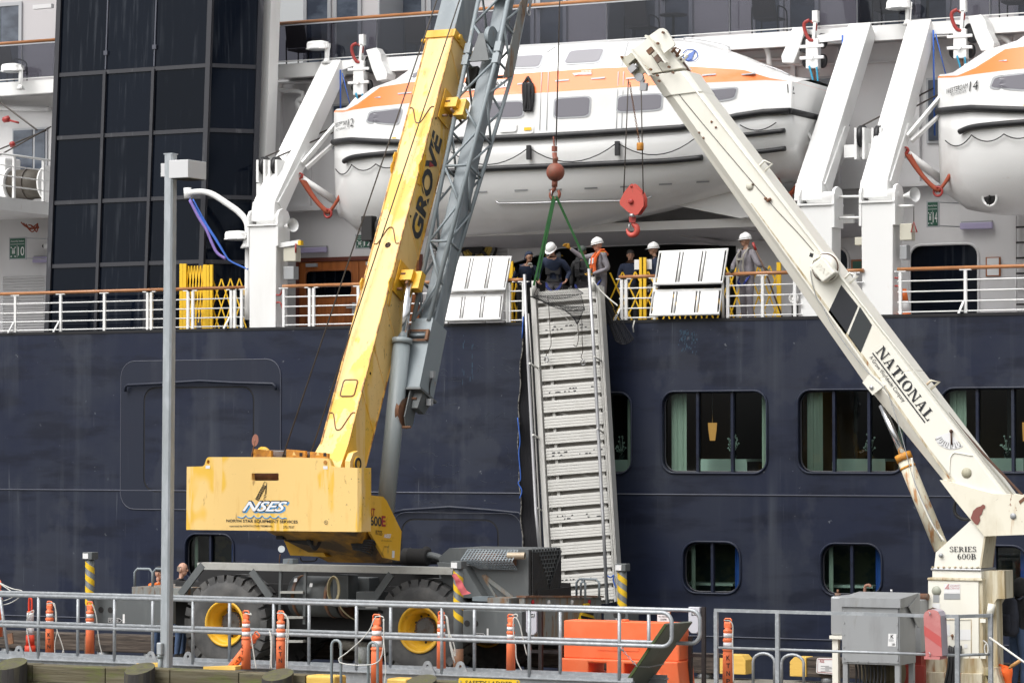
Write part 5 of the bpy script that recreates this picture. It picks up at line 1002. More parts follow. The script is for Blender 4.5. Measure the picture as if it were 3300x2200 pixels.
a, b, c, d = prect(1571, 1926, 1640, 1968, YG - .1); cp('rear_step_box', MB().box((a, YG - .1, b), (c, YG + .4, d)), 'rustgrey'); m = MB(); a, b, c, d = prect(1522, 1922, 1572, 1936, YG); m.box((a, YG, b), (c, YG + .3, d)); cp('rear_bracket', m, 'boomgrey')
# ------------------------------------------------ upper works: counterweight, turret, boom
YCW = 45.0
def cw(u, v): return P(u, v, YCW)
out = [(602, 1503), (652, 1502), (659, 1497), (664, 1480), (668, 1474), (674, 1472), (860, 1472), (1010, 1475), (1058, 1477), (1064, 1487), (1068, 1501), (1080, 1505), (1152, 1507), (1152, 1713), (600, 1706)]
lo2 = [(cw(u, v).x, cw(u, v).z) for u, v in out]; sl_ = [(cw(u, v).x, cw(u, v).z) for u, v in [(811, 1526), (814, 1524), (896, 1524), (898, 1527), (898, 1546), (895, 1548), (814, 1548), (811, 1545)]]
ear = [(cw(671 + 5 * math.cos(k * .785), 1488 + 7 * math.sin(k * .785)).x, cw(671 + 5 * math.cos(k * .785), 1488 + 7 * math.sin(k * .785)).z) for k in range(8)]
m = MB(); m.plate(lo2, [sl_, ear], lambda a, b, d: V((a, YCW + d, b)), .10); cwt = cp('counterweight', m, 'yel')
xr = cw(1152, 1507).x; zt2_, zb2_ = cw(1152, 1507).z, cw(1152, 1713).z
cwd = PX(1196, 1511, xr + .05).y - YCW
m = MB(); m.hexa([(xr, YCW, zb2_), (xr + .05, YCW + .05, zb2_), (xr + .05, YCW + cwd, zb2_), (xr, YCW + cwd, zb2_), (xr, YCW, zt2_), (xr + .05, YCW + .05, zt2_), (xr + .05, YCW + cwd, zt2_), (xr, YCW + cwd, zt2_)]); obj('side_plate', m, M['yel'], cwt)
xl = cw(601, 1600).x; m = MB(); m.hexa([(xl, YCW + .1, zb2_), (xr, YCW + .1, zb2_), (xr, YCW + cwd, zb2_), (xl, YCW + cwd, zb2_), (xl, YCW + .1, zb2_ + .04), (xr, YCW + .1, zb2_ + .04), (xr, YCW + cwd, zb2_ + .04), (xl, YCW + cwd, zb2_ + .04)]); m.box((xl, YCW + .1, zb2_ + .04), (xl + .06, YCW + cwd, zt2_ - .05)); obj('bottom_plate', m, M['yel'], cwt)
m = MB(); m.cyl(cw(800, 1536) + V((0, .35, 0)), cw(905, 1536) + V((0, .35, 0)), .14, n=18); obj('hose_drum', m, M['rust'], cwt)
obj('backing', MB().box((cw(760, 1536).x, YCW + .5, zb2_ + .3), (cw(960, 1536).x, YCW + .52, zt2_ - .05)), M['dark'], cwt)
m = MB(); m.lathe([(.001, 0), (.035, 0), (.035, .01)], cw(1049, 1489) + V((0, -.002, 0)), (0, -1, 0), 12); obj('lifting_hole', m, M['yelr'], cwt)
m = MB()
for u, v in ((670, 1504), (1049, 1506)): m.flat([cw(u - 7, v + 5) + V((0, -.004, 0)), cw(u + 7, v + 5) + V((0, -.004, 0)), cw(u + 7, v - 5) + V((0, -.004, 0)), cw(u - 7, v - 5) + V((0, -.004, 0))])
obj('label_plate', m, M['signw'], cwt)
def cl(u, v, o=.006): return cw(u, v) - V((0, o, 0))
def clet(body, ll, lr, ul, mm, o=.006, **k): m = MB(); m.text(body, cl(*ll, o), cl(*lr, o), cl(*ul, o), **k); obj('lettering', m, M[mm], cwt)
clet('NSES', (782, 1652), (925, 1653), (792, 1614), 'letb', .005, bold=.05, shear=.28, space=.88); clet('NSES', (779, 1649), (921, 1650), (789, 1611), 'ink', .007, bold=.045, shear=.28, space=.88); clet('NSES', (781, 1646.5), (919, 1647.5), (790, 1614), 'letw', .009, bold=.022, shear=.28, space=.95)
clet('NORTH STAR EQUIPMENT SERVICES', (730, 1683), (960, 1687), (730, 1672), 'ink', bold=.018); clet('operated by NORTH STAR TERMINAL', (740, 1698.5), (880, 1699), (740, 1690.5), 'ink', bold=.008); clet('272-7537', (913, 1700.5), (949, 1701), (913, 1693.5), 'ink', bold=.008)
m = MB()
for k in range(6):
 u0, u1 = 766 + k * 26.4, 766 + (k + 1) * 26.4; m.tube(catmull([cl(u0, 1664 + k * .4 - (0 if k == 0 else 5)), cl(u0 + 6, 1666 + k * .4), cl((u0 + u1) / 2 + 2, 1668 + k * .4), cl(u1 - 6, 1666 + k * .4), cl(u1, 1660 + k * .4 + (8 if k == 5 else 0))], 3), .0085, 5)
obj('wave_mark', m, M['letb'], cwt)
m = MB(); A0, A1, B0, B1 = (824, 1607), (848, 1562), (833, 1612), (858, 1566)
def ln(*ps, r=.0042): m.tube([cl(*p) for p in ps], r, 4)
ln(A0, A1, (853, 1551), (860, 1555), B1, B0); ln(A1, B1); n = 6
for k in range(n):
 f = lambda P0, P1, t: (P0[0] + (P1[0] - P0[0]) * t, P0[1] + (P1[1] - P0[1]) * t)
 ln(f(A0, A1, k / n), f(B0, B1, (k + 1) / n)); ln(f(B0, B1, k / n), f(A0, A1, (k + 1) / n)); ln(f(A0, A1, k / n), f(B0, B1, k / n))
ln((859, 1560), (855, 1592)); ln((860, 1558), (858, 1592)); ln((852, 1594), (851, 1600), (855, 1602), (858, 1599), (856, 1594), (852, 1594)); ln((854, 1602), (850, 1606), (852, 1610), (856, 1609))
obj('crane_emblem', m, M['ink'], cwt)
m = MB(); m.tube([cl(1051 + 6 * math.cos(k * math.pi / 8), 1682 + 6 * math.sin(k * math.pi / 8)) for k in range(16)], .003, 4, closed=True); m.text('R', cl(1048.5, 1685), cl(1053.5, 1685), cl(1048.5, 1679)); obj('registered_mark', m, M['letg'], cwt)
for u0, u1, v0, v1, y in ((816, 874, 1446, 1476, YCW + .5), (922, 984, 1447, 1478, YCW + .5), (999, 1057, 1455, 1480, YCW + .3)):
 m = MB(); a, b, c, d = prect(u0, v0, u1, v1, y); m.hexa([(a, y, b - .2), (c, y, b - .2), (c, y + .06, b - .2), (a, y + .06, b - .2), (a, y, d), (c, y, d - .03), (c, y + .06, d - .03), (a, y + .06, d)]); w = cp('winch_side_plate', m, 'yelr')
 if u0 > 900:
  e = u0 + 26; m = MB(); m.flat([P(e - 6, 1466, y - .004), P(e + 5, 1466, y - .004), P(e - 1, 1454, y - .004)]); obj('warning_label', m, M['yel'], w)
  m = MB(); m.flat([P(e + 17, 1470, y - .004), P(e + 27, 1470, y - .004), P(e + 27, 1458, y - .004), P(e + 17, 1458, y - .004)]); obj('warning_label', m, M['ink'], w)
m = MB(); m.cyl(P(866, 1460, YCW + .75), P(922, 1460, YCW + .75), .045); m.cyl(P(984, 1467, YCW + .75), P(1000, 1467, YCW + .75), .045); cp('winch_shaft', m, 'boomgrey')
m = MB(); m.cyl(P(835, 1480, YCW + .8), P(925, 1482, YCW + .8), .17, n=18); m.cyl(P(985, 1486, YCW + .8), P(1003, 1486, YCW + .8), .17, n=18); cp('wire_drum', m, 'rust'); m = MB(); m.lathe([(.19, 0), (.19, .03), (.001, .04)], P(850, 1474, YCW + .7), (-.2, -1, 0), 20); cp('drum_flange', m, 'yeld')
p = P(822, 1418, YCW + .4); m = MB(); m.lathe([(.001, -.03), (.08, -.02), (.105, 0)], p, (-.5, -1, .1), 22); w = cp('rusty_mirror', m, mat('mirror_back_rust', (0.27, 0.11, 0.075), 0.6)); m = MB(); m.tube([p, P(818, 1440, YCW + .4), P(812, 1463, YCW + .5), P(811, 1476, YCW + .5)], .012, 6); obj('mirror_arm', m, M['rust'], w)
m = MB(); m.lathe([(.001, -.03), (.045, -.02), (.062, 0)], P(907, 1768, YG - .1), (.35, -1, .1), 18); w = cp('round_mirror', m, mat('mirror_chrome', (0.65, 0.68, 0.7), 0.08, 1.0)); m = MB(); m.tube([P(903, 1785, YG - .1), P(900, 1812, YG)], .01, 6); obj('mirror_arm', m, M['rust'], w)
m = MB(); a, b, c, d = prect(912, 1800, 943, 1815, YG + .1); m.box((a, YG + .1, b), (c, YG + .3, d)); cp('small_post', m, 'boomgrey')
xt = P(1194, 1717, YCW + .6).x
def ts(u, v): return PX(u, v, xt)
side = [(1194, 1595), (1234, 1599), (1246, 1612), (1294, 1711), (1288, 1806), (1240, 1796), (1194, 1717)]
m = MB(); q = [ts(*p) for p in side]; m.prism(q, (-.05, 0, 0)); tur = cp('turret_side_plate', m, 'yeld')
tz = P(1100, 1812, YCW + 1.4).z; tyc = q[3].y
m = MB(); yb = YCW + .75
m.hexa([(xt - 1.35, yb + .75, tz), (xt - .35, yb + .75, tz), (xt - .35, tyc + .3, tz), (xt - 1.35, tyc + .3, tz), (xt - 1.75, YCW + .1, zb2_ - .01), (xt - .05, YCW + .1, zb2_ - .01), (xt - .06, tyc - .25, zb2_ + .1), (xt - 1.75, tyc - .25, zb2_ + .1)]); cp('turret_belly', m, mat('oily_yellow', (0.55, 0.28, 0.02), 0.5, layers=[((0.03, 0.025, 0.02), (1.3, 1.3, 1.3), 0.38, 0.56, 0.92), ((.1, .05, .02), (5, 5, 5), .5, .7, .6)]))
m = MB(); m.hexa([P(918, 1742, YCW + .5), P(1010, 1760, YCW + .5), P(1010, 1760, YCW + 1.0), P(918, 1742, YCW + 1.0), P(918, 1718, YCW + .5), P(1010, 1718, YCW + .5), P(1010, 1718, YCW + 1.0), P(918, 1718, YCW + 1.0)]); m.box(P(890, 1737, YCW + .3), P(958, 1716, YCW + .8)); cp('cab_underside', m, 'dark')
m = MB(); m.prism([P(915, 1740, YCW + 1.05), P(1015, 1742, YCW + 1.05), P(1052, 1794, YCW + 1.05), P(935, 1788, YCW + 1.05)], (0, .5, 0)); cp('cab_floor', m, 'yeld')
hz_ = []
for k in range(6): m = MB(); hz_.append(m); m.tube(catmull([P(1128 + 2 * k, 1738 + 6 * k, YCW + .62), P(1160, 1742 + 6 * k, YCW + .6), P(1200 - 3 * k, 1741 + 8 * k, YCW + .7), P(1212 - 3 * k, 1758 + 6 * k, YCW + .9)], 4), .02, 6)
for k in range(4): m = MB(); hz_.append(m); m.tube(catmull([P(985 + 4 * k, 1722, YCW + .5), P(995 + 3 * k, 1750 + 4 * k, YCW + .45), P(1020, 1760 + 3 * k, YCW + .5), P(1030 + 3 * k, 1735, YCW + .6)], 4), .014, 6)
[cp('hydraulic_hose', m, 'black') for m in hz_]; obj('opening', MB().box(P(1045, 1755, YCW + .72), P(1120, 1724, YCW + .8)), M['dark'], crane)
m = MB(); m.cyl((xt - .9, YG + 1.5, 1.93), (xt - .9, YG + 1.5, tz + .06), .62, n=32); cp('slew_ring', m, 'dark')
m = MB(); m.tube(catmull([P(968, 1795, YCW + 1), P(975, 1808, YCW + 1), P(1015, 1806, YCW + 1), P(1022, 1796, YCW + 1)], 3), .012, 6); cp('foot_loop', m, 'dark')
def tl(u, v): return ts(u, v) + V((.006, 0, 0))
def tlet(body, ll, lr, ul, mm, **k): m = MB(); m.text(body, tl(*ll), tl(*lr), tl(*ul), **k); obj('lettering', m, M[mm], tur)
tlet('RT', (1191, 1660), (1208, 1664), (1191, 1634), 'letr', bold=.02); tlet('600', (1192, 1692), (1229, 1696), (1192, 1660), 'letg', bold=.02); tlet('E', (1229, 1695), (1242, 1696), (1229, 1661), 'letr', bold=.03); tlet('R7225', (1210, 1722), (1231, 1724), (1210, 1707), 'ink', bold=.008)
tlet('NSES', (1236, 1732), (1258, 1733), (1238, 1719), 'letw', bold=.03, shear=.25); tlet('NORTH STAR EQUIPMENT SERVICES', (1227, 1743), (1263, 1744), (1227, 1739.5), 'ink'); tlet('272-7537', (1237, 1763), (1252, 1764), (1237, 1758), 'ink', bold=.01)
m = MB(); m.flat([tl(1262, 1796), tl(1270, 1797), tl(1271, 1774), tl(1263, 1773)]); obj('label_plate', m, M['signw'], tur)
pv = P(1130, 1494, YCW + .75)
m = MB(); m.prism([pv + V((.02, a, b)) for a, b in ((-.25, -.3), (.3, -.3), (.3, .0), (.22, .15), (.05, .22), (-.12, .18), (-.22, .05))], (.1, 0, 0)); cp('pivot_bracket', m, 'yel'); m = MB(); m.lathe([(.11, 0), (.11, .02), (.07, .03), (.07, .01), (.001, .01)], pv + V((.13, 0, -.0)), (1, 0, 0), 18); cp('pivot_pin', m, 'dark'); m = MB(); m.lathe([(.13, 0), (.13, .015), (.10, .02)], pv + V((.125, 0, 0)), (1, 0, 0), 18); cp('pivot_collar', m, 'yeld')
m = MB(); m.box((P(1020, 1490, YCW + .9).x, YCW + .15, zb2_), (P(1150, 1490, YCW + .9).x, YCW + .95, P(1100, 1520, YCW + .9).z)); cp('turret_tower', m, 'yel')
Lb = P(1045, 1392, 45.9); Lt = PX(1382, 107, Lb.x); BA = (Lt - Lb).normalized(); BN = V((0, -BA.z, BA.y)); BWd, BHd = .53, .70
EX = V((1, 0, 0))
def bp(s, a, n=0.0): return Lb + BA * s + EX * a - BN * n
BLn = (Lt - Lb).length
m = MB(); m.hexa([bp(-.55, 0, BHd), bp(-.55, BWd, BHd), bp(-.55, BWd), bp(-.55, 0), bp(BLn, 0, BHd), bp(BLn, BWd, BHd), bp(BLn, BWd), bp(BLn, 0)])
boom = cp('boom', m, 'yel')
m = MB(); m.hexa([bp(-.75, -.10, .35), bp(-.75, BWd + .04, .35), bp(-.75, BWd + .04, -.12), bp(-.75, -.10, -.12), bp(-.22, -.02, .4), bp(-.22, BWd + .01, .4), bp(-.22, BWd + .01, -.005), bp(-.22, -.02, -.005)]); obj('boom_heel', m, M['yel'], boom)
m = MB()
for nn in (-.012, BHd - .01):
 for a_, b_ in ((-.012, .012), (BWd - .008, BWd + .014)): m.hexa([bp(-.3, a_, nn + .022), bp(-.3, b_, nn + .022), bp(-.3, b_, nn), bp(-.3, a_, nn), bp(BLn - .1, a_, nn + .022), bp(BLn - .1, b_, nn + .022), bp(BLn - .1, b_, nn), bp(BLn - .1, a_, nn)])
obj('boom_flange', m, mat('rust_edged_yellow', (0.72, 0.42, 0.09), 0.5, layers=[((.26, .10, .03), (6, 6, 5), .47, .56, .85)]), boom)
m = MB(); m.hexa([bp(BLn - .12, -.03, BHd + .02), bp(BLn - .12, BWd + .03, BHd + .02), bp(BLn - .12, BWd + .03, -.03), bp(BLn - .12, -.03, -.03), bp(BLn + .02, -.05, BHd + .03), bp(BLn + .02, BWd + .05, BHd + .03), bp(BLn + .02, BWd + .05, -.05), bp(BLn + .02, -.05, -.05)]); m.cyl(bp(BLn - .1, -.06, .1), bp(BLn - .1, -.16, .1), .04, n=10); m.cyl(bp(BLn - .05, BWd + .04, .12), bp(BLn - .05, BWd + .1, .12), .05, n=12); obj('boom_collar', m, M['yeld'], boom)
for k in range(9):   # diagonal stiffeners pressed into the side
 s = .35 + k * .88; m = MB(); m.beam(bp(s + .45, BWd + .004, .02), bp(s, BWd + .004, BHd - .02), .018, .02, up=(1, 0, 0)); obj('side_rib', m, M['yel'], boom)
for s in (.85,):
 m = MB(); m.tube([bp(s + a, BWd / 2 + b, -.008) for b, a in rrect(-.14, -.16, .14, .16, .05, 3)], .012, 6, closed=True); obj('hatch_rim', m, M['rust'], boom); m = MB(); m.prism([bp(s + a, BWd / 2 + b, -.001) for b, a in rrect(-.13, -.15, .13, .15, .05, 3)], -BN * -.006); obj('hatch', m, M['yel'], boom)
for s, flip in ((.15, 1), (3.95, -1), (6.35, 1)):   # welded wear plates
 m = MB(); d_ = .22 * flip; m.tube(catmull([bp(s + d_, .02, -.006), bp(s + d_ * .9, .09, -.006), bp(s - d_ * .3, .20, -.006), bp(s - d_ * .5, .265, -.006), bp(s - d_ * .3, .33, -.006), bp(s + d_ * .9, .44, -.006), bp(s + d_, .51, -.006)], 3), .011, 5); obj('weld_seam', m, M['rust'], boom)
for s in (2.9, 5.3, 5.5):
 for a, sg in ((-.02, -1), (BWd + .02, 1)):
  if s == 5.5 and sg > 0: continue
  m = MB(); m.prism([bp(s - .14, a, .02), bp(s + .14, a, .02), bp(s + .10, a, -.07), bp(s, a, -.09), bp(s - .08, a, -.05)], EX * .02); obj('lug', m, M['yeld'], boom)
for s, lng in ((2.55, .5), (5.0, .6)):
 m = MB(); q = [(s, .08), (s + lng, .04), (s + lng, .10), (s, .16)]; m.tube([bp(a, BWd + .006, b) for a, b in q], .011, 5, closed=True); obj('side_slot', m, M['yeld'], boom)
for s in (1.2, 4.35, 6.4): m = MB(); m.lathe([(.001, 0), (.025, 0)], bp(s, BWd + .004, .12), EX, 10); obj('hole', m, M['dark'], boom)
m = MB(); m.lathe([(.001, 0), (.06, 0)], bp(3.7, .30, -.004), BN, 8); obj('paint_chip', m, mat('primer_brown', (0.12, 0.07, 0.05), 0.7), boom)
def bx(u, v, o=.008): return PX(u, v, Lb.x + BWd + o)
m = MB(); m.text('GROVE', bx(1353, 784), bx(1426, 452), bx(1322, 750), bold=.04); obj('lettering', m, M['letg'], boom)
m = MB(); m.flat([bx(1383, 540, .012), bx(1400, 535, .012), bx(1385, 520, .012)]); obj('lettering', m, M['letr'], boom)
for k, (w0, n0, s0, s1) in enumerate(((.05, .06, BLn, BLn + 6.2), (.10, .13, BLn + 6.2, BLn + 11))):
 m = MB(); m.hexa([bp(s0, w0, BHd - n0), bp(s0, BWd - w0, BHd - n0), bp(s0, BWd - w0, n0), bp(s0, w0, n0), bp(s1, w0, BHd - n0), bp(s1, BWd - w0, BHd - n0), bp(s1, BWd - w0, n0), bp(s1, w0, n0)]); cp('inner_boom', m, 'boomgrey')
m = MB(); m.hexa([bp(BLn + 11, .08, .75), bp(BLn + 11, BWd - .08, .75), bp(BLn + 11, BWd - .08, -.1), bp(BLn + 11, .08, -.1), bp(BLn + 11.6, .1, .9), bp(BLn + 11.6, BWd - .1, .9), bp(BLn + 11.6, BWd - .1, .2), bp(BLn + 11.6, .1, .2)]); cp('boom_head', m, 'boomgrey')
m = MB(); m.lathe([(.24, -.05), (.24, .05)], bp(BLn + 11.4, BWd / 2, .6), EX, 20); cp('head_sheave', m, 'dark')
HT = bp(BLn + 11.4, BWd / 2, .84)
wo = Lb + BN * .22
w0 = PP(911, 1471, wo, BN); t0 = PP(1408, 0, wo, BN); d_ = (t0 - w0); m = MB(); m.tube([w0, w0 + d_ * 1.9], .013, 6); cp('hoist_wire', m, 'wire')
wo = Lb + BN * .10
w0 = PP(997, 1473, wo, BN); t0 = PP(1481, 0, wo, BN); d_ = (t0 - w0); m = MB(); m.tube([w0, w0 + d_ * 1.9], .012, 6); cp('hoist_wire', m, 'wire')
c0 = PX(1243, 1650, xt - .35) ; c1 = PX(1296, 1100, xt - .35); c2 = PX(1318, 905, xt - .35)
m = MB(); m.tube([c0, c1], .15, 22); m.tube([c0 + V((-.15, 0, 0)), c1 + V((-.15, 0, 0))], .03, 8); cp('lift_cylinder', m, 'cylgrey'); m = MB(); m.tube([c1, c2], .085, 18); cp('cylinder_rod', m, 'chrome'); m = MB(); m.tube([L3(c0, c1, .985), c1 + (c1 - c0).normalized() * .05], .18, 22); cp('cylinder_gland', m, 'cylgrey')
# ---- lattice jib stowed along the right side of the boom
XJ = Lb.x + BWd + .20; JW = .62; JD = .66
def jx(u, v, dx=0.0): return PX(u, v, XJ + dx)
jl = [(1324, 1034), (1428, 550), (1516, 165), (1550, -30)]
A0, A1 = jx(1330, 1034), jx(1550, -40)
JA = (A1 - A0).normalized(); JN = V((0, -JA.z, JA.y)); JL = (A1 - A0).length
def jp(s, a, n):
 f = min(1.0, max(0.0, .50 + .50 * min(1.0, s / 5.2))); wa = JW * f; nn = JD * (.45 + .55 * min(1, s / 5.2)); return A0 + JA * s + EX * (a * wa + (1 - f) * .02) - JN * (n * nn)
jib = cp('jib_chord', MB().tube([jp(0, 0, 0), jp(5.2, 0, 0), jp(JL + .6, 0, 0)], .042, 10), 'jib')
for a, n in ((1, 0), (0, 1), (1, 1)): cp('jib_chord', MB().tube([jp(0, a, n), jp(5.2, a, n), jp(JL + .6, a, n)], .042 if n == 0 else .036, 10), 'jib')
nodes = [0, .78, 1.55, 2.3, 3.05, 3.75, 4.45, 5.2, 5.95, JL + .0]
for face in (0, 1, 2, 3):
 fa = [((0, 0), (1, 0)), ((1, 0), (1, 1)), ((1, 1), (0, 1)), ((0, 1), (0, 0))][face]
 for i in range(len(nodes) - 1):
  s0, s1 = nodes[i], nodes[i + 1]; p, q = (fa if (i % 2 == 0) else fa[::-1])
  cp('jib_brace', MB().tube([jp(s0, *p), jp(s1, *q)], .022 if face != 0 else .024, 7), 'jib')
 for i in ((2, 4, 7) if face in (0, 2) else (1, 2, 4, 5, 7, 8)): s = nodes[i]; cp('jib_brace', MB().tube([jp(s, *fa[0]), jp(s, *fa[1])], .025, 7), 'jib')
s = JL - .12; cp('jib_panel', MB().beam(jp(s, .03, -.02), jp(s, .97, -.02), .03, .20, up=JA), 'rustgrey')
for s in (JL - .24, JL + .03): cp('jib_brace', MB().tube([jp(s, 0, 0), jp(s, 1, 0)], .035, 8), 'jib')
for a in (0, 1):
 for k in (-.12, .12): m = MB(); m.beam(jp(5.32 + k, a, 0) - JA * .1, jp(5.32 + k, a, 0) + JA * .1, .12, .10, up=JN); cp('jib_clevis', m, 'jib')
m = MB(); s = 5.25; m.prism([jp(s - .1, .18, -.04), jp(s - .1, .82, -.04), jp(s + .45, .50, -.10), jp(s + .45, .34, -.10)], -JN * -.03); cp('sheave_bracket_plate', m, 'grey'); m = MB(); m.lathe([(.20, -.04), (.17, 0), (.20, .04)], jp(s + .45, .62, .1), EX, 22); cp('jib_sheave', m, 'jib')
m = MB(); m.prism([jp(5.0, 1.02, .55), jp(6.6, 1.02, .62), jp(7.0, 1.02, .95), jp(6.4, 1.02, 1.02), jp(5.2, 1.02, .98)], EX * .02); cp('jib_side_plate', m, 'rustgrey')
for k in (0, 1): m = MB(); m.tube([jp(7.0 - .1 * k, 1.0, .75 + .25 * k), jp(7.75 - .2 * k, 1.25, 1.05 + .1 * k)], .045, 8); cp('jib_pin_tube', m, 'jib')
m = MB(); m.tube([jp(8.1, 1.0, .35), jp(7.5, 1.1, .9), jp(7.3, 1.2, 1.0)], .025, 6); m.cyl(jp(7.75, 1.02, .72), jp(7.75, 1.25, .72), .03, n=8); cp('jib_pin', m, 'rust')
m = MB(); m.tube([jp(7.4, 1.18, 1.02), jp(6.6, 1.12, 1.04)], .022, 6); m.torus(jp(6.55, 1.12, 1.04), EX, .06, .015, 14, 5); cp('jib_spring', m, 'steel')
m = MB(); b0 = A0 + EX * .16 - JN * .12; b1 = b0 + JA * 6.9
def jbx(s, a, n): return b0 + JA * s + EX * a - JN * n
m.hexa([jbx(-.1, -.10, .34), jbx(-.1, .22, .34), jbx(-.1, .22, 0), jbx(-.1, -.10, 0), jbx(7.0, .10, .34), jbx(7.0, .34, .34), jbx(7.0, .34, .06), jbx(7.0, .10, .06)]); cp('jib_inner_box', m, 'boomgrey', bevel=.03)
e0 = jx(1235, 1247, -.05)
def ep(u, v, dx): return jx(u, v, dx)
q = [jx(1326, 1040, -.02), jx(1389, 1043, .34), jx(1344, 1250, .34), jx(1273, 1247, -.02)]
q = [A0 + JA * .05 + EX * -.02, A0 + JA * .05 + EX * .40, A0 + JA * -1.32 + EX * .40, A0 + JA * -1.32 + EX * -.02]
m = MB(); m.hexa([q[3] - JN * .55, q[2] - JN * .55, q[2], q[3], q[0] - JN * .55, q[1] - JN * .55, q[1], q[0]]); bxo = cp('jib_box_end', m, 'jib')
m = MB(); m.hexa([q[3] - JN * .6 - EX * .05, q[2] - JN * .6 + EX * .05, q[2] + JN * .04 + EX * .05, q[3] + JN * .04 - EX * .05] + [p + JA * .04 for p in (q[3] - JN * .6 - EX * .05, q[2] - JN * .6 + EX * .05, q[2] + JN * .04 + EX * .05, q[3] + JN * .04 - EX * .05)]); obj('end_plate', m, M['grey'], bxo)
m = MB(); rc_ = q[0] + EX * .21 + JN * .05 - JA * .35; m.cyl(rc_ - EX * .16, rc_ + EX * .16, .035, n=10); obj('guide_roller', m, M['boomgrey'], bxo)
m = MB(); m.beam(rc_ - EX * .2 + JA * .09, rc_ + EX * .2 + JA * .09, .03, .04); m.beam(rc_ - EX * .2 - JA * .09, rc_ + EX * .2 - JA * .09, .03, .04)
for s in (-1, 1): m.beam(rc_ + EX * .19 * s - JA * .1, rc_ + EX * .19 * s + JA * .1, .05, .06)
obj('roller_frame', m, M['rust'], bxo)
sh = q[3] + EX * .14 - JN * .12 - JA * .38
m = MB(); m.lathe([(.25, -.035), (.21, -.01), (.21, .01), (.25, .035)], sh, EX, 26); obj('head_sheave', m, M['rust'], bxo)
for s in (-.07, .09): m = MB(); m.prism([sh + EX * s + JA * .45 + JN * .10, sh + EX * s + JA * .45 - JN * .22, sh + EX * s - JA * .16 - JN * .20, sh + EX * s - JA * .30 - JN * .02, sh + EX * s - JA * .12 + JN * .12], EX * .02); obj('sheave_cheek', m, M['grey'], bxo)
for k in (-.3, .30): m = MB(); m.cyl(sh + JA * k * .9 - EX * .15, sh + JA * k * .9 + EX * .2, .022, n=8); obj('retaining_pin', m, M['rust'], bxo)
m = MB(); m.hexa([sh + EX * .12 + JA * .1 - JN * .02, sh + EX * .24 + JA * .1 - JN * .02, sh + EX * .24 + JA * .1 - JN * .3, sh + EX * .12 + JA * .1 - JN * .3, sh + EX * .12 + JA * .4, sh + EX * .3 + JA * .4, sh + EX * .3 + JA * .4 - JN * .4, sh + EX * .12 + JA * .4 - JN * .4]); obj('hook_bracket', m, M['grey'], bxo)
for s, a, n in ((-.95, .45, .3), (-1.45, .48, .35)): p = q[0] + EX * a - JN * n + JA * s; m = MB(); m.cbox(p, .09, .09, .12); obj('switch_box', m, M['greybox'], bxo)
m = MB(); m.tube(catmull([q[0] + EX * .45 - JN * .3 - JA * .95, q[0] + EX * .44 - JN * .3 - JA * 1.1, q[0] + EX * .42 - JN * .36 - JA * 1.25, q[0] + EX * .46 - JN * .4 - JA * 1.4], 4), .016, 6); obj('cable', m, M['black'], bxo)
def clamp(s, n):
 a = bp(s, BWd + .01, n); m = MB(); m.cbox(a + EX * .02, .02, .42, .62, ez=BA, ey=BN); c = cp('jib_clamp', m, 'yeld')
 m = MB(); m.cbox(a + EX * .16 + BA * .05, .24, .26, .20, ez=BA, ey=BN); m.cbox(a + EX * .30 + BA * .0 - BN * .05, .2, .16, .34, ez=BA, ey=BN); obj('clamp_body', m, M['yeld'], c)
 m = MB()
 for i in range(4): p = a + EX * .05 + BA * (.22 - .15 * i) + BN * (.12 if i % 2 else -.12); m.cyl(p, p + EX * .09, .024, n=8)
 m.cyl(a + EX * .2 + BN * .13 - BA * .1, a + EX * .2 - BN * .3 - BA * .1, .025, n=8); obj('clamp_bolt', m, M['rust'], c)
clamp(3.15, .32); clamp(6.75, .34)
hb_ = P(1790, 555, 56.6); wt = HT
t = thing('hook_ball', 'rust red crane ball and hook holding a green sling above the gangway', 'hook', P(1790, 640, 56.6))
m = MB(); top = P(1802, -900, 56.6); m.tube([P(1792, 470, 56.6), P(1804, 0, 56.6), top], .013, 6); obj('hoist_wire', m, M['wire'], t)
m = MB(); m.ball(hb_, .19, .19, .19, 20, 12); obj('ball', m, M['rustr'] if 'rustr' in M else mat('red_rust_ball', (0.27, 0.075, 0.045), 0.6, layers=[((0.16, 0.09, 0.06), (5, 5, 5), 0.45, 0.65, 0.8)]), t); M['rustr'] = bpy.data.materials['red_rust_ball']
m = MB(); m.box(P(1778, 488, 56.54), P(1796, 472, 56.66)); m.cyl(P(1787, 492, 56.6), P(1790, 535, 56.6), .05, n=10); m.beam(P(1786, 470, 56.6), P(1784, 440, 56.6), .025, .03, up=(0, -1, 0)); m.ball(P(1790, 512, 56.6), .06); obj('socket', m, M['rustr'], t)
m = MB(); m.cyl(P(1788, 582, 56.6), P(1787, 602, 56.6), .06, n=10); m.tube(catmull([P(u, v, 56.6) for u, v in [(1786, 598), (1786, 608), (1779, 618), (1775, 630), (1780, 640), (1790, 643), (1800, 636), (1803, 624), (1799, 614)]], 4), [.045] * 20 + [.035] * 13, 8); obj('hook', m, M['rustr'], t)
m = MB(); m.tube([P(1777, 614, 56.55), P(1777, 632, 56.55)], .012, 5); obj('latch', m, M['steel'], t)
M['sling'] = mat('green_sling', (0.035, 0.14, 0.04), 0.8, layers=[((0.02, 0.10, 0.04), (6, 6, 2), 0.45, 0.65, 0.8)])
t2 = thing('lifting_sling', 'green webbing sling from the hook down to both sides of the gangway', 'sling', P(1800, 900, 57))
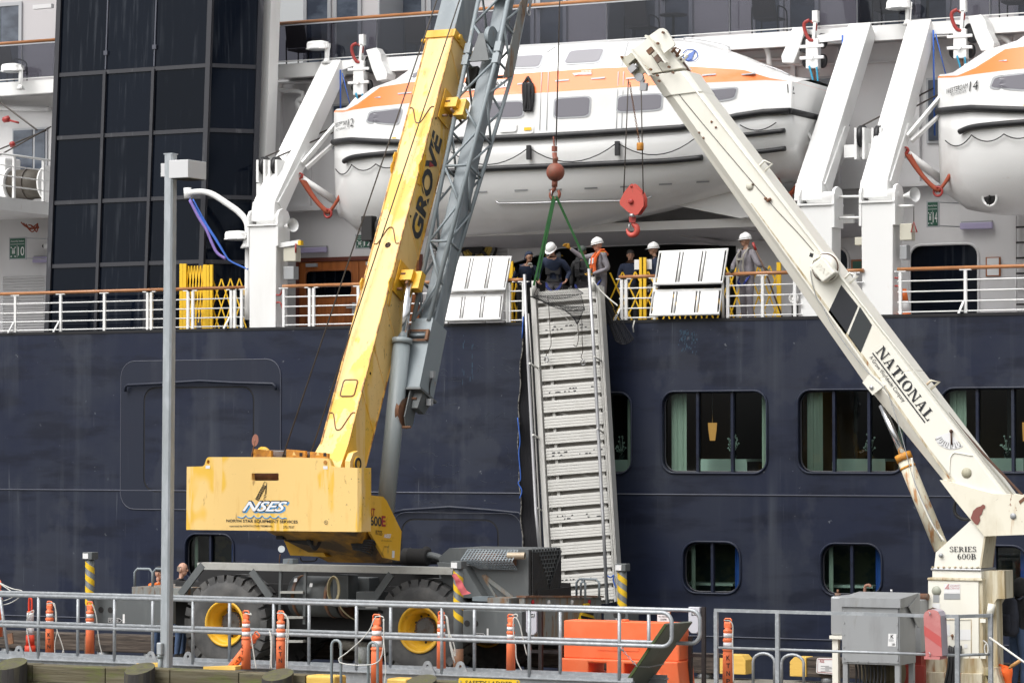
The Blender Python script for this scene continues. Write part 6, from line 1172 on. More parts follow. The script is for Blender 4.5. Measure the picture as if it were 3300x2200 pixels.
for (a, b, w, nm) in (((1784, 632), (1720, 920), .05, 'sling_leg'), ((1788, 640), (1732, 905), .045, 'sling_leg'), ((1792, 632), (1905, 880), .05, 'sling_leg'), ((1798, 645), (1893, 850), .035, 'sling_leg')):
 m = MB(); p, q_ = P(*a, 56.5), P(*b, 57.0); m.beam(p, q_, w, .012, up=(0, -1, 0), w2=w * .9); obj(nm, m, M['sling'], t2)
m = MB(); pts0 = []
for k in range(9):
 u = 1462 + k * 4.5 + 2 * math.sin(k); v = 1850 + k * 8; pts0.append([P(u - 6 - k * .6, v + 3, 46.05 + .02 * math.sin(k * 2)), P(u + 3 + k * 1.0, v - 4 + 3 * math.sin(k), 46.0 + .02 * math.cos(k * 1.7)), P(u + 9 + 1.8 * k * .6, v - 1 + 4 * math.sin(k * 1.3), 46.04)])
m.loft(pts0, closed=False, caps=False); obj('rag', m, mat('faded_red_rag', (0.55, 0.12, 0.13), 0.9), None, 'faded red rag tied to the striped jack right of the right wheel', 'rag')
# ================================================================ cream pedestal crane on the right
M['cream'] = mat('cream_paint', (0.80, 0.78, 0.70), 0.42, layers=[((0.70, 0.66, 0.54), (0.9, 0.9, 0.4), 0.52, 0.75, 0.6), ((0.50, 0.46, 0.22), (9, 9, 1.5), 0.62, 0.75, 0.45, (0.8, .8, .8), 0.5, 0.62), ((0.22, 0.10, 0.04), (9, 9, 4), 0.70, 0.75, 0.85, (0.9, .9, .9), 0.52, 0.60)])
M['creamr'] = mat('rust_streaked_cream', (0.62, 0.57, 0.44), 0.55, layers=[((0.33, 0.24, 0.11), (7, 7, 0.7), 0.44, 0.64, 0.85), ((0.30, 0.13, 0.04), (8, 8, 1.0), 0.58, 0.68, 0.9), ((0.25, 0.25, 0.10), (3, 3, 3), 0.60, 0.72, 0.5)])
M['creamrc'] = mat('rusty_cylinder', (0.62, 0.58, 0.46), 0.55, layers=[((0.40, 0.17, 0.045), (9, 9, 2.0), 0.52, 0.62, 0.9), ((0.12, 0.06, 0.03), (12, 12, 4), 0.66, 0.72, 0.8)])
M['brownh'] = mat('brown_hose', (0.085, 0.04, 0.025), 0.7)
YN = 48.0
def n(u, v, o=0.0): return P(u, v, YN - o)
nc = thing('pedestal_crane', 'cream pedestal crane with its boom slanting up to the left across the ship', 'crane', P(3085, 2215, YN)); nc.location.z = 0; BASE[nc.name].z = 0
def npz(nm, poly, m, th=.03, y=0.0, par=None, lab=None, bevel=0):
 mb = MB(); mb.prism([n(u, v, y) for u, v in poly], (0, th, 0)); return obj(nm, mb, M[m] if isinstance(m, str) else m, par or nc, lab, bevel=bevel)
def eline(p, q, t): return (p[0] + (q[0] - p[0]) * t, p[1] + (q[1] - p[1]) * t)
lo0, lo1, hi0, hi1 = (2088, 249), (3050, 1572), (2216, 236), (3262, 1618)
def section(t0, t1, e0, e1, dpt, y0):
 rings = []
 for (l, h) in ((t0, e0), (t1, e1)):
  A = n(*l); B = n(*h); up = (B - A)
  rings.append([A + V((0, .16 + y0, 0)), A + up * .27 + V((0, y0, 0)), A + up * .95 + V((0, y0, 0)), B + V((0, y0 + .05, 0)), B + V((0, y0 + dpt, 0)), A + V((0, y0 + dpt, 0))])
 m = MB(); m.loft(rings, sm=False); return m
lom, him = (2775, 1234), (2940, 1193)
nb = obj('boom', section(lo0, lom, hi0, him, .55, 0), M['cream'], nc, bevel=.012)
obj('boom_base', section(lom, lo1, him, hi1, .56, -.004), M['cream'], nb, bevel=.012)
obj('boom_collar', section((2084, 244), (2130, 312), (2214, 228), (2262, 296), .60, -.025), M['cream'], nb, bevel=.01)
npz('boom_gusset', [(2779, 1232), (2806, 1199), (2853, 1240), (2812, 1272)], 'cream', .02, .016, nb)
npz('boom_gusset', [(3028, 1546), (3040, 1546), (3200, 1590), (3262, 1592), (3330, 1602), (3480, 1640), (3480, 1760), (3300, 1722), (3172, 1727), (3127, 1672), (3070, 1602)], mat('chipped_cream', (0.76, 0.72, 0.60), 0.5, layers=[((.55, .49, .36), (2, 2, 1), .48, .7, .6), ((.24, .09, .035), (8, 8, 5), .64, .67, .95, (1.3, 1.3, 1.3), .46, .52), ((.45, .25, .10), (7, 7, .8), .60, .72, .8)]), .5, .05, nb)
npz('boom_seam', [(2418, 655), (2422, 655), (2790, 1155), (3062, 1540), (3058, 1543)], 'creamr', .01, .0 + .006, nb)
m = MB(); m.tube([n(2196, 232, .02), n(2500, 625, .02), n(2840, 1060, .02), n(3268, 1598, .02)], .016, 6); obj('boom_edge', m, M['cream'], nb)
npz('inner_boom', [(2082, 240), (2040, 172), (2036, 160), (2104, 112), (2120, 120), (2200, 218)], 'cream', .4, -.05, nc)
tip = npz('tip_cheek_plate', [(2091, 116), (2124, 93), (2136, 91), (2146, 97), (2174, 140), (2173, 147), (2140, 172), (2118, 140)], 'cream', .05, .09, nc)
npz('tip_cheek_plate', [(1998, 188), (2036, 173), (2046, 180), (2090, 222), (2068, 240), (2068, 254), (2056, 252), (2048, 255)], mat('stained_cream', (0.56, 0.53, 0.42), 0.5, layers=[((0.36, 0.16, 0.05), (10, 10, 10), 0.55, 0.66, 0.8)]), .05, .12, nc)
for a, b in (((2084, 116), (2150, 204)), ((2037, 161), (2098, 245))): m = MB(); m.beam(n(*a, .14), n(*b, .14), .14, .03, up=(1, 0, .7)); obj('tip_flange', m, M['cream'], nc)
m = MB()
for u, v in ((2139, 106), (2122, 141), (2006, 185), (2099, 225), (2121, 244), (2158, 217), (2171, 235), (2126, 262), (2137, 197)): p = n(u, v, .11); m.cyl(p, p - V((0, .05, 0)), .022, n=8)
obj('bolts', m, M['rust'], nc)['kind'] = 'stuff'
m = MB(); m.cbox(n(2033, 190, .2), .16, .12, .13, ex=(.8, 0, .6), ez=(-.6, 0, .8)); obj('limit_switch', m, M['beige'], nc); m = MB(); m.cbox(n(2040, 222, .2), .14, .1, .11, ex=(.8, 0, .6), ez=(-.6, 0, .8)); m.cyl(n(2046, 215, .2), n(2054, 209, .2), .04, n=10); obj('limit_motor', m, M['steel'], nc)
m = MB(); m.cbox(n(2096, 165, .12), .11, .06, .09, ex=(.8, 0, .6), ez=(-.6, 0, .8)); m.cbox(n(2120, 190, .12), .09, .05, .12, ex=(.8, 0, .6), ez=(-.6, 0, .8)); obj('rusty_bracket', m, M['rust'], nc)
m = MB(); m.lathe([(.075, -.03), (.075, .03)], n(2061, 250, .16), (0, 1, 0), 14); obj('becket_pin', m, M['greybox'], nc); m = MB(); m.prism([n(u, v, .18) for u, v in [(2066, 248), (2074, 258), (2070, 266), (2084, 268), (2081, 292), (2061, 292), (2062, 264)]], (0, .08, 0)); obj('becket_socket', m, M['greybox'], nc)
for i, q in enumerate([[(2152, 184), (2177, 154), (2193, 161), (2172, 194)], [(2172, 202), (2203, 176), (2216, 180), (2188, 210)], [(2431, 552), (2463, 518), (2489, 528), (2459, 556)], [(2712, 908), (2738, 880), (2765, 890), (2735, 914)], [(2972, 1253), (3000, 1226), (3027, 1230), (2995, 1258)]]):
 m = MB(); m.tube([n(*p, -.1 - .03 * k) for k, p in enumerate(q)], .022, 7); obj('climbing_loop', m, M['rust' if i in (0,) else 'creamrc' if i == 4 else 'cream'], nc)
m = MB(); m.tube(catmull([n(u, v, -.25) for u, v in [(2164, 150), (2300, 338), (2500, 602), (2700, 868), (2900, 1130), (3100, 1385), (3300, 1600), (3420, 1740)]], 3), .022, 6); obj('feed_hose', m, M['brownh'], nc)
m = MB(); m.tube(catmull([n(u, v, .01) for u, v in [(2092, 165), (2200, 320), (2470, 640), (2580, 760), (2665, 860)]], 4), .006, 5); obj('signal_cable', m, M['wire'], nc)
m = MB(); m.tube(catmull([n(u, v, .02) for u, v in [(2612, 870), (2616, 905), (2631, 958), (2650, 985), (2690, 1060), (2780, 1180), (2850, 1250), (2870, 1290), (2905, 1400), (2950, 1560), (3035, 1745)]], 4), .007, 6); obj('signal_cable', m, M['greybox'], nc)
m = MB()
for u, v in ((2474, 646), (2467, 640), (2481, 643)): m.ball(n(u, v, .03), .03, n=8, m=5)
obj('cable_clip', m, M['rust'], nc)
def disc(u, v, r, m_, nm, o=.006, prof=None): k = MB(); k.lathe(prof or [(.001, .006), (r, .006), (r, 0)], n(u, v, o), (0, -1, 0), 24); return obj(nm, k, M[m_] if isinstance(m_, str) else m_, nb)
disc(2416, 601, .065, 'beige', 'access_hole'); disc(3115, 1523, .085, mat('speckled_plug', (0.40, 0.38, 0.28), 0.6, layers=[((.2, .1, .04), (20, 20, 20), .6, .7, .8)]), 'access_plug'); disc(2808, 1248, .035, 'steel', 'pivot_pin', .03); disc(3265, 1662, .05, 'greybox', 'pivot_pin', .06)
for u, v in ((2253, 428), (2267, 445), (2293, 393), (2307, 411), (2426, 595)): disc(u, v, .02, 'rust', 'bolt_hole')
m = MB(); m.tube([n(3080, 1462, .02), n(3055, 1465, .02), n(3070, 1478, .02)] and catmull([n(u, v, .012) for u, v in [(3060, 1530), (3062, 1480), (3070, 1462), (3085, 1459), (3134, 1468)]], 4), .008, 5); obj('weld_seam', m, M['cream'], nb)
m = MB(); m.flat([n(u, v, .06) for u, v in [(3128, 1669), (3136, 1645), (3148, 1634), (3160, 1630), (3168, 1624), (3175, 1628), (3174, 1637), (3168, 1640), (3164, 1655), (3157, 1662), (3159, 1676), (3151, 1690), (3143, 1688)]]); obj('bare_patch', m, mat('red_primer', (0.22, 0.075, 0.06), 0.7), nb)
for q in ([(3300, 1600), (3283, 1614), (3287, 1624), (3293, 1618), (3310, 1606)], [(3200, 1617), (3214, 1608), (3222, 1600), (3216, 1606)]): m = MB(); m.flat([n(u, v, .058) for u, v in q]); obj('rust_patch', m, M['rust'], nb)
for k, (q, mm) in enumerate((([(2711, 918), (2765, 986), (2725, 1079), (2670, 1005)], mat('stripe_navy', (0.012, 0.014, 0.02), 0.45)), ([(2771, 988), (2810, 1047), (2773, 1137), (2733, 1081)], mat('stripe_slate', (0.027, 0.032, 0.035), 0.5)))):
 m = MB(); m.prism([n(u, v, .006) for u, v in q], (0, .004, 0)); obj('warning_stripe', m, mm, nb)
def serif(mb, word, ll, lr, ul):
 ll, lr, ul = V(ll), V(lr), V(ul); ex = lr - ll; ey = ul - ll
 W_ = {'N': .98, 'A': .94, 'T': .82, 'I': .46, 'O': .88, 'L': .78, 'S': .66, 'E': .76, 'R': .92, '6': .64, '0': .64, 'B': .82}; tot = sum(W_[c] + .09 for c in word) - .09; x = 0
 for c in word:
  w = W_[c]
  def f(a, b, x=x, w=w): return ll + ex * ((x + a * w) / tot) + ey * b
  def pg(*ps): mb.flat([f(*p) for p in ps])
  def stem(a, b): pg((a, .0), (b, .0), (b, 1), (a, 1))
  def sf(a, b, y): pg((a, y), (b, y), (b, y + .07), (a, y + .07))
  def ring(x0, x1, y0, y1, t, ti, a0=0, a1=360, k=22):
   cx, cy, rx, ry = (x0 + x1) / 2, (y0 + y1) / 2, (x1 - x0) / 2, (y1 - y0) / 2; o = []; i_ = []
   for j in range(k + 1): a = R(a0 + (a1 - a0) * j / k); o.append(f(cx + rx * math.cos(a), cy + ry * math.sin(a))); i_.append(f(cx + (rx - t) * math.cos(a), cy + (ry - ti) * math.sin(a)))
   mb.add(o + i_, [(j, j + 1, j + k + 2, j + k + 1) for j in range(k)])
  if c == 'N': pg((.10, 0), (.19, 0), (.19, 1), (.10, 1)); pg((.81, 0), (.90, 0), (.90, 1), (.81, 1)); pg((.10, 1), (.34, 1), (.90, 0), (.70, 0)); sf(0, .3, 0); sf(0, .2, .93); sf(.70, 1, .93)
  elif c == 'A': pg((.12, 0), (.21, 0), (.50, 1), (.42, 1)); pg((.42, 1), (.58, 1), (.90, 0), (.64, 0)); pg((.22, .27), (.75, .27), (.75, .35), (.26, .35)); sf(0, .30, 0); sf(.56, 1, 0)
  elif c == 'T': pg((.36, 0), (.64, 0), (.64, 1), (.36, 1)); pg((0, .91), (1, .91), (1, 1), (0, 1)); pg((0, .72), (.06, .72), (.12, .91), (0, .91)); pg((.94, .72), (1, .72), (1, .91), (.88, .91)); sf(.22, .78, 0)
  elif c == 'I': pg((.24, 0), (.76, 0), (.76, 1), (.24, 1)); sf(0, 1, 0); sf(0, 1, .93)
  elif c == 'O': ring(0, 1, -.02, 1.02, .25, .07)
  elif c == 'L': pg((.14, 0), (.42, 0), (.42, 1), (.14, 1)); pg((.14, 0), (1, 0), (1, .08), (.14, .08)); pg((.86, .08), (1, .08), (1, .30), (.94, .30)); sf(0, .56, .93); sf(0, .3, 0)
  elif c == 'E': pg((.14, 0), (.38, 0), (.38, 1), (.14, 1)); pg((.38, 0), (1, 0), (1, .08), (.38, .08)); pg((.38, .92), (.96, .92), (.96, 1), (.38, 1)); pg((.38, .46), (.72, .46), (.72, .54), (.38, .54)); pg((.88, .08), (1, .08), (1, .26), (.95, .26)); pg((.86, .76), (.96, .76), (.96, .92), (.80, .92)); sf(0, .3, 0); sf(0, .3, .93)
  elif c in 'RB': pg((.12, 0), (.34, 0), (.34, 1), (.12, 1)); ring(-.06, .80, .47, 1.0, .22, .07, -80, 80); sf(0, .48, 0); sf(0, .4, .93); (pg((.46, .50), (.64, .50), (1.0, 0), (.78, 0)) if c == 'R' else ring(-.1, .92, .0, .54, .24, .07, -80, 80)); pg((.3, .47), (.5, .47), (.5, .54), (.3, .54)); (pg((.3, 0), (.46, 0), (.46, .07), (.3, .07)) if c == 'B' else None)
  elif c == 'S': ring(.05, .95, .50, 1.02, .22, .09, 20, 270); ring(.0, 1.0, -.02, .56, .24, .09, -160, 90); pg((.82, .72), (.90, .72), (.90, 1), (.82, .95)); pg((.04, .02), (.12, .06), (.12, .28), (.04, .28))
  elif c == '0': ring(.02, .98, -.02, 1.02, .22, .06)
  elif c == '6': ring(.05, .98, -.02, .60, .24, .07); ring(.03, 1.25, -.02, 1.02, .26, .06, 95, 200)
  x += w + .09
def nl(u, v, o=.012): return n(u, v, o)
M['navyl'] = mat('lettering_navy', (0.014, 0.016, 0.022), 0.5)
m = MB(); serif(m, 'NATIONAL', nl(2821, 1134), nl(2988, 1357), nl(2846, 1112)); m.flat([nl(2810, 1138), nl(2813, 1135), nl(2982, 1359), nl(2979, 1362)]); obj('lettering', m, M['navyl'], nb)
m = MB(); m.text('A Grove Worldwide Company', nl(2797, 1154), nl(2906, 1298), nl(2810, 1144)); obj('lettering', m, M['navyl'], nb)
gc = (3068, 1392); arc = [(gc[0] + 60 * math.cos(R(a)), gc[1] + 55 * math.sin(R(a))) for a in range(52, 160, 9)]
m = MB(); m.flat([nl(3095, 1432)] + [nl(u, v) for u, v in arc] + [nl(3016, 1406), nl(3060, 1392)]); sc_ = obj('angle_scale', m, M['signw'], nb)
m = MB()
for k in range(11): a = R(58 + k * 9.5); m.tube([nl(gc[0] + 38 * math.cos(a), gc[1] + 35 * math.sin(a), .016), nl(gc[0] + (50 if k % 2 else 54) * math.cos(a), gc[1] + (46 if k % 2 else 50) * math.sin(a), .016)], .0035, 4)
for k, s in enumerate(('80', '70', '60', '45', '30', '15', '0')): a = R(62 + k * 15); c_ = (gc[0] + 57 * math.cos(a), gc[1] + 51 * math.sin(a)); m.text(s, nl(c_[0] - 4, c_[1] + 2, .016), nl(c_[0] + 3, c_[1] + 2, .016), nl(c_[0] - 4, c_[1] - 3, .016))
obj('scale_marks', m, M['ink'], sc_); m = MB(); m.tube([nl(3065, 1388, .03), nl(3066, 1432, .03)], .014, 6); m.ball(nl(3065, 1389, .03), .03); obj('pointer', m, M['brownh'], sc_)
m = MB(); c = n(2662, 862, .06); m.lathe([(.24, -.02), (.25, 0), (.25, .03), (.235, .035)], c, (0, -1, 0), 30); m.lathe([(.20, .04), (.215, .06), (.001, .07)], c, (0, -1, 0), 30); reel = obj('cable_reel', m, M['cream'], nc); m = MB(); m.torus(c - V((0, .03, 0)), (0, 1, 0), .225, .014, 30, 6); obj('reel_cable', m, M['brownh'], reel)
q = [(2606, 858), (2640, 818), (2690, 880), (2648, 912)]; q = [(2608, 858), (2648, 826), (2692, 878), (2650, 910)]
m = MB(); m.prism([n(u, v, .28) for u, v in q], (0, .2, 0)); cv = obj('reel_cover', m, M['cream'], reel, bevel=.02); m = MB(); m.text('PAT', n(2628, 858, .292), n(2664, 892, .292), n(2641, 846, .292)); obj('lettering', m, M['cream'], cv)
m = MB(); m.prism([n(u, v, .2) for u, v in [(2610, 828), (2616, 808), (2632, 814), (2642, 826), (2622, 838)]], (0, .1, 0)); obj('reel_bracket', m, M['cream'], reel); m = MB(); m.flat([n(2607, 826, .203), n(2618, 830, .203), n(2622, 818, .203), n(2611, 814, .203)]); obj('label_plate', m, M['ink'], reel)
a, b, c = n(2842, 1306, -.3), n(2908, 1462, -.2), n(3034, 1768, -.2)
m = MB(); m.tube([a, b], .058, 16); obj('cylinder_rod', m, M['chrome'], nc); m = MB(); m.tube([b, c], .125, 22); obj('lift_cylinder', m, M['creamrc'], nc)
m = MB(); m.tube([b, L3(b, c, .07)], .14, 22); m.tube([L3(b, c, .13), L3(b, c, .15)], .132, 22); obj('cylinder_gland', m, M['yelr'], nc)
m = MB(); m.tube(catmull([n(2938, 1475, .02), n(2942, 1500, .02), n(2950, 1560, .0), n(3000, 1680, .0), n(3045, 1745, .0)], 4), .018, 6); obj('hydraulic_pipe', m, M['cream'], nc)
m = MB(); m.tube(catmull([n(u, v, -.3) for u, v in [(3100, 1602), (3082, 1614), (3075, 1640), (3085, 1662), (3105, 1672), (3130, 1672)]], 5), .028, 8); obj('hydraulic_hose', m, M['black'], nc)
XT = n(3171, 1726).x
tur2 = npz('turret', [(3016, 1779), (3129, 1675), (3171, 1726), (3156, 1830), (3010, 1831)], 'cream', .55, .0)
m = MB(); m.hexa([n(3156, 1830), n(3156, 1830) + V((.02, .55, 0)), n(3171, 1726) + V((.0, .55, 0)), n(3171, 1726), n(3156, 1830) + V((.03, 0, 0)), n(3156, 1830) + V((.05, .55, 0)), n(3171, 1726) + V((.03, .55, 0)), n(3171, 1726) + V((.03, 0, 0))]); obj('turret_side', m, M['creamr'], tur2)
m = MB(); serif(m, 'SERIES', nl(3060, 1777), nl(3146, 1777), nl(3060, 1760)); serif(m, '600B', nl(3085, 1801), nl(3146, 1801), nl(3085, 1783)); obj('lettering', m, M['navyl'], tur2)
m = MB(); m.lathe([(.001, .03), (.035, .03), (.035, 0)], n(3033, 1788, .01), (0, -1, 0), 16); obj('pivot_pin', m, M['greybox'], tur2)
def nbx(u0, v0, u1, v1, y0, y1, m_, nm, par=None, bevel=.01):
 a, b, c, d = prect(u0, v0, u1, v1, YN + y0); return obj(nm, MB().box((a, YN + y0, b), (c, YN + y1, d)), M[m_], par or nc, bevel=bevel)
nbx(2999, 1831, 3162, 1838, -.06, .70, 'steel', 'slew_flange'); m = MB()
for k in range(9): p = n(3006 + k * 18, 1830, .05); m.cyl(p, p + V((0, 0, .03)), .02, n=6)
obj('flange_bolts', m, M['creamr'], nc); nbx(3004, 1838, 3163, 1862, -.04, .7, 'cream', 'slew_housing'); nbx(2988, 1862, 3165, 1870, -.07, .72, 'creamr', 'pedestal_flange')
ped = nbx(2991, 1870, 3154, 2150, -.05, .65, 'cream', 'pedestal'); nbx(3154, 1870, 3168, 2150, -.02, .6, 'creamr', 'pedestal_edge')
npz('pedestal_foot', [(2985, 2120), (3160, 2120), (3205, 2260), (2950, 2260)], 'creamr', .75, .08); nbx(2960, 2166, 3165, 2260, -.16, .8, 'creamr', 'pedestal_base')
m = MB(); m.prism([n(u, v, -.1) for u, v in [(3166, 1838), (3236, 1838), (3238, 1928), (3213, 1928), (3180, 1985), (3176, 2010), (3166, 2010)]], (0, .45, 0)); sw = obj('slew_motor_bracket', m, M['creamr'], nc)
m = MB(); m.prism([n(u, v, -.12) for u, v in [(3166, 1990), (3210, 1930), (3212, 1990), (3216, 2190), (3166, 2190)]], (0, .3, 0)); obj('side_column', m, M['creamr'], nc); m = MB(); m.cyl(n(3196, 1945, -.02), n(3190, 1982, -.02), .06, n=14); obj('slew_motor', m, M['cream'], nc)
npz('ladder_foot', [(3160, 2150), (3208, 2150), (3212, 2165), (3240, 2260), (3215, 2260), (3195, 2175), (3172, 2175), (3166, 2260), (3150, 2260)], 'creamr', .3, .1)
m = MB(); m.lathe([(.001, .004), (.08, .004), (.08, 0)], n(3018, 1903, .05), (0, -1, 0), 24); pl_ = obj('oval_plate', m, mat('brass_plate', (0.33, 0.34, 0.28), 0.5), ped)
def plate(u0, v0, u1, v1, mm, nm, o=.055): m = MB(); m.flat([n(u0, v1, o), n(u1, v1, o), n(u1, v0, o), n(u0, v0, o)]); return obj(nm, m, M[mm], ped)
plate(3042, 1880, 3094, 1911, 'signw', 'maker_label'); M['letp'] = mat('faded_red_lettering', (0.55, 0.30, 0.30), 0.6)
for s, v in (('COAST', 1889), ('CRANE', 1897)): m = MB(); m.text(s, n(3062, v, .06), n(3092, v, .06), n(3063, v - 6, .06), shear=.2); obj('lettering', m, M['letp'], ped)
m = MB(); m.flat([n(u, v, .06) for u, v in [(3044, 1896), (3056, 1880), (3060, 1882), (3050, 1896)]]); m.flat([n(u, v, .06) for u, v in [(3050, 1897), (3058, 1888), (3060, 1897)]]); obj('maker_mark', m, M['letp'], ped)
plate(3042, 1912, 3094, 1930, 'greybox', 'rating_plate'); plate(3007, 1916, 3027, 1940, 'greybox', 'rating_plate'); plate(3005, 1943, 3029, 1960, 'signw', 'notice'); plate(3048, 2010, 3061, 2048, 'signw', 'notice'); plate(3094, 2027, 3129, 2061, 'signw', 'notice'); plate(3107, 2074, 3118, 2087, 'signw', 'sticker')
m = MB(); m.tube([n(3048, 1995, .055), n(3130, 1995, .055), n(3130, 2105, .055), n(3118, 2130, .055), n(3060, 2130, .055), n(3048, 2110, .055)], .008, 5, closed=True); obj('access_door_seam', m, M['creamr'], ped)
for v in (1999, 2115): (nbx(3158, v - 6, 3176, v + 6, -.08, -.05, 'cream', 'hinge_strap', bevel=0), nbx(2971, v - 6, 2992, v + 6, -.08, -.05, 'cream', 'hinge_strap', bevel=0))
m = MB(); m.lathe([(.001, .03), (.02, .03), (.025, 0)], n(3069, 2047, .055), (0, -1, 0), 10); m.beam(n(3069, 2047, .06), n(3070, 2060, .06), .02, .01); obj('door_latch', m, M['rust'], ped)
m = MB()
for k in range(7): m.tube(catmull([n(3060 + 6 * k, 2080 + 3 * (k % 3), .09), n(3058 + 6 * k, 2100, .13), n(3056 + 5 * k + 3 * (k % 2), 2150, .16), n(3040 + 9 * k, 2230, .2)], 4), .022, 6)
hz2 = obj('hydraulic_hoses', m, M['black'], nc); hz2['kind'] = 'stuff'
YH = YN - .12
def hk(u, v, o=0.0): return P(u, v, YH - o)
t = thing('hook_block', 'red two part hook block hanging from the cream boom', 'hook', hk(2035, 770))
for a, b in (((2025, 258), (2010, 625)), ((2066, 285), (2073, 625))): m = MB(); m.tube([hk(*a), hk(*b)], .010, 6); obj('hoist_wire', m, M['wire'], t)
kite = [(2030, 596), (2036, 592), (2043, 596), (2067, 622), (2074, 640), (2074, 664), (2056, 690), (2047, 694), (2024, 684), (1998, 660), (1997, 648), (2012, 618)]
for o, nm in ((.10, 'cheek_plate'), (-.10, 'cheek_plate')): m = MB(); m.prism([hk(u + (10 if o < 0 else 0), v, o) for u, v in kite], (0, .03, 0)); obj(nm, m, mat('block_red', (0.50, 0.075, 0.055), 0.5, layers=[((.25, .06, .04), (9, 9, 9), .6, .7, .6)]) if o > 0 else bpy.data.materials['block_red'], t)
m = MB(); m.lathe([(.17, -.08), (.14, 0), (.17, .08)], hk(2038, 650), (0, 1, 0), 24); obj('sheave', m, M['dark'], t)
m = MB(); m.lathe([(.045, 0), (.045, .03), (.02, .04), (.001, .04)], hk(2034, 650, .10), (0, -1, 0), 14); m.lathe([(.02, 0), (.02, .02), (.001, .02)], hk(2035, 601, .10), (0, -1, 0), 10); obj('sheave_pin', m, M['redp'], t)
m = MB(); m.cyl(hk(2030, 694, .12), hk(2042, 694, .12), .03, n=10); obj('hook_pin', m, M['steel'], t)
m = MB(); m.hexa([hk(2028, 717, .06), hk(2048, 717, .06), hk(2048, 717, -.06), hk(2028, 717, -.06), hk(2026, 698, .06), hk(2050, 698, .06), hk(2050, 698, -.06), hk(2026, 698, -.06)]); obj('hook_shank', m, M['redp'], t)
m = MB(); path = catmull([hk(u, v) for u, v in [(2040, 716), (2044, 724), (2052, 732), (2053, 745), (2046, 755), (2034, 758), (2024, 750), (2019, 737)]], 5); m.tube(path, [.04 + .012 * math.sin(math.pi * min(1, i / 28)) - (.03 * max(0, i - 28) / 7) for i in range(len(path))], 10); obj('hook', m, bpy.data.materials['block_red'], t)
m = MB(); m.tube([hk(2028, 722, .04), hk(2026, 742, .04)], .010, 5); obj('latch', m, M['steel'], t)
m = MB(); c0, c1 = hk(2029, 266, .05), hk(2060, 458, .05); nlk = 26
for k in range(nlk):
 c = L3(c0, c1, (k + .5) / nlk) + V((math.sin(k / nlk * 3.14) * -.0, 0, 0)); d = (c1 - c0).normalized(); s = V((0, 1, 0)) if k % 2 else d.cross(V((0, 1, 0))).normalized()
 m.tube([c + d * (.027 * ca) + s * (.013 * sa) for ca, sa in [(math.cos(j * math.pi / 4), math.sin(j * math.pi / 4)) for j in range(8)]], .005, 4, closed=True)
obj('chain', m, M['rust'], t)['kind'] = 'stuff'
m = MB(); m.lathe([(.055, 0), (.06, .02), (.06, .11), (.055, .13)], hk(2063, 485, .03), (0, 0, 1), 14); obj('switch_weight', m, M['yelr'], t)
# ================================================================ cabinets, pump set and guard rail round the crane
M['cabm'] = mat('weathered_aluminium', (0.34, 0.35, 0.36), 0.5, 0.35, layers=[((0.26, 0.265, 0.265), (4, 4, 1), 0.5, 0.7, 0.7), ((0.22, 0.21, 0.15), (6, 6, 1.2), 0.66, 0.78, 0.6)])
YK = 46.2
a, b, c, d = prect(2713, 1955, 2900, 2140, YK)
t = thing('electrical_cabinet', 'grey metal cabinet with a white K label, standing before the cream pedestal', 'cabinet', ((a + c) / 2, YK + .4, 0))
xk = c; dk = PX(2951, 2050, xk).y - YK
body = obj('body', MB().box((a, YK, b), (c, YK + dk, d)), M['cabm'], t, bevel=.006)
obj('door', MB().box((a + .03, YK - .02, b + .03), (c - .02, YK - .001, d - .01)), M['cabm'], body); m = MB()
for k in range(5):
 for u in (a + .045, c - .035): p = V((u, YK - .02, b + .08 + k * (d - b - .15) / 4)); m.cyl(p, p - V((0, .012, 0)), .012, n=6)
for k in range(6): p = V((a + .1 + k * .17, YK - .02, b + .045)); m.cyl(p, p - V((0, .012, 0)), .012, n=6)
obj('rivets', m, M['steel'], body)['kind'] = 'stuff'
hd = P(2800, 1950, YK).z; m = MB(); m.hexa([(a - .02, YK - .06, d), (c + .03, YK - .06, d), (c + .03, YK + dk, d + .02), (a - .02, YK + dk, d + .02), (a - .02, YK - .06, d + .14), (c + .03, YK - .06, d + .14), (c + .03, YK + dk + .1, d + .20), (a - .02, YK + dk + .1, d + .20)]); obj('rain_hood', m, M['cabm'], t)
m = MB(); m.prism([(c + .032, YK + .3, d + .0), (c + .032, YK + dk + .1, d + .2), (c + .032, YK + dk + .1, d - .35), (c + .032, YK + dk - .0, d - .35)], (.01, 0, 0)); obj('hood_cheek', m, M['cabm'], t)
for x, y in ((a + .05, YK + .05), (c - .05, YK + .05), (c - .05, YK + dk - .05)): obj('leg', MB().box((x - .04, y - .04, 0), (x + .04, y + .04, b)), M['cabm'], t)
lp = [P(u, v, YK - .024) for u, v in [(2861, 2081), (2887, 2082), (2889, 2041), (2863, 2040)]]; m = MB(); m.flat(lp); lb = obj('label', m, M['signw'], t); m = MB()
f = lambda s, r: L3(L3(lp[0], lp[1], s), L3(lp[3], lp[2], s), r) + V((0, -.004, 0)); m.text('K', f(.3, .62), f(.7, .62), f(.3, .93), bold=.02); m.text('18', f(.52, .06), f(.85, .06), f(.52, .27), bold=.01); obj('lettering', m, M['ink'], lb); m = MB()
for r in (.40, .47, .54): m.flat([f(.08, r), f(.7 - .1 * (r > .5), r), f(.7 - .1 * (r > .5), r + .025), f(.08, r + .025)])
obj('small_print', m, M['greybox'], lb)
m = MB()
for k in range(9): x = a + .15 + k * .06; m.tube(catmull([(x, YK + .2, b + .02), (x + .02, YK + .2, b - .2), (x - .03 + .01 * (k % 3), YK + .15, .1), (x - .1, YK + .1, -.1)], 4), .018, 6)
o = obj('cable', m, M['black'], t); o['kind'] = 'stuff'
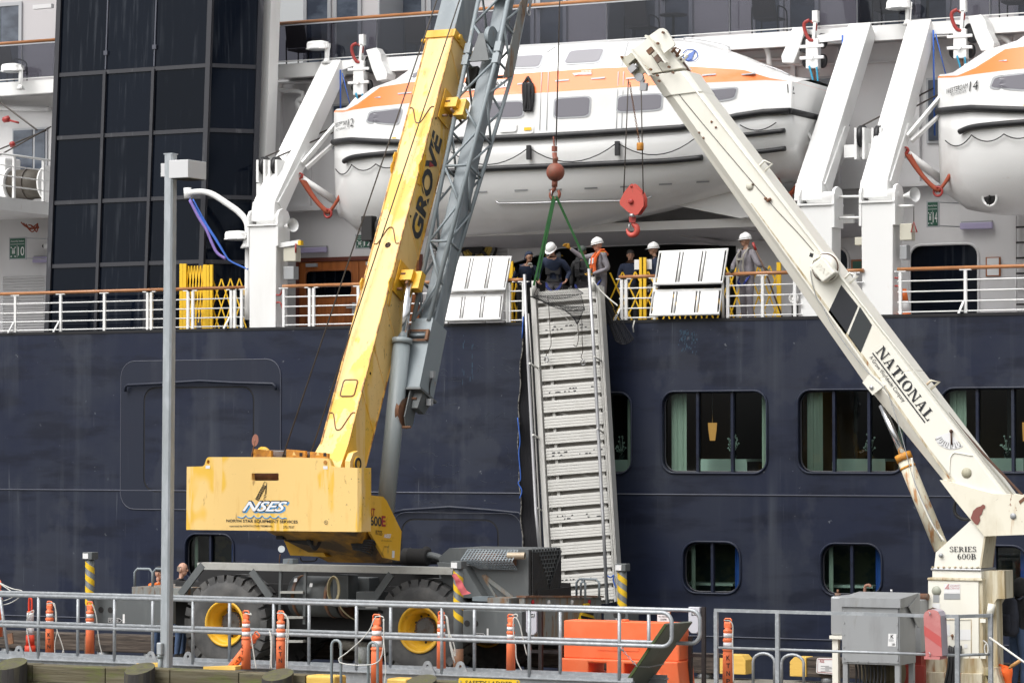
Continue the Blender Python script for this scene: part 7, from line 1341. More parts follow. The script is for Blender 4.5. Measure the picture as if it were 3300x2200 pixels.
a, b, c, d = prect(2676, 1922, 2820, 2047, YK + 1.2); t = thing('pump_tank', 'grey fuel tank with pipe vents behind the K labelled cabinet', 'tank', ((a + c) / 2, YK + 1.4, 0))
obj('tank_body', MB().box((a, YK + 1.2, b), (c, YK + 1.9, d)), M['cabm'], t, bevel=.03); obj('tank_side', MB().box((c, YK + 1.25, b), (c + .38, YK + 1.9, d - .03)), mat('mossy_grey', (0.30, 0.30, 0.26), 0.6, layers=[((.16, .17, .06), (5, 5, 5), .5, .65, .7)]), t, bevel=.03); obj('tank_stand', MB().box((a + .0, YK + 1.15, b - .06), (c + .3, YK + 1.9, b - .005)), M['cream'], t)
for x in (a + .08, c + .2): obj('leg', MB().box((x - .05, YK + 1.2, 0), (x + .05, YK + 1.3, b - .06)), M['cream'], t)
m = MB(); p = P(2787, 1920, YK + 1.5); m.tube(catmull([p, p + V((0, 0, .12)), p + V((.02, 0, .17)), p + V((.08, 0, .18)), p + V((.10, 0, .15))], 4), .026, 8); obj('vent_pipe', m, mat('copper_rust', (0.25, 0.12, 0.08), 0.7), t)
for u in (2700, 2873): p = P(u, 1922, YK + 1.5); m = MB(); m.cyl(p, p + V((0, 0, .06)), .05, n=10); m.cyl(p + V((0, 0, .06)), p + V((0, 0, .12)), .02, n=8); obj('filler_cap', m, M['rust' if u < 2800 else 'steel'], t)
a, b, c, d = prect(2878, 1932, 2990, 2100, YK + 1.4); t = thing('electrical_cabinet', 'plain grey cabinet under a rusty pipe, close against the cream pedestal', 'cabinet', ((a + c) / 2, YK + 1.6, 0)); obj('body', MB().box((a, YK + 1.4, b), (c - .12, YK + 2.0, d)), M['greybox'], t, bevel=.01); obj('stand', MB().box((a + .05, YK + 1.5, 0), (c - .15, YK + 1.9, b)), mat('red_oxide', (0.30, 0.04, 0.03), 0.6), t)
m = MB(); p, q = P(2902, 1922, YK + 1.7), P(2992, 1922, YK + 1.7); m.cyl(p, q, .055, n=14); o = obj('rusty_pipe', m, M['rust'], None, 'rusty pipe lying on the plain grey cabinet beside the pedestal', 'pipe')
m = MB(); c = P(2845, 2165, YK + .9); m.lathe([(.20, -.3), (.22, -.25), (.22, .3), (.2, .32)], c, (1, .0, 0), 22)
for k in range(9): m.torus(c + V((-.2 + k * .05, 0, 0)), (1, 0, 0), .225, .012, 22, 5)
obj('electric_motor', m, mat('motor_khaki', (0.12, 0.10, 0.06), 0.6), None, 'ribbed pump motor under the K labelled cabinet', 'motor')
obj('drip_tray', MB().box(P(2840, 2140, YK + 1.4), P(2985, 2210, YK + 1.5)), bpy.data.materials['red_oxide'], None, 'red drip tray behind the K labelled cabinet', 'tray')
YF = 45.0
def fr(u, v, o=0.0): return P(u, v, YF - o)
t = thing('guard_rail', 'grey square tube guard rail in front of the cabinets and the cream pedestal', 'railing', fr(2700, 2240)); t.location.z = 0; BASE[t.name].z = 0
zt3, zm3 = fr(2700, 1970).z, fr(2700, 2098).z
x0, x1, x2 = fr(2303, 1960).x, fr(3085, 1985).x, fr(3158, 1982).x
M['galv'] = mat('galvanised_steel', (0.33, 0.35, 0.37), 0.48, 0.4, layers=[((0.46, 0.48, 0.50), (12, 12, 12), 0.48, 0.6, 0.7), ((0.22, 0.22, 0.22), (3, 3, 3), 0.55, 0.75, 0.5)])
m = MB(); m.box((x0, YF - .03, zt3 - .05), (x1, YF + .03, zt3)); obj('top_rail', m, M['galv'], t); m = MB(); m.tube([(x0, YF, zm3), (x1, YF, zm3)], .022, 8); obj('mid_rail', m, M['galv'], t)
m = MB(); m.beam((x1, YF, zt3 - .025), (x2, YF + .5, zt3 - .025), .06, .05); obj('top_rail', m, M['galv'], t); m = MB(); m.tube([(x1, YF, zm3), (x2, YF + .5, zm3)], .022, 8); obj('mid_rail', m, M['galv'], t)
for u in (2308, 2506): x = fr(u, 2050).x; obj('post', MB().box((x - .03, YF - .031, 0), (x + .03, YF + .031, zt3 - .051)), M['galv'], t)
for x, y in ((x1, YF), (x2, YF + .5)): obj('post', MB().box((x - .032, y - .033, 0), (x + .032, y + .033, zt3 + .003)), M['galv'], t)
m = MB(); a = V((x2, YF + .45, fr(3150, 2058).z)); m.tube([a, P(3300, 2132, YF + .2), P(3420, 2200, YF)], .016, 7); m.tube(catmull([P(3168, 2062, YF + .4), P(3182, 2075, YF + .4), P(3184, 2100, YF + .4), P(3176, 2104, YF + .4), P(3173, 2085, YF + .4), P(3178, 2072, YF + .4)], 4), .012, 6)
M['wrope'] = mat('white_rope', (0.62, 0.61, 0.57), 0.9, bump=((60, 60, 60), .5, .01)); obj('guard_rope', m, M['wrope'], None, 'white rope tied to the end post of the grey guard rail', 'rope')
q = [(2976, 1983), (3030, 1983), (3036, 2115), (2983, 2115)]; t = thing('ring_box', 'faded red and white life ring box tied to the grey guard rail', 'box', fr(3005, 2115, .2))
M['fred'] = mat('faded_red_plastic', (0.50, 0.175, 0.17), 0.5, layers=[((0.60, 0.30, 0.28), (3, 3, 3), 0.5, 0.7, 0.6)])
top = [(2976, 1984), (2980, 1972), (2992, 1964), (3008, 1963), (3022, 1969), (3030, 1984)]
m = MB(); m.prism([fr(u, v, .25) for u, v in top + [(3036, 2112), (2983, 2112)]], (0, .28, 0)); bdy = obj('box_body', m, mat('lilac_white_plastic', (0.45, 0.40, 0.45), 0.5), t); m = MB(); m.prism([fr(u, v, .265) for u, v in top + [(3036, 2113), (2983, 2113)]], (0, .015, 0)); obj('lid', m, M['fred'], bdy)
m = MB(); m.flat([fr(u, v, .268) for u, v in [(2977, 2014), (3032, 2052), (3034, 2086), (2979, 2046)]]); obj('red_band', m, mat('red_band', (0.50, 0.09, 0.085), 0.5), bdy)
m = MB(); m.tube([fr(u, v, -.0) for u, v in [(2988, 1966), (3006, 1958), (3030, 1966), (3042, 1985), (3052, 2113)]], .012, 6); obj('lid_seal', m, M['brownh'], bdy); obj('box_sill', MB().box(fr(2978, 2113, .28), fr(3052, 2120, -.05)), M['fred'], bdy)
m = MB()
for v in (1975, 2105): m.tube([fr(2993, v - 5, .29), fr(2998, v, .30), fr(2996, v + 8, .29)], .008, 5)
obj('tie', m, M['steel'], t)
# ================================================================ water, wharf, timbers
M['water'] = mat('harbour_water', (0.012, 0.022, 0.024), 0.12, spec=0.5, bump=((1.2, 1.2, 1.2), .5, .1))
m = MB(); m.add([(-220, 8, -1.9), (140, 8, -1.9), (140, 400, -1.9), (-220, 400, -1.9)], [(0, 1, 2, 3)]); obj('water', m, M['water'], None, kind='structure')
m = MB(); m.add([(-420, -400, -.05), (330, -400, -.05), (330, 26, -.05), (-420, 26, -.05)], [(0, 1, 2, 3)]); SHORE = m
M['concrete'] = mat('wharf_deck', (0.20, 0.19, 0.165), 0.85, layers=[((0.12, 0.11, 0.09), (1.2, 1.2, 1.2), 0.45, 0.65, 0.8), ((0.30, 0.27, 0.22), (8, .6, 8), 0.55, 0.7, 0.6)])
obj('unseen_shore_ground', SHORE, M['concrete'], None, kind='structure')  # unseen ground behind the camera, added for window reflections and bounced light
YD0, YD1 = 43.35, 49.9
m = MB(); m.box((-75, YD0, -.5), (20, YD1, 0)); dk = obj('wharf_deck', m, M['concrete'], None, kind='structure')
M['moss'] = mat('mossy_timber', (0.105, 0.088, 0.05), 0.85, bump=((1.5, 20, 20), .5, .02), layers=[((0.17, 0.155, 0.105), (1, 14, 24), 0.45, 0.65, 0.7), ((0.10, 0.125, 0.018), (1.6, 1.6, 3.5), 0.50, 0.68, 0.85), ((0.03, 0.026, 0.02), (2.2, 9, 14), 0.60, 0.70, 0.7)], var=.12)
M['oldwood'] = mat('weathered_timber', (0.055, 0.042, 0.034), 0.9, bump=((1.5, 24, 24), .6, .03), layers=[((0.13, 0.105, 0.085), (1.2, 16, 22), 0.5, 0.66, 0.8), ((0.018, 0.014, 0.012), (1.4, 12, 20), 0.55, 0.64, 0.9)], var=.12)
M['yelt'] = mat('yellow_painted_timber', (0.74, 0.47, 0.10), 0.6, bump=((2, 18, 18), .4, .02), layers=[((0.10, 0.06, 0.03), (2, 14, 18), 0.66, 0.72, 0.9), ((0.85, 0.62, 0.20), (3, 3, 3), .5, .7, .6)])
M['pile'] = mat('pile_wood', (0.040, 0.036, 0.034), 0.9, bump=((14, 14, 1.2), .6, .03), layers=[((0.085, 0.075, 0.05), (9, 9, .7), 0.52, 0.66, 0.8), ((0.06, 0.075, 0.012), (3, 3, 1.4), 0.56, 0.70, 0.7)])
M['piletop'] = mat('mossy_pile_top', (0.085, 0.078, 0.05), 0.9, layers=[((0.105, 0.11, 0.03), (9, 9, 9), 0.45, 0.65, 0.8), ((0.05, 0.045, 0.03), (5, 5, 5), .55, .7, .8)], bump=((20, 20, 20), .5, .02))
YT0 = 43.05
t = thing('timber_curb', 'long mossy timber curb along the near edge of the wharf', 'curb', (-28, YT0, 0))
zt0 = .345
cuts = [-160, 104, 340, 548, 770, 985]
for a, b, dz in zip(cuts[:-1], cuts[1:], (.0, -.008, .006, .004, -.004)):
 xa, xb = P(a, 2150, YT0).x, P(b, 2150, YT0).x; m = MB(); m.box((xa + .008, YT0 - .01, .06), (xb - .008, YT0 + .36, zt0 + dz)); obj('beam', m, M['moss'], t, bevel=.012)
m = MB(); m.box((P(-160, 2190, YT0).x, YT0 - .02, -.32), (P(1700, 2190, YT0).x, YT0 + .3, .055)); obj('lower_beam', m, M['moss'], t, bevel=.01)
for a, b in ((1311, 1480), (1482, 1720)):
 xa, xb = P(a, 2190, YT0).x, P(b, 2190, YT0).x; obj('beam', MB().box((xa, YT0 - .01, .06), (xb - .01, YT0 + .36, zt0 - .02)), M['moss'], t, bevel=.012)
for a, b, dz in ((986, 1080, .0), (1246, 1310, .0)):
 xa, xb = P(a, 2180, YT0 - .01).x, P(b, 2180, YT0 - .01).x; m = MB(); m.prism([(xa, YT0 - .02, .05), (xb - .0, YT0 - .02, .05), (xb, YT0 - .02, zt0 + .0), (xa, YT0 - .02, zt0 + .0)], (0, .38, 0)); obj('painted_beam_end', m, M['yelt'], t, 'beam end painted yellow', bevel=.03)
for i, (u0, u1, v) in enumerate(((440, 512, 2136), (655, 758, 2146))):
 p, q = P(u0, v, YT0 + .45), P(u1, v, YT0 + .45); o = obj('painted_plank', MB().hexa([p + V((0, 0, -.06)), q + V((0, 0, -.06)), q + V((0, .4, -.06)), p + V((.25, .4, -.06)), p, q, q + V((0, .4, 0)), p + V((.25, .4, 0))]), M['yelt'], None, ['yellow painted plank behind the curb left of the lamp post foot', 'yellow painted plank under the leaning orange post'][i], 'plank')
for i, (u0, u1, v) in enumerate(((-14, 81, 2137), (406, 495, 2153), (848, 943, 2172), (1311, 1405, 2192))):
 a, b = P(u0, v, YT0 - .3), P(u1, v, YT0 - .3); r = (b.x - a.x) / 2 * .93; c = (a + b) / 2; k = 26
 rings = []
 for z0, f in ((-3.0, 1.04), (c.z - .1, 1.0), (c.z, .985)):
  rings.append([V((c.x + r * f * math.cos(2 * math.pi * j / k) * (1 + .03 * math.sin(3 * j)), c.y + r * f * math.sin(2 * math.pi * j / k), z0 + (.085 * math.sin(2 * math.pi * j / k) if z0 > -1 else 0))) for j in range(k)])
 t = thing('timber_pile', ['mossy topped timber pile at the left edge of the frame', 'mossy topped timber pile left of the lamp post foot', 'mossy topped timber pile below the two upright orange posts', 'mossy topped timber pile below the right crane wheel'][i], 'pile', (c.x, c.y, -3), 'timber piles along the wharf edge')
 m = MB(); m.loft(rings, caps=False); obj('shaft', m, M['pile'], t); m = MB(); m.add(rings[-1], [tuple(range(k))]); obj('cut_top', m, M['piletop'], t)
t = thing('bull_rail', 'weathered timber bull rail on blocks along the ship side of the wharf', 'curb', (-28, 49.6, 0)); YBR = 49.45
for a, b in ((-150, 275), (303, 560), (565, 1000), (1005, 1500), (1505, 2030), (2034, 2318)): xa, xb = P(a, 2060, YBR).x, P(b, 2060, YBR).x; obj('timber', MB().box((xa + .015, YBR, .10), (xb - .015, YBR + .34, .43)), M['oldwood'], t, bevel=.02)
for a, b, dr in ((2319, 2403, 1), (2545, 2598, -1)):
 xa, xb = P(a, 2130, YBR).x, P(b, 2130, YBR).x; c = .08; q = [(xa, .1), (xb, .1), (xb, .43 - c), (xb - c, .43), (xa, .43)] if dr > 0 else [(xa, .1), (xb, .1), (xb, .43), (xa + c, .43), (xa, .43 - c)]
 m = MB(); m.prism([(x, YBR - .004, z) for x, z in q], (0, .345, 0)); obj('painted_end', m, M['yelt'], t, 'bull rail end painted yellow', bevel=.012)
xa, xb = P(2600, 2130, YBR).x, P(3500, 2130, YBR).x; obj('timber', MB().box((xa, YBR, .10), (xb, YBR + .34, .43)), M['oldwood'], t, bevel=.02)
for u in (10, 320, 470, 800, 1100, 1700, 2260, 2660, 3230): x = P(u, 2140, YBR).x; obj('block', MB().cyl((x, YBR + .17, 0), (x, YBR + .17, .10), .14, n=14), M['galv'], t)
def hoop(u0, u1, vt, y, z0, r, m_, lab):
 zt = P((u0 + u1) / 2, vt, y).z; x0, x1 = P(u0, vt + 30, y).x, P(u1, vt + 30, y).x; rr = (x1 - x0) / 2; pts = [V((x0, y, z0))] + [V(((x0 + x1) / 2 - rr * math.cos(a), y, zt - min(rr, .14) + min(rr, .14) * math.sin(a))) for a in [k * math.pi / 8 for k in range(9)]] + [V((x1, y, z0))]
 m = MB(); m.tube(pts, r, 8); return obj('ladder_hoop', m, m_, None, lab, 'ladder hoop', 'ladder hoops')
hoop(1069, 1099, 2062, 42.9, -.5, .024, M['cylgrey'], 'left dark pipe hoop of the safety ladder at the wharf edge'); hoop(1187, 1217, 2069, 42.9, -.5, .024, M['cylgrey'], 'right dark pipe hoop of the safety ladder, before an orange post')
hoop(2427, 2496, 2104, 48.6, 0, .026, M['galv'], 'left galvanised pipe hoop beyond the grey guard rail'); hoop(2519, 2590, 2108, 48.6, 0, .026, M['galv'], 'right galvanised pipe hoop beyond the grey guard rail')
# ================================================================ lamp post
YLP = 43.55
a, b, c, d = P(532, 498, YLP), P(569, 498, YLP), P(517, 2140, YLP), P(555, 2140, YLP)
t = thing('lamp_post', 'tall square galvanised lamp post with one box lamp, left of the yellow crane', 'lamp post', (c + d) / 2); w = (b - a).length
M['zinc'] = mat('galvanised_post', (0.37, 0.40, 0.42), 0.5, 0.25, layers=[((0.47, 0.50, 0.53), (10, 10, 3), 0.45, 0.62, 0.7), ((0.29, 0.30, 0.31), (2, 2, .4), 0.55, 0.75, 0.6)])
def octa(p, wd, z): ch = wd * .16; h = wd / 2; return [V((p.x + x, p.y + y, z)) for x, y in ((-h + ch, -h), (h - ch, -h), (h, -h + ch), (h, h - ch), (h - ch, h), (-h + ch, h), (-h, h - ch), (-h, -h + ch))]
wd = w * .74; pt, pb = (a + b) / 2, (c + d) / 2; m = MB(); m.loft([octa(pb, wd * 1.02, .0), octa(pt, wd, pt.z)], sm=False); obj('post', m, M['zinc'], t)
m = MB(); m.box((pt.x - wd / 2 - .004, pt.y - wd / 2 - .004, pt.z - .005), (pt.x + wd / 2 + .004, pt.y + wd / 2 + .004, pt.z + .015)); obj('post_cap', m, M['zinc'], t)
lx = pt.x + wd / 2; lz = P(600, 520, YLP).z
m = MB(); m.hexa([(lx + .06, YLP - .28, lz - .30), (lx + .44, YLP - .28, lz - .30), (lx + .44, YLP + .28, lz - .30), (lx + .06, YLP + .28, lz - .30), (lx + .06, YLP - .28, lz), (lx + .44, YLP - .28, lz), (lx + .44, YLP + .28, lz), (lx + .06, YLP + .28, lz)])
lh = obj('lamp_housing', m, mat('lamp_white', (0.62, 0.62, 0.63), 0.45), t, bevel=.008); obj('lens', MB().box((lx + .09, YLP - .25, lz - .31), (lx + .41, YLP + .25, lz - .301)), M['dark'], lh); m = MB(); m.box((lx - .02, YLP - .05, lz - .18), (lx + .06, YLP + .05, lz - .05)); obj('lamp_arm', m, M['zinc'], t)
obj('photo_box', MB().box((pt.x - wd / 2 - .08, YLP - .05, lz - .24), (pt.x - wd / 2, YLP + .1, lz - .02)), bpy.data.materials['lamp_white'], t)
p = P(520, 2092, YLP - wd / 2); m = MB(); m.box((p.x - .05, p.y - .08, p.z - .09), (p.x + .05, p.y - .0, p.z + .12)); obj('outlet_box', m, M['zinc'], t, bevel=.02); m = MB(); m.cyl((p.x - .01, p.y - .03, p.z - .5), (p.x - .01, p.y - .03, p.z - .09), .035, n=10); m.cyl((p.x - .01, p.y - .03, p.z - .14), (p.x - .01, p.y - .03, p.z - .08), .045, n=10); obj('conduit', m, M['cylgrey'], t)
# ================================================================ galvanised ramp lying on the wharf edge
YR0, YR1 = 44.3, 45.15
t = thing('boarding_ramp', 'long galvanised steel ramp with pipe railings on both sides, lying along the wharf', 'ramp', (-27, 44.7, 0))
def rz(v, u, y): return P(u, v, y).z
ztp, zmd, zb = 1.425, .90, .335
for y, ue, posts, uoff in ((YR0, 2171, [-110, 124, 369, 622, 882, 1149, 1424, 1706, 1996], 0), (YR1, 2262, [5, 251, 492, 740, 996, 1259, 1529, 1806, 2091], 0)):
 xe = P(ue - 6, 2030, y).x; x0 = P(-300, 1950, y).x; r = (ztp - zmd) / 2
 pts = [V((x0, y, ztp)), V((xe - .16, y, ztp))] + [V((xe - .16 + .16 * math.sin(a_), y, ztp - .16 + .16 * math.cos(a_))) for a_ in [k * math.pi / 10 for k in range(1, 6)]] + [V((xe - .16 + .16 * math.cos(a_), y, zmd + .16 - .16 * math.sin(a_))) for a_ in [k * math.pi / 10 for k in range(0, 6)]] + [V((x0, y, zmd))]
 m = MB(); m.tube(pts, .033, 10); obj('hand_rail', m, M['galv'], t)
 for u in posts: p = P(u, 2050, y); lean = .12 if u == 5 else 0; m = MB(); m.tube([(p.x + lean * 1.2, y, zb + .02), (p.x - lean * .4, y, ztp - .01)], .029, 9); obj('post', m, M['galv'], t)
 xb_ = P(2040 if y == YR0 else 2150, 2170, y).x
 m = MB(); m.box((x0, y - .07, zb - .015), (xb_, y + .07, zb + .0)); m.box((x0, y - .012, zb), (xb_, y + .012, zb + .055)); m.box((x0, y - .008, .03), (xb_, y + .008, zb - .015)); m.box((x0, y - .07, .015), (xb_, y + .07, .03)); obj('side_beam', m, M['galv'], t)
m = MB(); m.box((P(-300, 2150, YR0).x, YR0 + .075, .20), (P(2040, 2150, YR0).x, YR1 - .075, .235)); obj('ramp_deck', m, M['galv'], t)
for u0, u1, y, v in ((38, 82, YR0 + .1, 2104), (461, 510, YR0 - .06, 2128), (582, 629, YR0 + .1, 2124), (1351, 1403, YR0 - .06, 2161), (1456, 1510, YR0 + .1, 2154)):
 p, q = P(u0, v, y), P(u1, v, y); z0 = zb; w = q.x - p.x; h = .215; out_ = [(p.x, z0), (q.x, z0)] + [((p.x + q.x) / 2 + .075 * math.cos(a_), z0 + h - .075 + .075 * math.sin(a_)) for a_ in [R(20 + k * 20) for k in range(8)]]
 m = MB(); cxm = (p.x + q.x) / 2; m.plate(out_, [[(cxm + .026 * math.cos(k * .785), z0 + h - .085 + .03 * math.sin(k * .785)) for k in range(8)]], lambda a_, b_, d_, y=y: V((a_, y + d_, b_)), .02); obj('lifting_lug', m, M['galv'], t)
q = [P(2014, 2204, YR0 + .05), P(2146, 2011, YR0 + .05), P(2232, 2004, YR1 + .05), P(2090, 2205, YR1 + .05)]; nrm = (q[1] - q[0]).cross(q[3] - q[0]).normalized()
m = MB(); m.prism(q, nrm * .03); fl = obj('end_flap', m, mat('flap_grey_green', (0.135, 0.15, 0.125), 0.7, layers=[((0.19, 0.20, 0.17), (3, 3, 3), .45, .7, .6), ((.09, .09, .07), (6, 6, 6), .6, .7, .6)]), t); m = MB(); m.beam(q[0], q[1], .04, .04); obj('flap_edge', m, mat('mossy_edge', (0.05, 0.075, 0.02), 0.8), fl)
def chain(par, pts, nl=14, r=.0055, ll=.034, lw=.016):
 m = MB()
 for (A, B) in zip(pts[:-1], pts[1:]):
  A, B = V(A), V(B); d = (B - A).normalized(); L_ = (B - A).length; n_ = max(2, int(L_ / (ll * 1.45)))
  for k in range(n_):
   c = L3(A, B, (k + .5) / n_); s = d.orthogonal().normalized() if k % 2 else d.cross(d.orthogonal()).normalized()
   m.tube([c + d * (ll * ca) + s * (lw * sa) for ca, sa in [(math.cos(j * math.pi / 3), math.sin(j * math.pi / 3)) for j in range(6)]], r, 4, closed=True)
 o = obj('chain', m, M['steel'], par); o['kind'] = 'stuff'
chain(t, [P(2003, 2090, YR0 - .05), P(2053, 2146, YR0 + .02)]); chain(t, [P(2053, 2146, YR0 + .02), P(2090, 2148, YR0 + .3), P(2140, 2138, YR1 - .1)], ll=.018, lw=.010, r=.004)
m = MB(); m.torus(P(2005, 2089, YR0 - .05), (1, 0, .3), .035, .009, 14, 5); obj('ring', m, M['steel'], t)
y = 42.75; a, b, c, d = prect(1478, 2186, 1674, 2216, y); t = thing('ladder_sign', 'yellow SAFETY LADDER sign at the bottom edge of the wharf', 'sign', ((a + c) / 2, y, b)); m = MB(); m.plate(rrect(a, b, c, d, .03), [], mpS(y), .01); obj('board', m, mat('sign_yellow', (0.82, 0.52, 0.02), 0.45), t); m = MB(); f = lambda u, v: P(u, v, y - .004); m.text('SAFETY LADDER', f(1500, 2206), f(1652, 2210), f(1500, 2191), bold=.012); obj('lettering', m, M['ink'], t)
m = MB()
for u in (1485, 1667): m.cyl(f(u, 2194), f(u, 2194) - V((0, .01, 0)), .012, n=8)
obj('bolt', m, M['steel'], t)
# ================================================================ orange water barrier
M['orp'] = mat('orange_plastic', (0.90, 0.165, 0.052), 0.5, layers=[((0.90, 0.23, 0.095), (1.4, 1.4, 1.4), 0.45, 0.65, 0.7), ((0.55, 0.10, 0.04), (4, 4, 1), 0.62, 0.76, 0.5)])
YO = 45.75; a, b, c, d = prect(1810, 2003, 2183, 2150, YO); zb0 = 0.0
t = thing('water_barrier', 'big orange plastic barrier behind the ramp railings', 'barrier', ((a + c) / 2, YO + .25, 0))
def bw(f): return a + (c - a) * f
holes = [[(bw(.245), .33), (bw(.40), .33), (bw(.40), .50), (bw(.245), .50)], [(bw(.555), .33), (bw(.71), .33), (bw(.71), .50), (bw(.555), .50)]]
m = MB(); m.plate([(a, .56), (c, .56), (c, d), (a, d)], [], mpS(YO + .06), .42); bdy = obj('upper_wall', m, M['orp'], t, bevel=.03)
m = MB(); m.plate([(a - .03, 0), (c + .08, 0), (c + .02, .56), (a, .56)], holes, mpS(YO - .05), .62); obj('base_wall', m, M['orp'], t, bevel=.02)
for u in (.06, .47, .80):
 m = MB(); m.hexa([(bw(u), YO - .16, 0), (bw(u + .11), YO - .16, 0), (bw(u + .11), YO + .0, 0), (bw(u), YO + .0, 0), (bw(u + .035), YO - .04, .40), (bw(u + .075), YO - .04, .40), (bw(u + .075), YO + .02, .40), (bw(u + .035), YO + .02, .40)]); obj('foot_flare', m, M['orp'], t, bevel=.03)
m = MB(); m.plate(rrect(bw(.30), .70, bw(.66), .84, .02), [], mpS(YO + .052), .01); obj('raised_panel', m, M['orp'], t, bevel=.004); m = MB(); m.lathe([(.06, 0), (.06, .03), (.001, .03)], (bw(.5), YO + .25, d), (0, 0, 1), 14); obj('filler_cap', m, M['orp'], t)
# ================================================================ orange delineator posts and their ropes
M['orp2'] = mat('orange_delineator', (0.93, 0.215, 0.085), 0.5, layers=[((0.82, 0.17, 0.06), (5, 5, 2), 0.5, 0.75, 0.6)]); M['refl'] = mat('reflective_band', (0.78, 0.78, 0.80), 0.4, layers=[((0.45, 0.45, 0.46), (8, 8, 8), .5, .7, .6)])
def delineator(u, v0, v1, y, lab, letters='', side=0.0, group='orange delineator posts'):
 top = P(u, v0, y); bot = P(u, v1, y); H = top.z - bot.z; x = bot.x; s = H / 1.02; tx = top.x - bot.x
 t = thing('delineator_post', lab, 'post', bot, group)
 def pt(h, r, ang=0): return V((x + tx * h / 1.02, y, bot.z + h * s))
 def sec(prof, m_, nm, par=None):
  m = MB(); o = pt(prof[0][1], 0); k = 16; vs = []
  for r, h in prof:
   c = pt(h, 0); vs.append([c + V((r * s * math.cos(2 * math.pi * j / k), r * s * math.sin(2 * math.pi * j / k), 0)) for j in range(k)])
  m.loft(vs); return obj(nm, m, m_, par or t)
 sec([(.085, 0), (.078, .50), (.072, .52), (.084, .53), (.084, .55), (.070, .565), (.070, .66), (.080, .68), (.080, .70), (.066, .72), (.066, .80), (.074, .82), (.070, .845), (.045, .86), (.05, .88)], M['orp2'], 'post')
 sec([(.073, .572), (.0725, .655)], M['refl'], 'band'); sec([(.069, .725), (.0685, .795)], M['refl'], 'band')
 m = MB(); c = pt(.92, 0); m.cbox(c, .125 * s, .06 * s, .10 * s); obj('grip_block', m, M['orp2'], t, bevel=.02)
 m = MB(); w = .058 * s; m.tube([pt(.96, 0) + V((-w, 0, 0)), pt(1.0, 0) + V((-w, 0, 0)), pt(1.02, 0) + V((-w * .7, 0, 0)), pt(1.02, 0) + V((w * .7, 0, 0)), pt(1.0, 0) + V((w, 0, 0)), pt(.96, 0) + V((w, 0, 0))], .012, 7); obj('handle', m, M['orp2'], t)
 hts = {3: (.40, .29, .18), 4: (.42, .30, .18, .06)}.get(len(letters), ())
 for ch, h in zip(letters, hts):
  m = MB(); n_ = 1; yy = y - .0825 * s; c = pt(h, 0); w = .028 * s; hh_ = .036 * s
  ex = V((math.cos(side), math.sin(side), 0)); off = V((math.sin(side) * .084 * s, -math.cos(side) * .084 * s, 0)) ; c2 = V((c.x, y, c.z)) + off
  m.text(ch, c2 - ex * w + V((0, 0, -hh_)), c2 + ex * w + V((0, 0, -hh_)), c2 - ex * w + V((0, 0, hh_)), bold=.02); obj('stencil_letter', m, M['ink'], t)
 return t
delineator(160, 1937, 2112, 45.6, 'orange post stencilled KTN, second from the left behind the ramp railing', 'KTN', .45)
delineator(290, 1938, 2116, 45.6, 'orange post in front of the striped jack at the left')
delineator(793, 1967, 2154, 43.75, 'upright orange post in front of the left crane wheel, with a leaning post behind it', 'KTN', -.4)
delineator(905, 1968, 2160, 43.75, 'orange post stencilled KTN standing right of the leaning post', 'KTN', .45)
delineator(1214, 1979, 2215, 43.4, 'orange post roped to the dark ladder hoop, between the crane wheels')
delineator(1422, 1970, 2152, 44.75, 'orange post behind a ramp railing post, in front of the right crane wheel')
delineator(1646, 1979, 2158, 44.75, 'orange post left of the orange barrier')
delineator(2346, 1992, 2205, 45.3, 'orange post stencilled KTNP behind the grey guard rail', 'KTNP', .45)
delineator(-6, 1870, 2050, 45.6, 'orange post cut off by the left edge of the frame')
lp_ = delineator(738, 1990, 2160, 43.95, 'fallen orange post leaning to the right behind an upright one', 'KTN', .5); lp_.rotation_euler = (0.05, R(43), 0)
bt = P(97, 2106, 45.6); t = thing('cone_post', 'slim orange and white cone with a hooked handle at the left', 'cone', bt, 'orange delineator posts')
for r0, r1, z0, z1, mm in ((.085, .08, 0, .15, 'redc'), (.068, .062, .15, .34, 'redc'), (.060, .058, .34, .48, 'refl'), (.056, .055, .48, .56, 'orp2'), (.054, .052, .56, .74, 'refl'), (.052, .05, .74, .76, 'orp2')):
 if mm == 'redc' and 'redc' not in M: M['redc'] = mat('red_orange_plastic', (0.80, 0.07, 0.03), 0.5)
 m = MB(); m.lathe([(r0 * 1.2, z0), (r1 * 1.2, z1)], bt, n=16); obj('section', m, M[mm], t)
m = MB(); m.tube(catmull([bt + V((-.03, 0, .74)), bt + V((-.03, 0, .95)), bt + V((0, 0, 1.0)), bt + V((.03, 0, .95)), bt + V((.03, 0, .74))], 3), .018, 7); obj('handle', m, M['redc'], t)
def wrope(pxs, y, lab, r=.0095, dy=0):
 m = MB(); m.tube(catmull([P(p[0], p[1], y + (p[2] if len(p) > 2 else 0)) for p in pxs], 4), r, 6); return obj('rope', m, M['wrope'], None, lab, 'rope', 'white ropes on the orange posts')
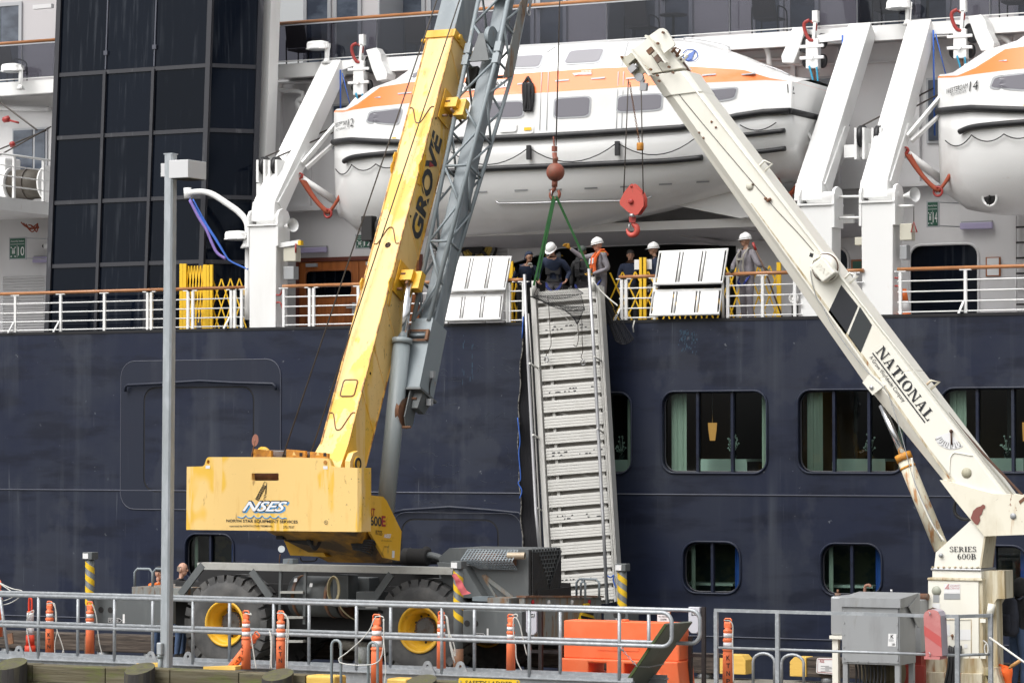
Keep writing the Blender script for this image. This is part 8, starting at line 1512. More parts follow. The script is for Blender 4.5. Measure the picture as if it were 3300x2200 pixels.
for lab, y, ls in (('white rope hanging from the KTN post at the left', 45.5, [[(150, 1945), (172, 1942), (178, 1955), (180, 2000), (184, 2030), (200, 2075), (206, 2105), (198, 2112), (205, 2090)], [(172, 1944), (181, 1970), (182, 2010), (184, 2035), (177, 2070), (177, 2108)]]), ('white rope hanging from the post before the striped jack', 45.5, [[(297, 1945), (305, 1965), (311, 1990), (314, 2020), (320, 2070), (332, 2116)]]), ('white rope on the slim cone at the left', 45.5, [[(92, 1975), (108, 1965), (106, 1978), (90, 1985), (87, 2010), (92, 2060), (100, 2095), (108, 2108)], [(92, 1975), (88, 1990), (86, 2020), (94, 2070), (98, 2108)]]),
                   ('white rope hanging right of the leaning orange post', 43.7, [[(868, 2030), (872, 2055), (873, 2100), (870, 2156)], [(870, 2035), (876, 2060), (875, 2110), (875, 2156)]]), ('white rope hanging behind the first upright post by the left wheel', 43.7, [[(808, 2040), (814, 2080), (820, 2120), (826, 2154)], [(806, 1974), (810, 1980), (796, 1976), (790, 1974)]]), ('white rope hanging from the KTN post right of the leaning post', 43.7, [[(893, 1975), (912, 1975), (924, 1985), (926, 2010), (922, 2060), (921, 2110), (920, 2158)], [(915, 1978), (929, 1995), (930, 2030), (927, 2080), (926, 2158)]]),
                   ('white rope looped from the orange post round the dark ladder hoop', 42.85, [[(1212, 1986), (1203, 2000), (1190, 2030), (1160, 2065), (1120, 2100), (1095, 2118), (1092, 2124), (1098, 2134), (1130, 2141), (1175, 2142), (1210, 2136), (1228, 2118), (1235, 2080), (1237, 2030), (1237, 1992)], [(1236, 1992), (1237, 2060), (1241, 2120), (1243, 2160), (1240, 2205)], [(1208, 1986), (1225, 1984), (1237, 1988)]]), ('white rope coil on the orange post before the right crane wheel', 44.65, [[(1432, 1980), (1442, 1990), (1446, 2020), (1450, 2060), (1462, 2105), (1467, 2110), (1464, 2080), (1452, 2045)], [(1440, 1985), (1449, 2040), (1455, 2090), (1466, 2135)], [(1438, 1985), (1444, 2030), (1449, 2070), (1460, 2125)]]), ('white rope hanging from the orange post beside the barrier', 44.65, [[(1650, 1983), (1658, 1979), (1664, 1978), (1668, 1983), (1664, 1990), (1655, 1992), (1655, 2040), (1662, 2080), (1664, 2120), (1676, 2150), (1682, 2158)], [(1664, 1988), (1676, 2015), (1686, 2060), (1698, 2110)]]), ('white rope hanging from the KTNP post', 45.15, [[(2334, 1998), (2350, 1999), (2358, 2006), (2362, 2020), (2361, 2060), (2362, 2110), (2364, 2200)]]), ('white rope from the post cut off by the left edge', 45.2, [[(0, 1877), (15, 1885), (40, 1896), (72, 1904), (60, 1925), (30, 1943), (0, 1949)], [(0, 1880), (20, 1893), (40, 1908), (45, 1920), (20, 1932), (0, 1937)]])):
 m = MB()
 for p in ls: m.tube(catmull([P(u, v, y) for u, v in p], 4), .0095, 6)
 obj('rope', m, M['wrope'], None, lab, 'rope', 'white ropes on the orange posts')
# ================================================================ dispenser stands, notices, odds and ends
def stand(u, v0, y, side, lab):
 p = P(u, v0, y); t = thing('dispenser_stand', lab, 'stand', (p.x, y, 0), 'hand sanitiser stands')
 obj('mast', MB().box((p.x - .03, y - .02, 0), (p.x + .03, y + .04, p.z)), mat('dark_brown_steel', (0.022, 0.016, 0.016), 0.5) if 'dark_brown_steel' not in bpy.data.materials else bpy.data.materials['dark_brown_steel'], t)
 b_ = bpy.data.materials['dark_brown_steel']; x1 = p.x - .19
 obj('back_post', MB().box((x1 - .17, y + .2, 0), (x1 - .11, y + .26, .95)) if side else MB().box((p.x + .17, y + .3, 0), (p.x + .23, y + .36, .80)), b_, t); obj('cross_bar', MB().box((p.x - .3, y + .2, .62), (p.x + .25, y + .24, .67)), b_, t)
 m = MB(); xa, xb = p.x - .24, p.x - .045; zt_ = p.z - .0; zb_ = zt_ - .42; m.prism([(xa, y - .06, zt_), (xb, y - .06, zt_), (xb, y - .06, zb_ + .05), (xb - .05, y - .06, zb_), (xa + .05, y - .06, zb_), (xa, y - .06, zb_ + .05)], (0, .1, 0)); d_ = obj('dispenser', m, mat('pale_grey_plastic', (0.55, 0.55, 0.60), 0.4) if 'pale_grey_plastic' not in bpy.data.materials else bpy.data.materials['pale_grey_plastic'], t, bevel=.01)
 f = lambda s, r: V((xa + (xb - xa) * s, y - .064, zb_ + (zt_ - zb_) * r)); m = MB(); m.prism([f(.28, .68), f(.80, .70), f(.86, .82), f(.34, .82)], (0, -.002, 0)); obj('label', m, M['navyl'], d_); m = MB(); q = V((0, -.004, 0)); m.text('Purell', f(.36, .70) + q, f(.78, .72) + q, f(.38, .80) + q, bold=.02, shear=.15); obj('lettering', m, M['signw'], d_)
stand(1742, 1962, 45.6, 0, 'dark stand with a pale hand sanitiser dispenser left of the orange barrier'); stand(2267, 1955, 45.9, 1, 'dark stand with a pale hand sanitiser dispenser right of the orange barrier')
y = 46.6; a, b, c, d = prect(2118, 1966, 2157, 2006, y); t = thing('notice_board', 'white KETCHIKAN all aboard notice standing behind the orange barrier', 'notice', ((a + c) / 2, y, 0)); obj('sheet', MB().box((a, y, b - .3), (c, y + .02, d)), M['signw'], t); obj('frame', MB().box((a - .01, y + .021, 0), (a + .02, y + .04, d)), M['door'], t); obj('frame', MB().box((c - .02, y + .021, 0), (c + .01, y + .04, d)), M['door'], t)
m = MB(); f = lambda s, r: V((a + (c - a) * s, y - .004, b + (d - b) * r))
for s, r0, h, w0, w1 in (('KETCHIKAN, AK', .74, .13, .06, .94), ('ALL ABOARD', .46, .12, .12, .88), ('12:30PM', .22, .13, .26, .76), ('NEXT PORT', -.02, .10, .24, .76)): m.text(s, f(w0, r0), f(w1, r0), f(w0, r0 + h), bold=.012)
obj('lettering', m, M['navyl'], t)
q = [(2632, 2118), (2706, 2120), (2703, 2173), (2630, 2168)]; y = YBR - .06; m = MB(); m.prism([P(u, v, y) for u, v in rpoly(q, .12)], (0, .015, 0)); t = thing('warning_board', 'worn white board with red and grey print on the bull rail', 'sign', P(2668, 2170, y)); obj('board', m, M['signw'], t)
m = MB(); f = lambda u, v: P(u, v, y - .004); m.text('RES', f(2642, 2134), f(2656, 2134), f(2642, 2125), bold=.01); m.tube([f(2636, 2122), f(2702, 2124), f(2699, 2169), f(2634, 2164)], .005, 4, closed=True); obj('red_print', m, M['letr'], t); m = MB()
for k in range(5): m.flat([f(2645 + (k % 2) * 14, 2144 + k * 4), f(2672 + (k % 3) * 8, 2144 + k * 4), f(2672 + (k % 3) * 8, 2146 + k * 4), f(2645 + (k % 2) * 14, 2146 + k * 4)])
obj('grey_print', m, M['greybox'], t)
m = MB(); m.prism([P(u, v, 47.5) for u, v in [(16, 2045), (38, 2038), (42, 2072), (21, 2077)]], (0, .03, 0)); obj('rusty_plate', m, M['rust'], None, 'small rusty plate leaning on the bull rail at the left edge', 'plate')
m = MB(); m.tube([P(1098, 2076, 48.2), P(1195, 2085, 48.2)], .09, 14); obj('pipe_fender', m, mat('barnacled_pipe', (0.30, 0.28, 0.24), 0.8, layers=[((.12, .11, .09), (9, 9, 9), .5, .65, .8)]), None, 'pale encrusted pipe lying under the crane between its wheels', 'pipe')
m = MB(); m.tube([P(1172, 2085, 47.3), P(1166, 2160, 47.3)], .12, 12); obj('bollard', m, mat('mossy_zinc', (0.33, 0.34, 0.33), 0.7, layers=[((.12, .14, .05), (5, 5, 5), .55, .7, .8)]), None, 'pale mooring bollard under the crane between its wheels', 'bollard')
m = MB(); rr = []
for k in range(8): a_ = k / 7; rr.append([P(3216 + 22 * a_ + 3 * math.sin(k), 2136 + 70 * a_, 48.2 + .04 * math.sin(k * 2)), P(3240 + 5 * math.sin(k * 1.4), 2142 + 66 * a_, 48.12 + .03 * math.cos(k)), P(3262 + 2 * math.sin(k), 2150 + 62 * a_, 48.2)])
m.loft(rr, closed=False, caps=False); t = thing('stop_flag', 'orange cloth flag on a wooden stick right of the cream pedestal', 'flag', P(3240, 2200, 48.2)); obj('cloth', m, mat('orange_cloth', (0.80, 0.13, 0.02), 0.8), t); m = MB(); m.tube([P(3252, 2152, 48.1), P(3262, 2143, 48.1)], .02, 8); m.tube([P(3258, 2147, 48.1), P(3290, 2125, 48.1)], .03, 8); obj('stick', m, mat('pale_wood', (0.50, 0.26, 0.09), 0.6), t)
# ================================================================ aluminium gangway hanging from the crane
M['alug'] = mat('gangway_aluminium', (0.57, 0.56, 0.53), 0.45, 0.15, layers=[((0.50, 0.49, 0.45), (4, 4, 4), 0.48, 0.72, 0.7), ((0.10, 0.10, 0.10), (6, 6, 40), 0.66, 0.72, 0.8, (1.5, 1.5, 1.1), 0.58, 0.64)], var=.05)
M['aluu'] = mat('gangway_gap_shade', (0.42, 0.40, 0.37), 0.6)
yt_, yb__ = 57.25, 56.6
TL, TR, BL_, BR_ = P(1712, 938, yt_), P(1936, 920, yt_), P(1768, 1955, yb__), P(1998, 1937, yb__)
gnx = ((TR - TL).cross(BL_ - TL)).normalized(); gnx = gnx if gnx.y < 0 else -gnx
def G(s, w, o=0.0): return L3(L3(TL, TR, s), L3(BL_, BR_, s), w) + gnx * o
gw = thing('gangway', 'long ribbed aluminium gangway hanging down the ship side in green slings', 'gangway', (BL_ + BR_) / 2)
def gbar(nm, s0, s1, w0, w1, o0, o1, m_='alug', par=None, lab=None):
 m = MB(); m.hexa([G(s0, w1, o0), G(s1, w1, o0), G(s1, w1, o1), G(s0, w1, o1), G(s0, w0, o0), G(s1, w0, o0), G(s1, w0, o1), G(s0, w0, o1)]); return obj(nm, m, M[m_], par or gw)
gbar('stringer', -.0, .07, -.01, 1, -.16, .05); gbar('stringer', .935, 1.0, .0, 1, -.16, .05); gbar('stringer_rib', .955, .965, .0, 1, .05, .07); gbar('stringer_rib', .98, .99, .0, 1, .05, .065)
gbar('gap_shade_sheet', .05, .95, .0, 1.0, -.16, -.15, 'aluu')  # sheet added behind the planks so their gaps read as shaded grey
for s in (.19, .84): gbar('bearer', s, s + .04, .0, 1.0, -.13, -.06)
NP_ = 20
for k in range(NP_):
 w0 = k / NP_ + .004; w1 = w0 + .0375
 pk = gbar('plank', .085, .92, w0, w1, -.03, .0)
 m = MB()
 for r in range(4):
  a_ = w0 + .004 + r * .0092; m.hexa([G(.085, a_ + .0048, 0), G(.92, a_ + .0048, 0), G(.92, a_ + .0048, .008), G(.085, a_ + .0048, .008), G(.085, a_, 0), G(.92, a_, 0), G(.92, a_, .008), G(.085, a_, .008)])
 obj('plank_ribs', m, M['alug'], pk)
 if k % 4 == 2:
  m = MB()
  for j in range(14): s = .16 + .70 * random.random(); a_ = w0 + .004 + .0092 * random.choice((1, 2)); ww = .01 + .03 * random.random(); m.flat([G(s, a_ + .0046, .0095), G(s + ww, a_ + .0046, .0095), G(s + ww, a_ + .0015 * random.random(), .0095), G(s, a_ + .001, .0095)])
  obj('grip_tape_remains', m, M['letg'], pk)['kind'] = 'stuff'
for k in range(6): w = .03 + k * .165; m = MB(); m.beam(G(.06, w, -.14), G(.94, w + .12, -.14), .05, .03, up=gnx); obj('brace', m, M['alug'], gw)
def rail(pts, r, o, nm='hand_rail', mm='steel'): m = MB(); m.tube([P(u, v, (yt_ if v < 1200 else yt_ - .35 if v < 1700 else yb__) - o) for u, v in pts], r, 8); return obj(nm, m, M[mm], gw)
rail([(1690, 884), (1701, 1150), (1727, 1650), (1742, 1800)], .034, .35); rail([(1703, 1010), (1712, 1150), (1738, 1650), (1745, 1800)], .014, .22, 'rail_wire', 'alug'); rail([(1898, 866), (1915, 1150), (1942, 1650), (1957, 1945)], .036, .35)
rail([(1720, 905), (1722, 955)], .05, .1, 'rail_stub', 'alug'); rail([(1910, 893), (1914, 940)], .05, .1, 'rail_stub', 'alug')
for u, v in ((1715, 1178), (1726, 1408), (1740, 1644)): m = MB(); m.tube([P(u - 9, v - 8, 57.0 - .35), P(u + 18, v + 8, 57.0)], .022, 7); obj('stanchion', m, M['alug'], gw)
for u, v in ((1921, 1152), (1930, 1384), (1945, 1620), (1955, 1850)): m = MB(); m.tube([P(u - 6, v - 4, 57.0 - .35), P(u + 18, v + 12, 57.0)], .018, 7); obj('stanchion', m, M['alug'], gw)
m = MB(); m.tube(catmull([P(u, v, 56.5) for u, v in [(1956, 1853), (1968, 1860), (1978, 1852), (1976, 1866), (1980, 1880), (1985, 1893)]], 3), .014, 6); obj('blue_tie', m, M['blue'], gw)
for pts in ([(1766, 960), (1770, 1010), (1773, 1070), (1776, 1110), (1762, 1140), (1757, 1165)], [(1875, 1025), (1876, 1090), (1878, 1130), (1873, 1150), (1880, 1160), (1881, 1172)], [(1862, 1045), (1864, 1090), (1858, 1115), (1848, 1110)], [(1790, 990), (1830, 1030), (1860, 1065), (1862, 1075), (1846, 1090)]):
 m = MB(); m.tube(catmull([P(u, v, 57.0) for u, v in pts], 4), .008, 5); obj('lashing', m, M['wire' if pts[0][0] != 1790 else 'wrope'], gw)
for u, v in ((1761, 1158), (1879, 1168)): m = MB(); m.torus(P(u, v, 56.95), (0, 1, .3), .05, .012, 12, 5); obj('shackle', m, M['steel'], gw)
M['net'] = mat('black_net', (0.010, 0.010, 0.012), 0.9)
def net(fn, nu, nv, r, lab, dia=True):
 m = MB(); g = [[fn(i / nu, j / nv) for j in range(nv + 1)] for i in range(nu + 1)]
 for k in range(-nv, nu + 1):
  p = [g[k + j][j] for j in range(nv + 1) if 0 <= k + j <= nu]; q = [g[k + j][nv - j] for j in range(nv + 1) if 0 <= k + j <= nu]
  for c in (p, q):
   if len(c) > 1: m.tube(c, r, 3, sm=False, cap=False)
 for e in (g[0], g[-1], [r_[0] for r_ in g], [r_[-1] for r_ in g]): m.tube(e, r * 1.8, 4, cap=False)
 return obj('safety_net', m, M['net'], None, lab, 'net', kind=None)
def quadfn(c00, c10, c11, c01, y, bul=.08, fold=0):
 def f(a_, b_):
  u = (c00[0] * (1 - a_) + c10[0] * a_) * (1 - b_) + (c01[0] * (1 - a_) + c11[0] * a_) * b_; v = (c00[1] * (1 - a_) + c10[1] * a_) * (1 - b_) + (c01[1] * (1 - a_) + c11[1] * a_) * b_
  v += 14 * math.sin(a_ * math.pi) * b_; return P(u, v, y - bul * math.sin(math.pi * a_) - fold * math.sin(a_ * 19) * .03)
 return f
net(quadfn((1706, 955), (1872, 948), (1885, 1000), (1745, 970), 56.9), 28, 9, .0032, 'black safety net bunched over the top of the gangway'); net(quadfn((1800, 985), (1884, 990), (1866, 1035), (1852, 1025), 56.9), 15, 8, .0032, 'tail of the black net hanging on the upper gangway planks')
net(quadfn((1920, 940), (1942, 938), (2042, 1092), (1984, 1098), 57.5, .05, 1), 10, 22, .006, 'black safety net hanging from the gangway top down the hull'); net(quadfn((1742, 905), (1860, 930), (1880, 945), (1720, 950), 56.95, .1), 20, 8, .003, 'black net spread before the officers at the gangway top')
m = MB(); rr = []
for k in range(28):
 a_ = k / 27; v = 965 + a_ * 900; ul = 1695 - 22 * math.sin(min(1, a_ * 1.9) * 1.6) + 40 * max(0, a_ - .55) + 3 * math.sin(k * 1.7); ur = 1716 + 36 * a_; rr.append([P(ul, v, 57.4), P((ul + ur) / 2, v, 57.5 + .05 * math.sin(k)), P(ur, v, 57.5)])
m.loft(rr, closed=False, caps=False); sn = obj('side_net', m, mat('black_side_net', (0.008, 0.008, 0.011), 0.9, bump=((20, 20, 3), .6, .03)), None, 'long strip of black netting hanging down the left side of the gangway', 'net')
m = MB(); m.tube([r_[0] + V((0, -.03, 0)) for r_ in rr], .014, 6); obj('edge_rope', m, mat('flecked_rope', (0.22, 0.21, 0.19), 0.9, layers=[((.02, .02, .02), (30, 30, 14), .48, .55, 1)]), sn)
m = MB(); m.tube(catmull([P(u, v, 57.3) for u, v in [(1686, 1020), (1683, 1090)]], 3) , .014, 6); obj('blue_cord', m, M['blue'], sn); m = MB(); m.tube(catmull([P(u, v, 57.3) for u, v in [(1668, 1345), (1676, 1420), (1672, 1460), (1678, 1540), (1670, 1555), (1682, 1580), (1675, 1605)]], 4), .012, 6); obj('blue_cord', m, M['blue'], sn)
m = MB(); m.tube(catmull([P(u, v, 57.1) for u, v in [(1912, 905), (1930, 930), (1960, 960), (1985, 980), (1990, 985)]], 4), .016, 6); obj('rope', m, M['wrope'], None, 'pale rope running from the gangway top to the railing on its right', 'rope')
m = MB(); m.tube([P(2045, 1032, 57.8), P(2040, 1052, 57.8), P(2042, 1070, 57.8)], .014, 6); obj('rope', m, M['wrope'], None, 'short pale rope end hanging over the hull edge', 'rope')
# ================================================================ people
SK = mat('skin', (0.48, 0.27, 0.19), 0.5); SK2 = mat('skin_tan', (0.33, 0.18, 0.115), 0.5)
CL = {k: mat('cloth_' + k, c, 0.85, bump=((9, 9, 9), .5, .03), layers=[(tuple(x * .6 for x in c), (5, 5, 5), .45, .7, .7)]) for k, c in dict(navy=(0.016, 0.026, 0.058), grey=(0.22, 0.205, 0.225), black=(0.018, 0.018, 0.02), dgrey=(0.15, 0.14, 0.155), orange=(0.85, 0.17, 0.02), jeans=(0.06, 0.10, 0.19), beanie=(0.09, 0.11, 0.10), glove=(0.50, 0.49, 0.46), ygl=(0.68, 0.36, 0.04), boot=(0.02, 0.018, 0.016), vest=(0.80, 0.15, 0.035), belt=(0.30, 0.28, 0.24), bl=(0.03, 0.05, 0.25), pack=(0.03, 0.034, 0.05)).items()}
M['helmet'] = mat('white_helmet', (0.80, 0.80, 0.79), 0.3, coat=.2); EYE = mat('eye_dark', (0.03, 0.02, 0.02), 0.3); LIP = mat('lip', (0.30, 0.13, 0.11), 0.5); HAIR = mat('hair_dark', (0.018, 0.014, 0.012), 0.7); HAIRG = mat('hair_grey', (0.20, 0.16, 0.13), 0.8)
STD = dict(pelvis=(0, 0, .96), spine=(0, 0, 1.14), chest=(0, .01, 1.34), neck=(0, .01, 1.49), head=(0, .04, 1.60), hl=(-.10, 0, .92), hr=(.10, 0, .92), kl=(-.11, .02, .50), kr=(.11, .02, .50), al=(-.12, -.02, .09), ar=(.12, -.02, .09), tl=(-.13, .13, .04), tr=(.13, .13, .04), sl=(-.19, 0, 1.42), sr=(.19, 0, 1.42), el=(-.25, -.03, 1.14), er=(.25, -.03, 1.14), wl=(-.25, .08, .90), wr=(.25, .08, .90))
RAD = dict(pelvis=.145, spine=.135, chest=.15, neck=.056, head=.05, hl=.105, hr=.105, kl=.068, kr=.068, al=.05, ar=.05, tl=.045, tr=.045, sl=.078, sr=.078, el=.056, er=.056, wl=.036, wr=.036)
BON = [('pelvis', 'spine'), ('spine', 'chest'), ('chest', 'neck'), ('neck', 'head'), ('pelvis', 'hl'), ('pelvis', 'hr'), ('hl', 'kl'), ('kl', 'al'), ('al', 'tl'), ('hr', 'kr'), ('kr', 'ar'), ('ar', 'tr'), ('chest', 'sl'), ('chest', 'sr'), ('sl', 'el'), ('el', 'wl'), ('sr', 'er'), ('er', 'wr')]
def person(lab, feet, ang, H=1.76, pose=None, top='navy', legs='navy', hands='skin', skin=SK, look=0.0, nod=0.0, head='helmet', hair=HAIR, hunch=0.0, bulk=1.0, extra=None, group='crew on the promenade'):
 """ang: facing direction in world degrees (0 = +x, 90 = +y). local axes: right, forward, up."""
 k = H / 1.76; F = V((math.cos(R(ang)), math.sin(R(ang)), 0)); Rr = V((F.y, -F.x, 0)); feet = V(feet)
 def loc(p): return feet + Rr * (p[0] * k) + F * (p[1] * k) + V((0, 0, p[2] * k))
 J = dict(STD); J.update(pose or {});
 if hunch:
  for n_ in ('chest', 'neck', 'head', 'sl', 'sr'): x, y, z = J[n_]; J[n_] = (x, y + hunch * (z - .95), z - hunch * hunch * .35 * (z - .95))
 names = list(J); vs = [loc(J[n_]) - feet for n_ in names]
 me = bpy.data.meshes.new('skin'); me.from_pydata([tuple(v) for v in vs], [(names.index(a), names.index(b)) for a, b in BON], []); ob = bpy.data.objects.new('skin', me); COL.objects.link(ob)
 sk = ob.modifiers.new('s', 'SKIN'); sk.use_smooth_shade = True; sk.branch_smoothing = .4; me.skin_vertices[0]
 for i, n_ in enumerate(names): r = RAD[n_] * k * (bulk if n_ not in ('head', 'neck', 'wl', 'wr') else 1); me.skin_vertices[0].data[i].radius = (r, r * (.85 if n_ in ('chest', 'spine', 'pelvis') else 1)); me.skin_vertices[0].data[i].use_root = n_ == 'pelvis'
 sb = ob.modifiers.new('u', 'SUBSURF'); sb.levels = 1; sb.render_levels = 1
 dg = bpy.context.evaluated_depsgraph_get(); ev = bpy.data.meshes.new_from_object(ob.evaluated_get(dg)); bpy.data.objects.remove(ob)
 seg = [(a, b, V(loc(J[a])) - feet, V(loc(J[b])) - feet) for a, b in BON]
 mats = [CL[top], CL[legs], skin, CL['boot'], CL[hands] if hands != 'skin' else skin, EYE, LIP, hair]
 m = MB(); m.v = [v.co + feet for v in ev.vertices]
 for p in ev.polygons:
  c = V((0, 0, 0))
  for i in p.vertices: c += ev.vertices[i].co
  c /= len(p.vertices); best = None; bd = 9
  for a, b, A, B in seg:
   d = B - A; t = max(0, min(1, (c - A).dot(d) / max(1e-9, d.dot(d)))); q = (c - A - d * t).length
   if q < bd: bd, best = q, (a, b, t)
  a, b, t = best; mi = 0
  if b in ('kl', 'kr', 'al', 'ar', 'hl', 'hr') or (a == 'pelvis' and b == 'spine' and t < .35): mi = 1
  if b in ('tl', 'tr') or (b in ('al', 'ar') and t > .88): mi = 3
  if b == 'head' or (b == 'neck' and t > .82): mi = 2
  if b in ('wl', 'wr') and t > .93: mi = 4
  m.f.append(tuple(p.vertices)); m.sm.append(True); m.mi.append(mi)
 bpy.data.meshes.remove(ev)
 hc = loc(J['head']) + V((0, 0, .045 * k)); la = ang + look; f = V((math.cos(R(la)), math.sin(R(la)), 0)); r_ = V((f.y, -f.x, 0)); nd = R(nod); fz = f * math.cos(nd) - V((0, 0, 1)) * math.sin(nd); uz = V((0, 0, 1)) * math.cos(nd) + f * math.sin(nd)
 def hp(x, y, z): return hc + r_ * (x * k) + fz * (y * k) + uz * (z * k)
 def blob(c, rx, ry, rz, mi, n_=12, mm=8):
  m.m = mi; o = len(m.v); t = MB(); t.ball((0, 0, 0), rx, ry, rz, n_, mm); m.add([hp(c[0] + v.x, c[1] + v.y, c[2] + v.z) for v in t.v], t.f, True); m.m = 0
 blob((0, 0, .01), .076, .092, .105, 2, 16, 12); blob((0, .022, -.055), .056, .066, .062, 2, 12, 8); blob((0, .093, -.015), .013, .020, .022, 2, 8, 6)
 for s in (-1, 1): blob((.078 * s, -.005, -.01), .010, .02, .032, 2, 8, 6); blob((.030 * s, .083, .012), .012, .008, .007, 5, 8, 5); blob((.030 * s, .083, .030), .018, .008, .004, 7, 8, 5)
 blob((0, .083, -.062), .022, .008, .006, 6, 8, 5)
 for s in 'lr':
  w = loc(J['w' + s]); e = loc(J['e' + s]); d = (w - e).normalized(); sd = 1 if s == 'r' else -1
  pal = (F * .8 - Rr * .6 * sd); pal = (pal - d * pal.dot(d)).normalized(); ac = d.cross(pal)
  m.m = 4; b0 = MB(); b0.ball((0, 0, 0), .042 * k, .018 * k, .050 * k, 10, 7); c = w + d * .05 * k; m.add([c + ac * v.x + pal * v.y + d * v.z for v in b0.v], b0.f, True)
  for i, ln in enumerate((.070, .078, .074, .058)):
   p0 = c + ac * ((i - 1.5) * .021 * k) + d * .030 * k; p1 = p0 + d * ln * .55 * k + pal * .012 * k; p2 = p1 + d * ln * .35 * k + pal * .035 * k; m.tube([p0, p1, p2], [.0105 * k, .0095 * k, .007 * k], 6)
  p0 = c + ac * (.035 * k) * sd - d * .012 * k; p1 = p0 + ac * .028 * k * sd + d * .028 * k + pal * .01 * k; m.tube([p0, p1, p1 + d * .03 * k + pal * .02 * k], [.013 * k, .011 * k, .008 * k], 6); m.m = 0
 t = thing('person', lab, 'person', feet, group)
 obj('body', m, mats, t)
 if head == 'helmet':
  h = MB(); vs = []
  for zz, rx, ry in ((.03, .106, .128), (.07, .104, .124), (.115, .088, .104), (.145, .055, .066), (.158, .012, .014)): vs.append([hp(rx * math.cos(a_), ry * math.sin(a_) - .004, zz) for a_ in [j * math.pi / 9 for j in range(18)]])
  h.loft(vs); br = [[hp(.108 * math.cos(a_), .130 * math.sin(a_) + (0 if q == 0 else .004), .032 - (.0 if q == 0 else .004)) if q == 0 else hp(.118 * math.cos(a_), .140 * math.sin(a_) + max(0, math.sin(a_)) * .045, .022) for a_ in [j * math.pi / 9 for j in range(18)]] for q in (0, 1)]; h.loft(br, caps=False); h.tube([hp(0, -.11 + .022 * j, .05 + .112 * math.sin(math.pi * min(1, .1 + j * .09))) for j in range(10)], .008 * k, 5); obj('helmet', h, M['helmet'], t)
 elif head in ('beanie', 'hood', 'hoodb', 'cap'):
  h = MB(); cm = {'beanie': CL['beanie'], 'hood': CL['navy'], 'hoodb': CL['black'], 'cap': CL['black']}[head]; zl_ = -.075 if head.startswith('hood') else .03; vs = []
  for zz, g in ((zl_, 1.16 if head.startswith('hood') else 1.06), (.04, 1.15), (.09, 1.0), (.122, .6), (.135, .1)): vs.append([hp(.080 * g * math.cos(a_), (.098 * g * math.sin(a_)) * (1 if not head.startswith('hood') or math.sin(a_) < .3 or zz > .05 else .15) - (.012 if head.startswith('hood') else 0), zz) for a_ in [j * math.pi / 9 for j in range(18)]])
  if head == 'hoodb': vs.insert(0, [hp(.10 * math.cos(a_), .11 * math.sin(a_) - .03, -.16) for a_ in [j * math.pi / 9 for j in range(18)]])
  h.loft(vs); obj(head.replace('hoodb', 'hood'), h, cm, t)
 elif head == 'hair':
  h = MB(); h.loft([[hp(.080 * g * math.cos(a_), .097 * g * math.sin(a_) - .012 - (.03 if zz < .05 and math.sin(a_) > .2 else 0), zz) for a_ in [j * math.pi / 9 for j in range(18)]] for zz, g in ((-.01, 1.0), (.05, 1.05), (.09, .93), (.115, .6), (.125, .1))]); obj('hair', h, hair, t)
 elif head == 'bald':
  h = MB(); h.loft([[hp(.079 * math.cos(a_), .096 * math.sin(a_) - .006, zz) for a_ in [math.pi * .98 + j * math.pi * 1.04 / 10 for j in range(11)]] for zz in (-.045, .0, .045)], closed=False, caps=False); obj('hair', h, HAIRG, t)
 def strap(nm, pts, w, cm, th=.012):
  h = MB(); q = [loc(p) for p in pts]
  for a_, b_ in zip(q[:-1], q[1:]): h.beam(a_, b_, w * k, th, up=F)
  return obj(nm, h, cm, t)
 if extra: extra(t, loc, strap, J, hp, k)
 return t
def ft(u, v, y): p = P(u, v, y); return V((p.x, p.y, ZD))
def glasses(t, hp, k):
 h = MB()
 for s in (-1, 1): h.tube([hp(.030 * s + .022 * math.cos(a_), .100, .010 + .016 * math.sin(a_)) for a_ in [j * math.pi / 5 for j in range(10)]], .003 * k, 4, closed=True); h.tube([hp(.052 * s, .098, .014), hp(.082 * s, -.01, .012)], .003 * k, 4)
 h.tube([hp(-.008, .102, .012), hp(.008, .102, .012)], .003 * k, 4); obj('glasses', h, EYE, t)
def harness(t, loc, strap, J, hp, k, cm='belt', chestz=.02, col2='bl'):
 for s in (-1, 1):
  strap('harness_strap', [(.11 * s, -.10, 1.46), (.12 * s, .05, 1.50), (.11 * s, .165, 1.36), (.09 * s, .17, 1.12), (.10 * s, .15, .95)], .045, CL[cm]); strap('leg_strap', [(.16 * s, .05, .96), (.13 * s, .13, .84), (.03 * s, .12, .76)], .05, CL[col2])
 strap('chest_strap', [(-.11, .172, 1.28), (.11, .172, 1.28)], .045, CL[cm]); strap('belt', [(-.17, .07, .98), (-.09, .155, .98), (.09, .155, .98), (.17, .07, .98)], .05, CL['black'])
def vestof(t, loc, strap, J, hp, k, cm, refl=False):
 for s in (-1, 1):
  h = MB(); q = [(.06, -.11, 1.45), (.08, -.04, 1.52), (.10, .06, 1.51), (.105, .15, 1.40), (.105, .18, 1.25), (.10, .17, 1.10)]
  for a_, b_ in zip(q[:-1], q[1:]): h.beam(loc((a_[0] * s, a_[1], a_[2])), loc((b_[0] * s, b_[1], b_[2])), .105 * k, .05, up=loc((0, 1, 0)) - loc((0, 0, 0)))
  obj('life_vest', h, CL[cm], t, bevel=.01)
  if refl: h = MB(); h.beam(loc((.105 * s, .205, 1.38)), loc((.105 * s, .215, 1.27)), .075 * k, .01, up=loc((0, 1, 0)) - loc((0, 0, 0))); obj('reflector', h, M['signw'], t)
 strap('vest_belt', [(-.10, .19, 1.16), (.10, .19, 1.16)], .05, CL['black'])
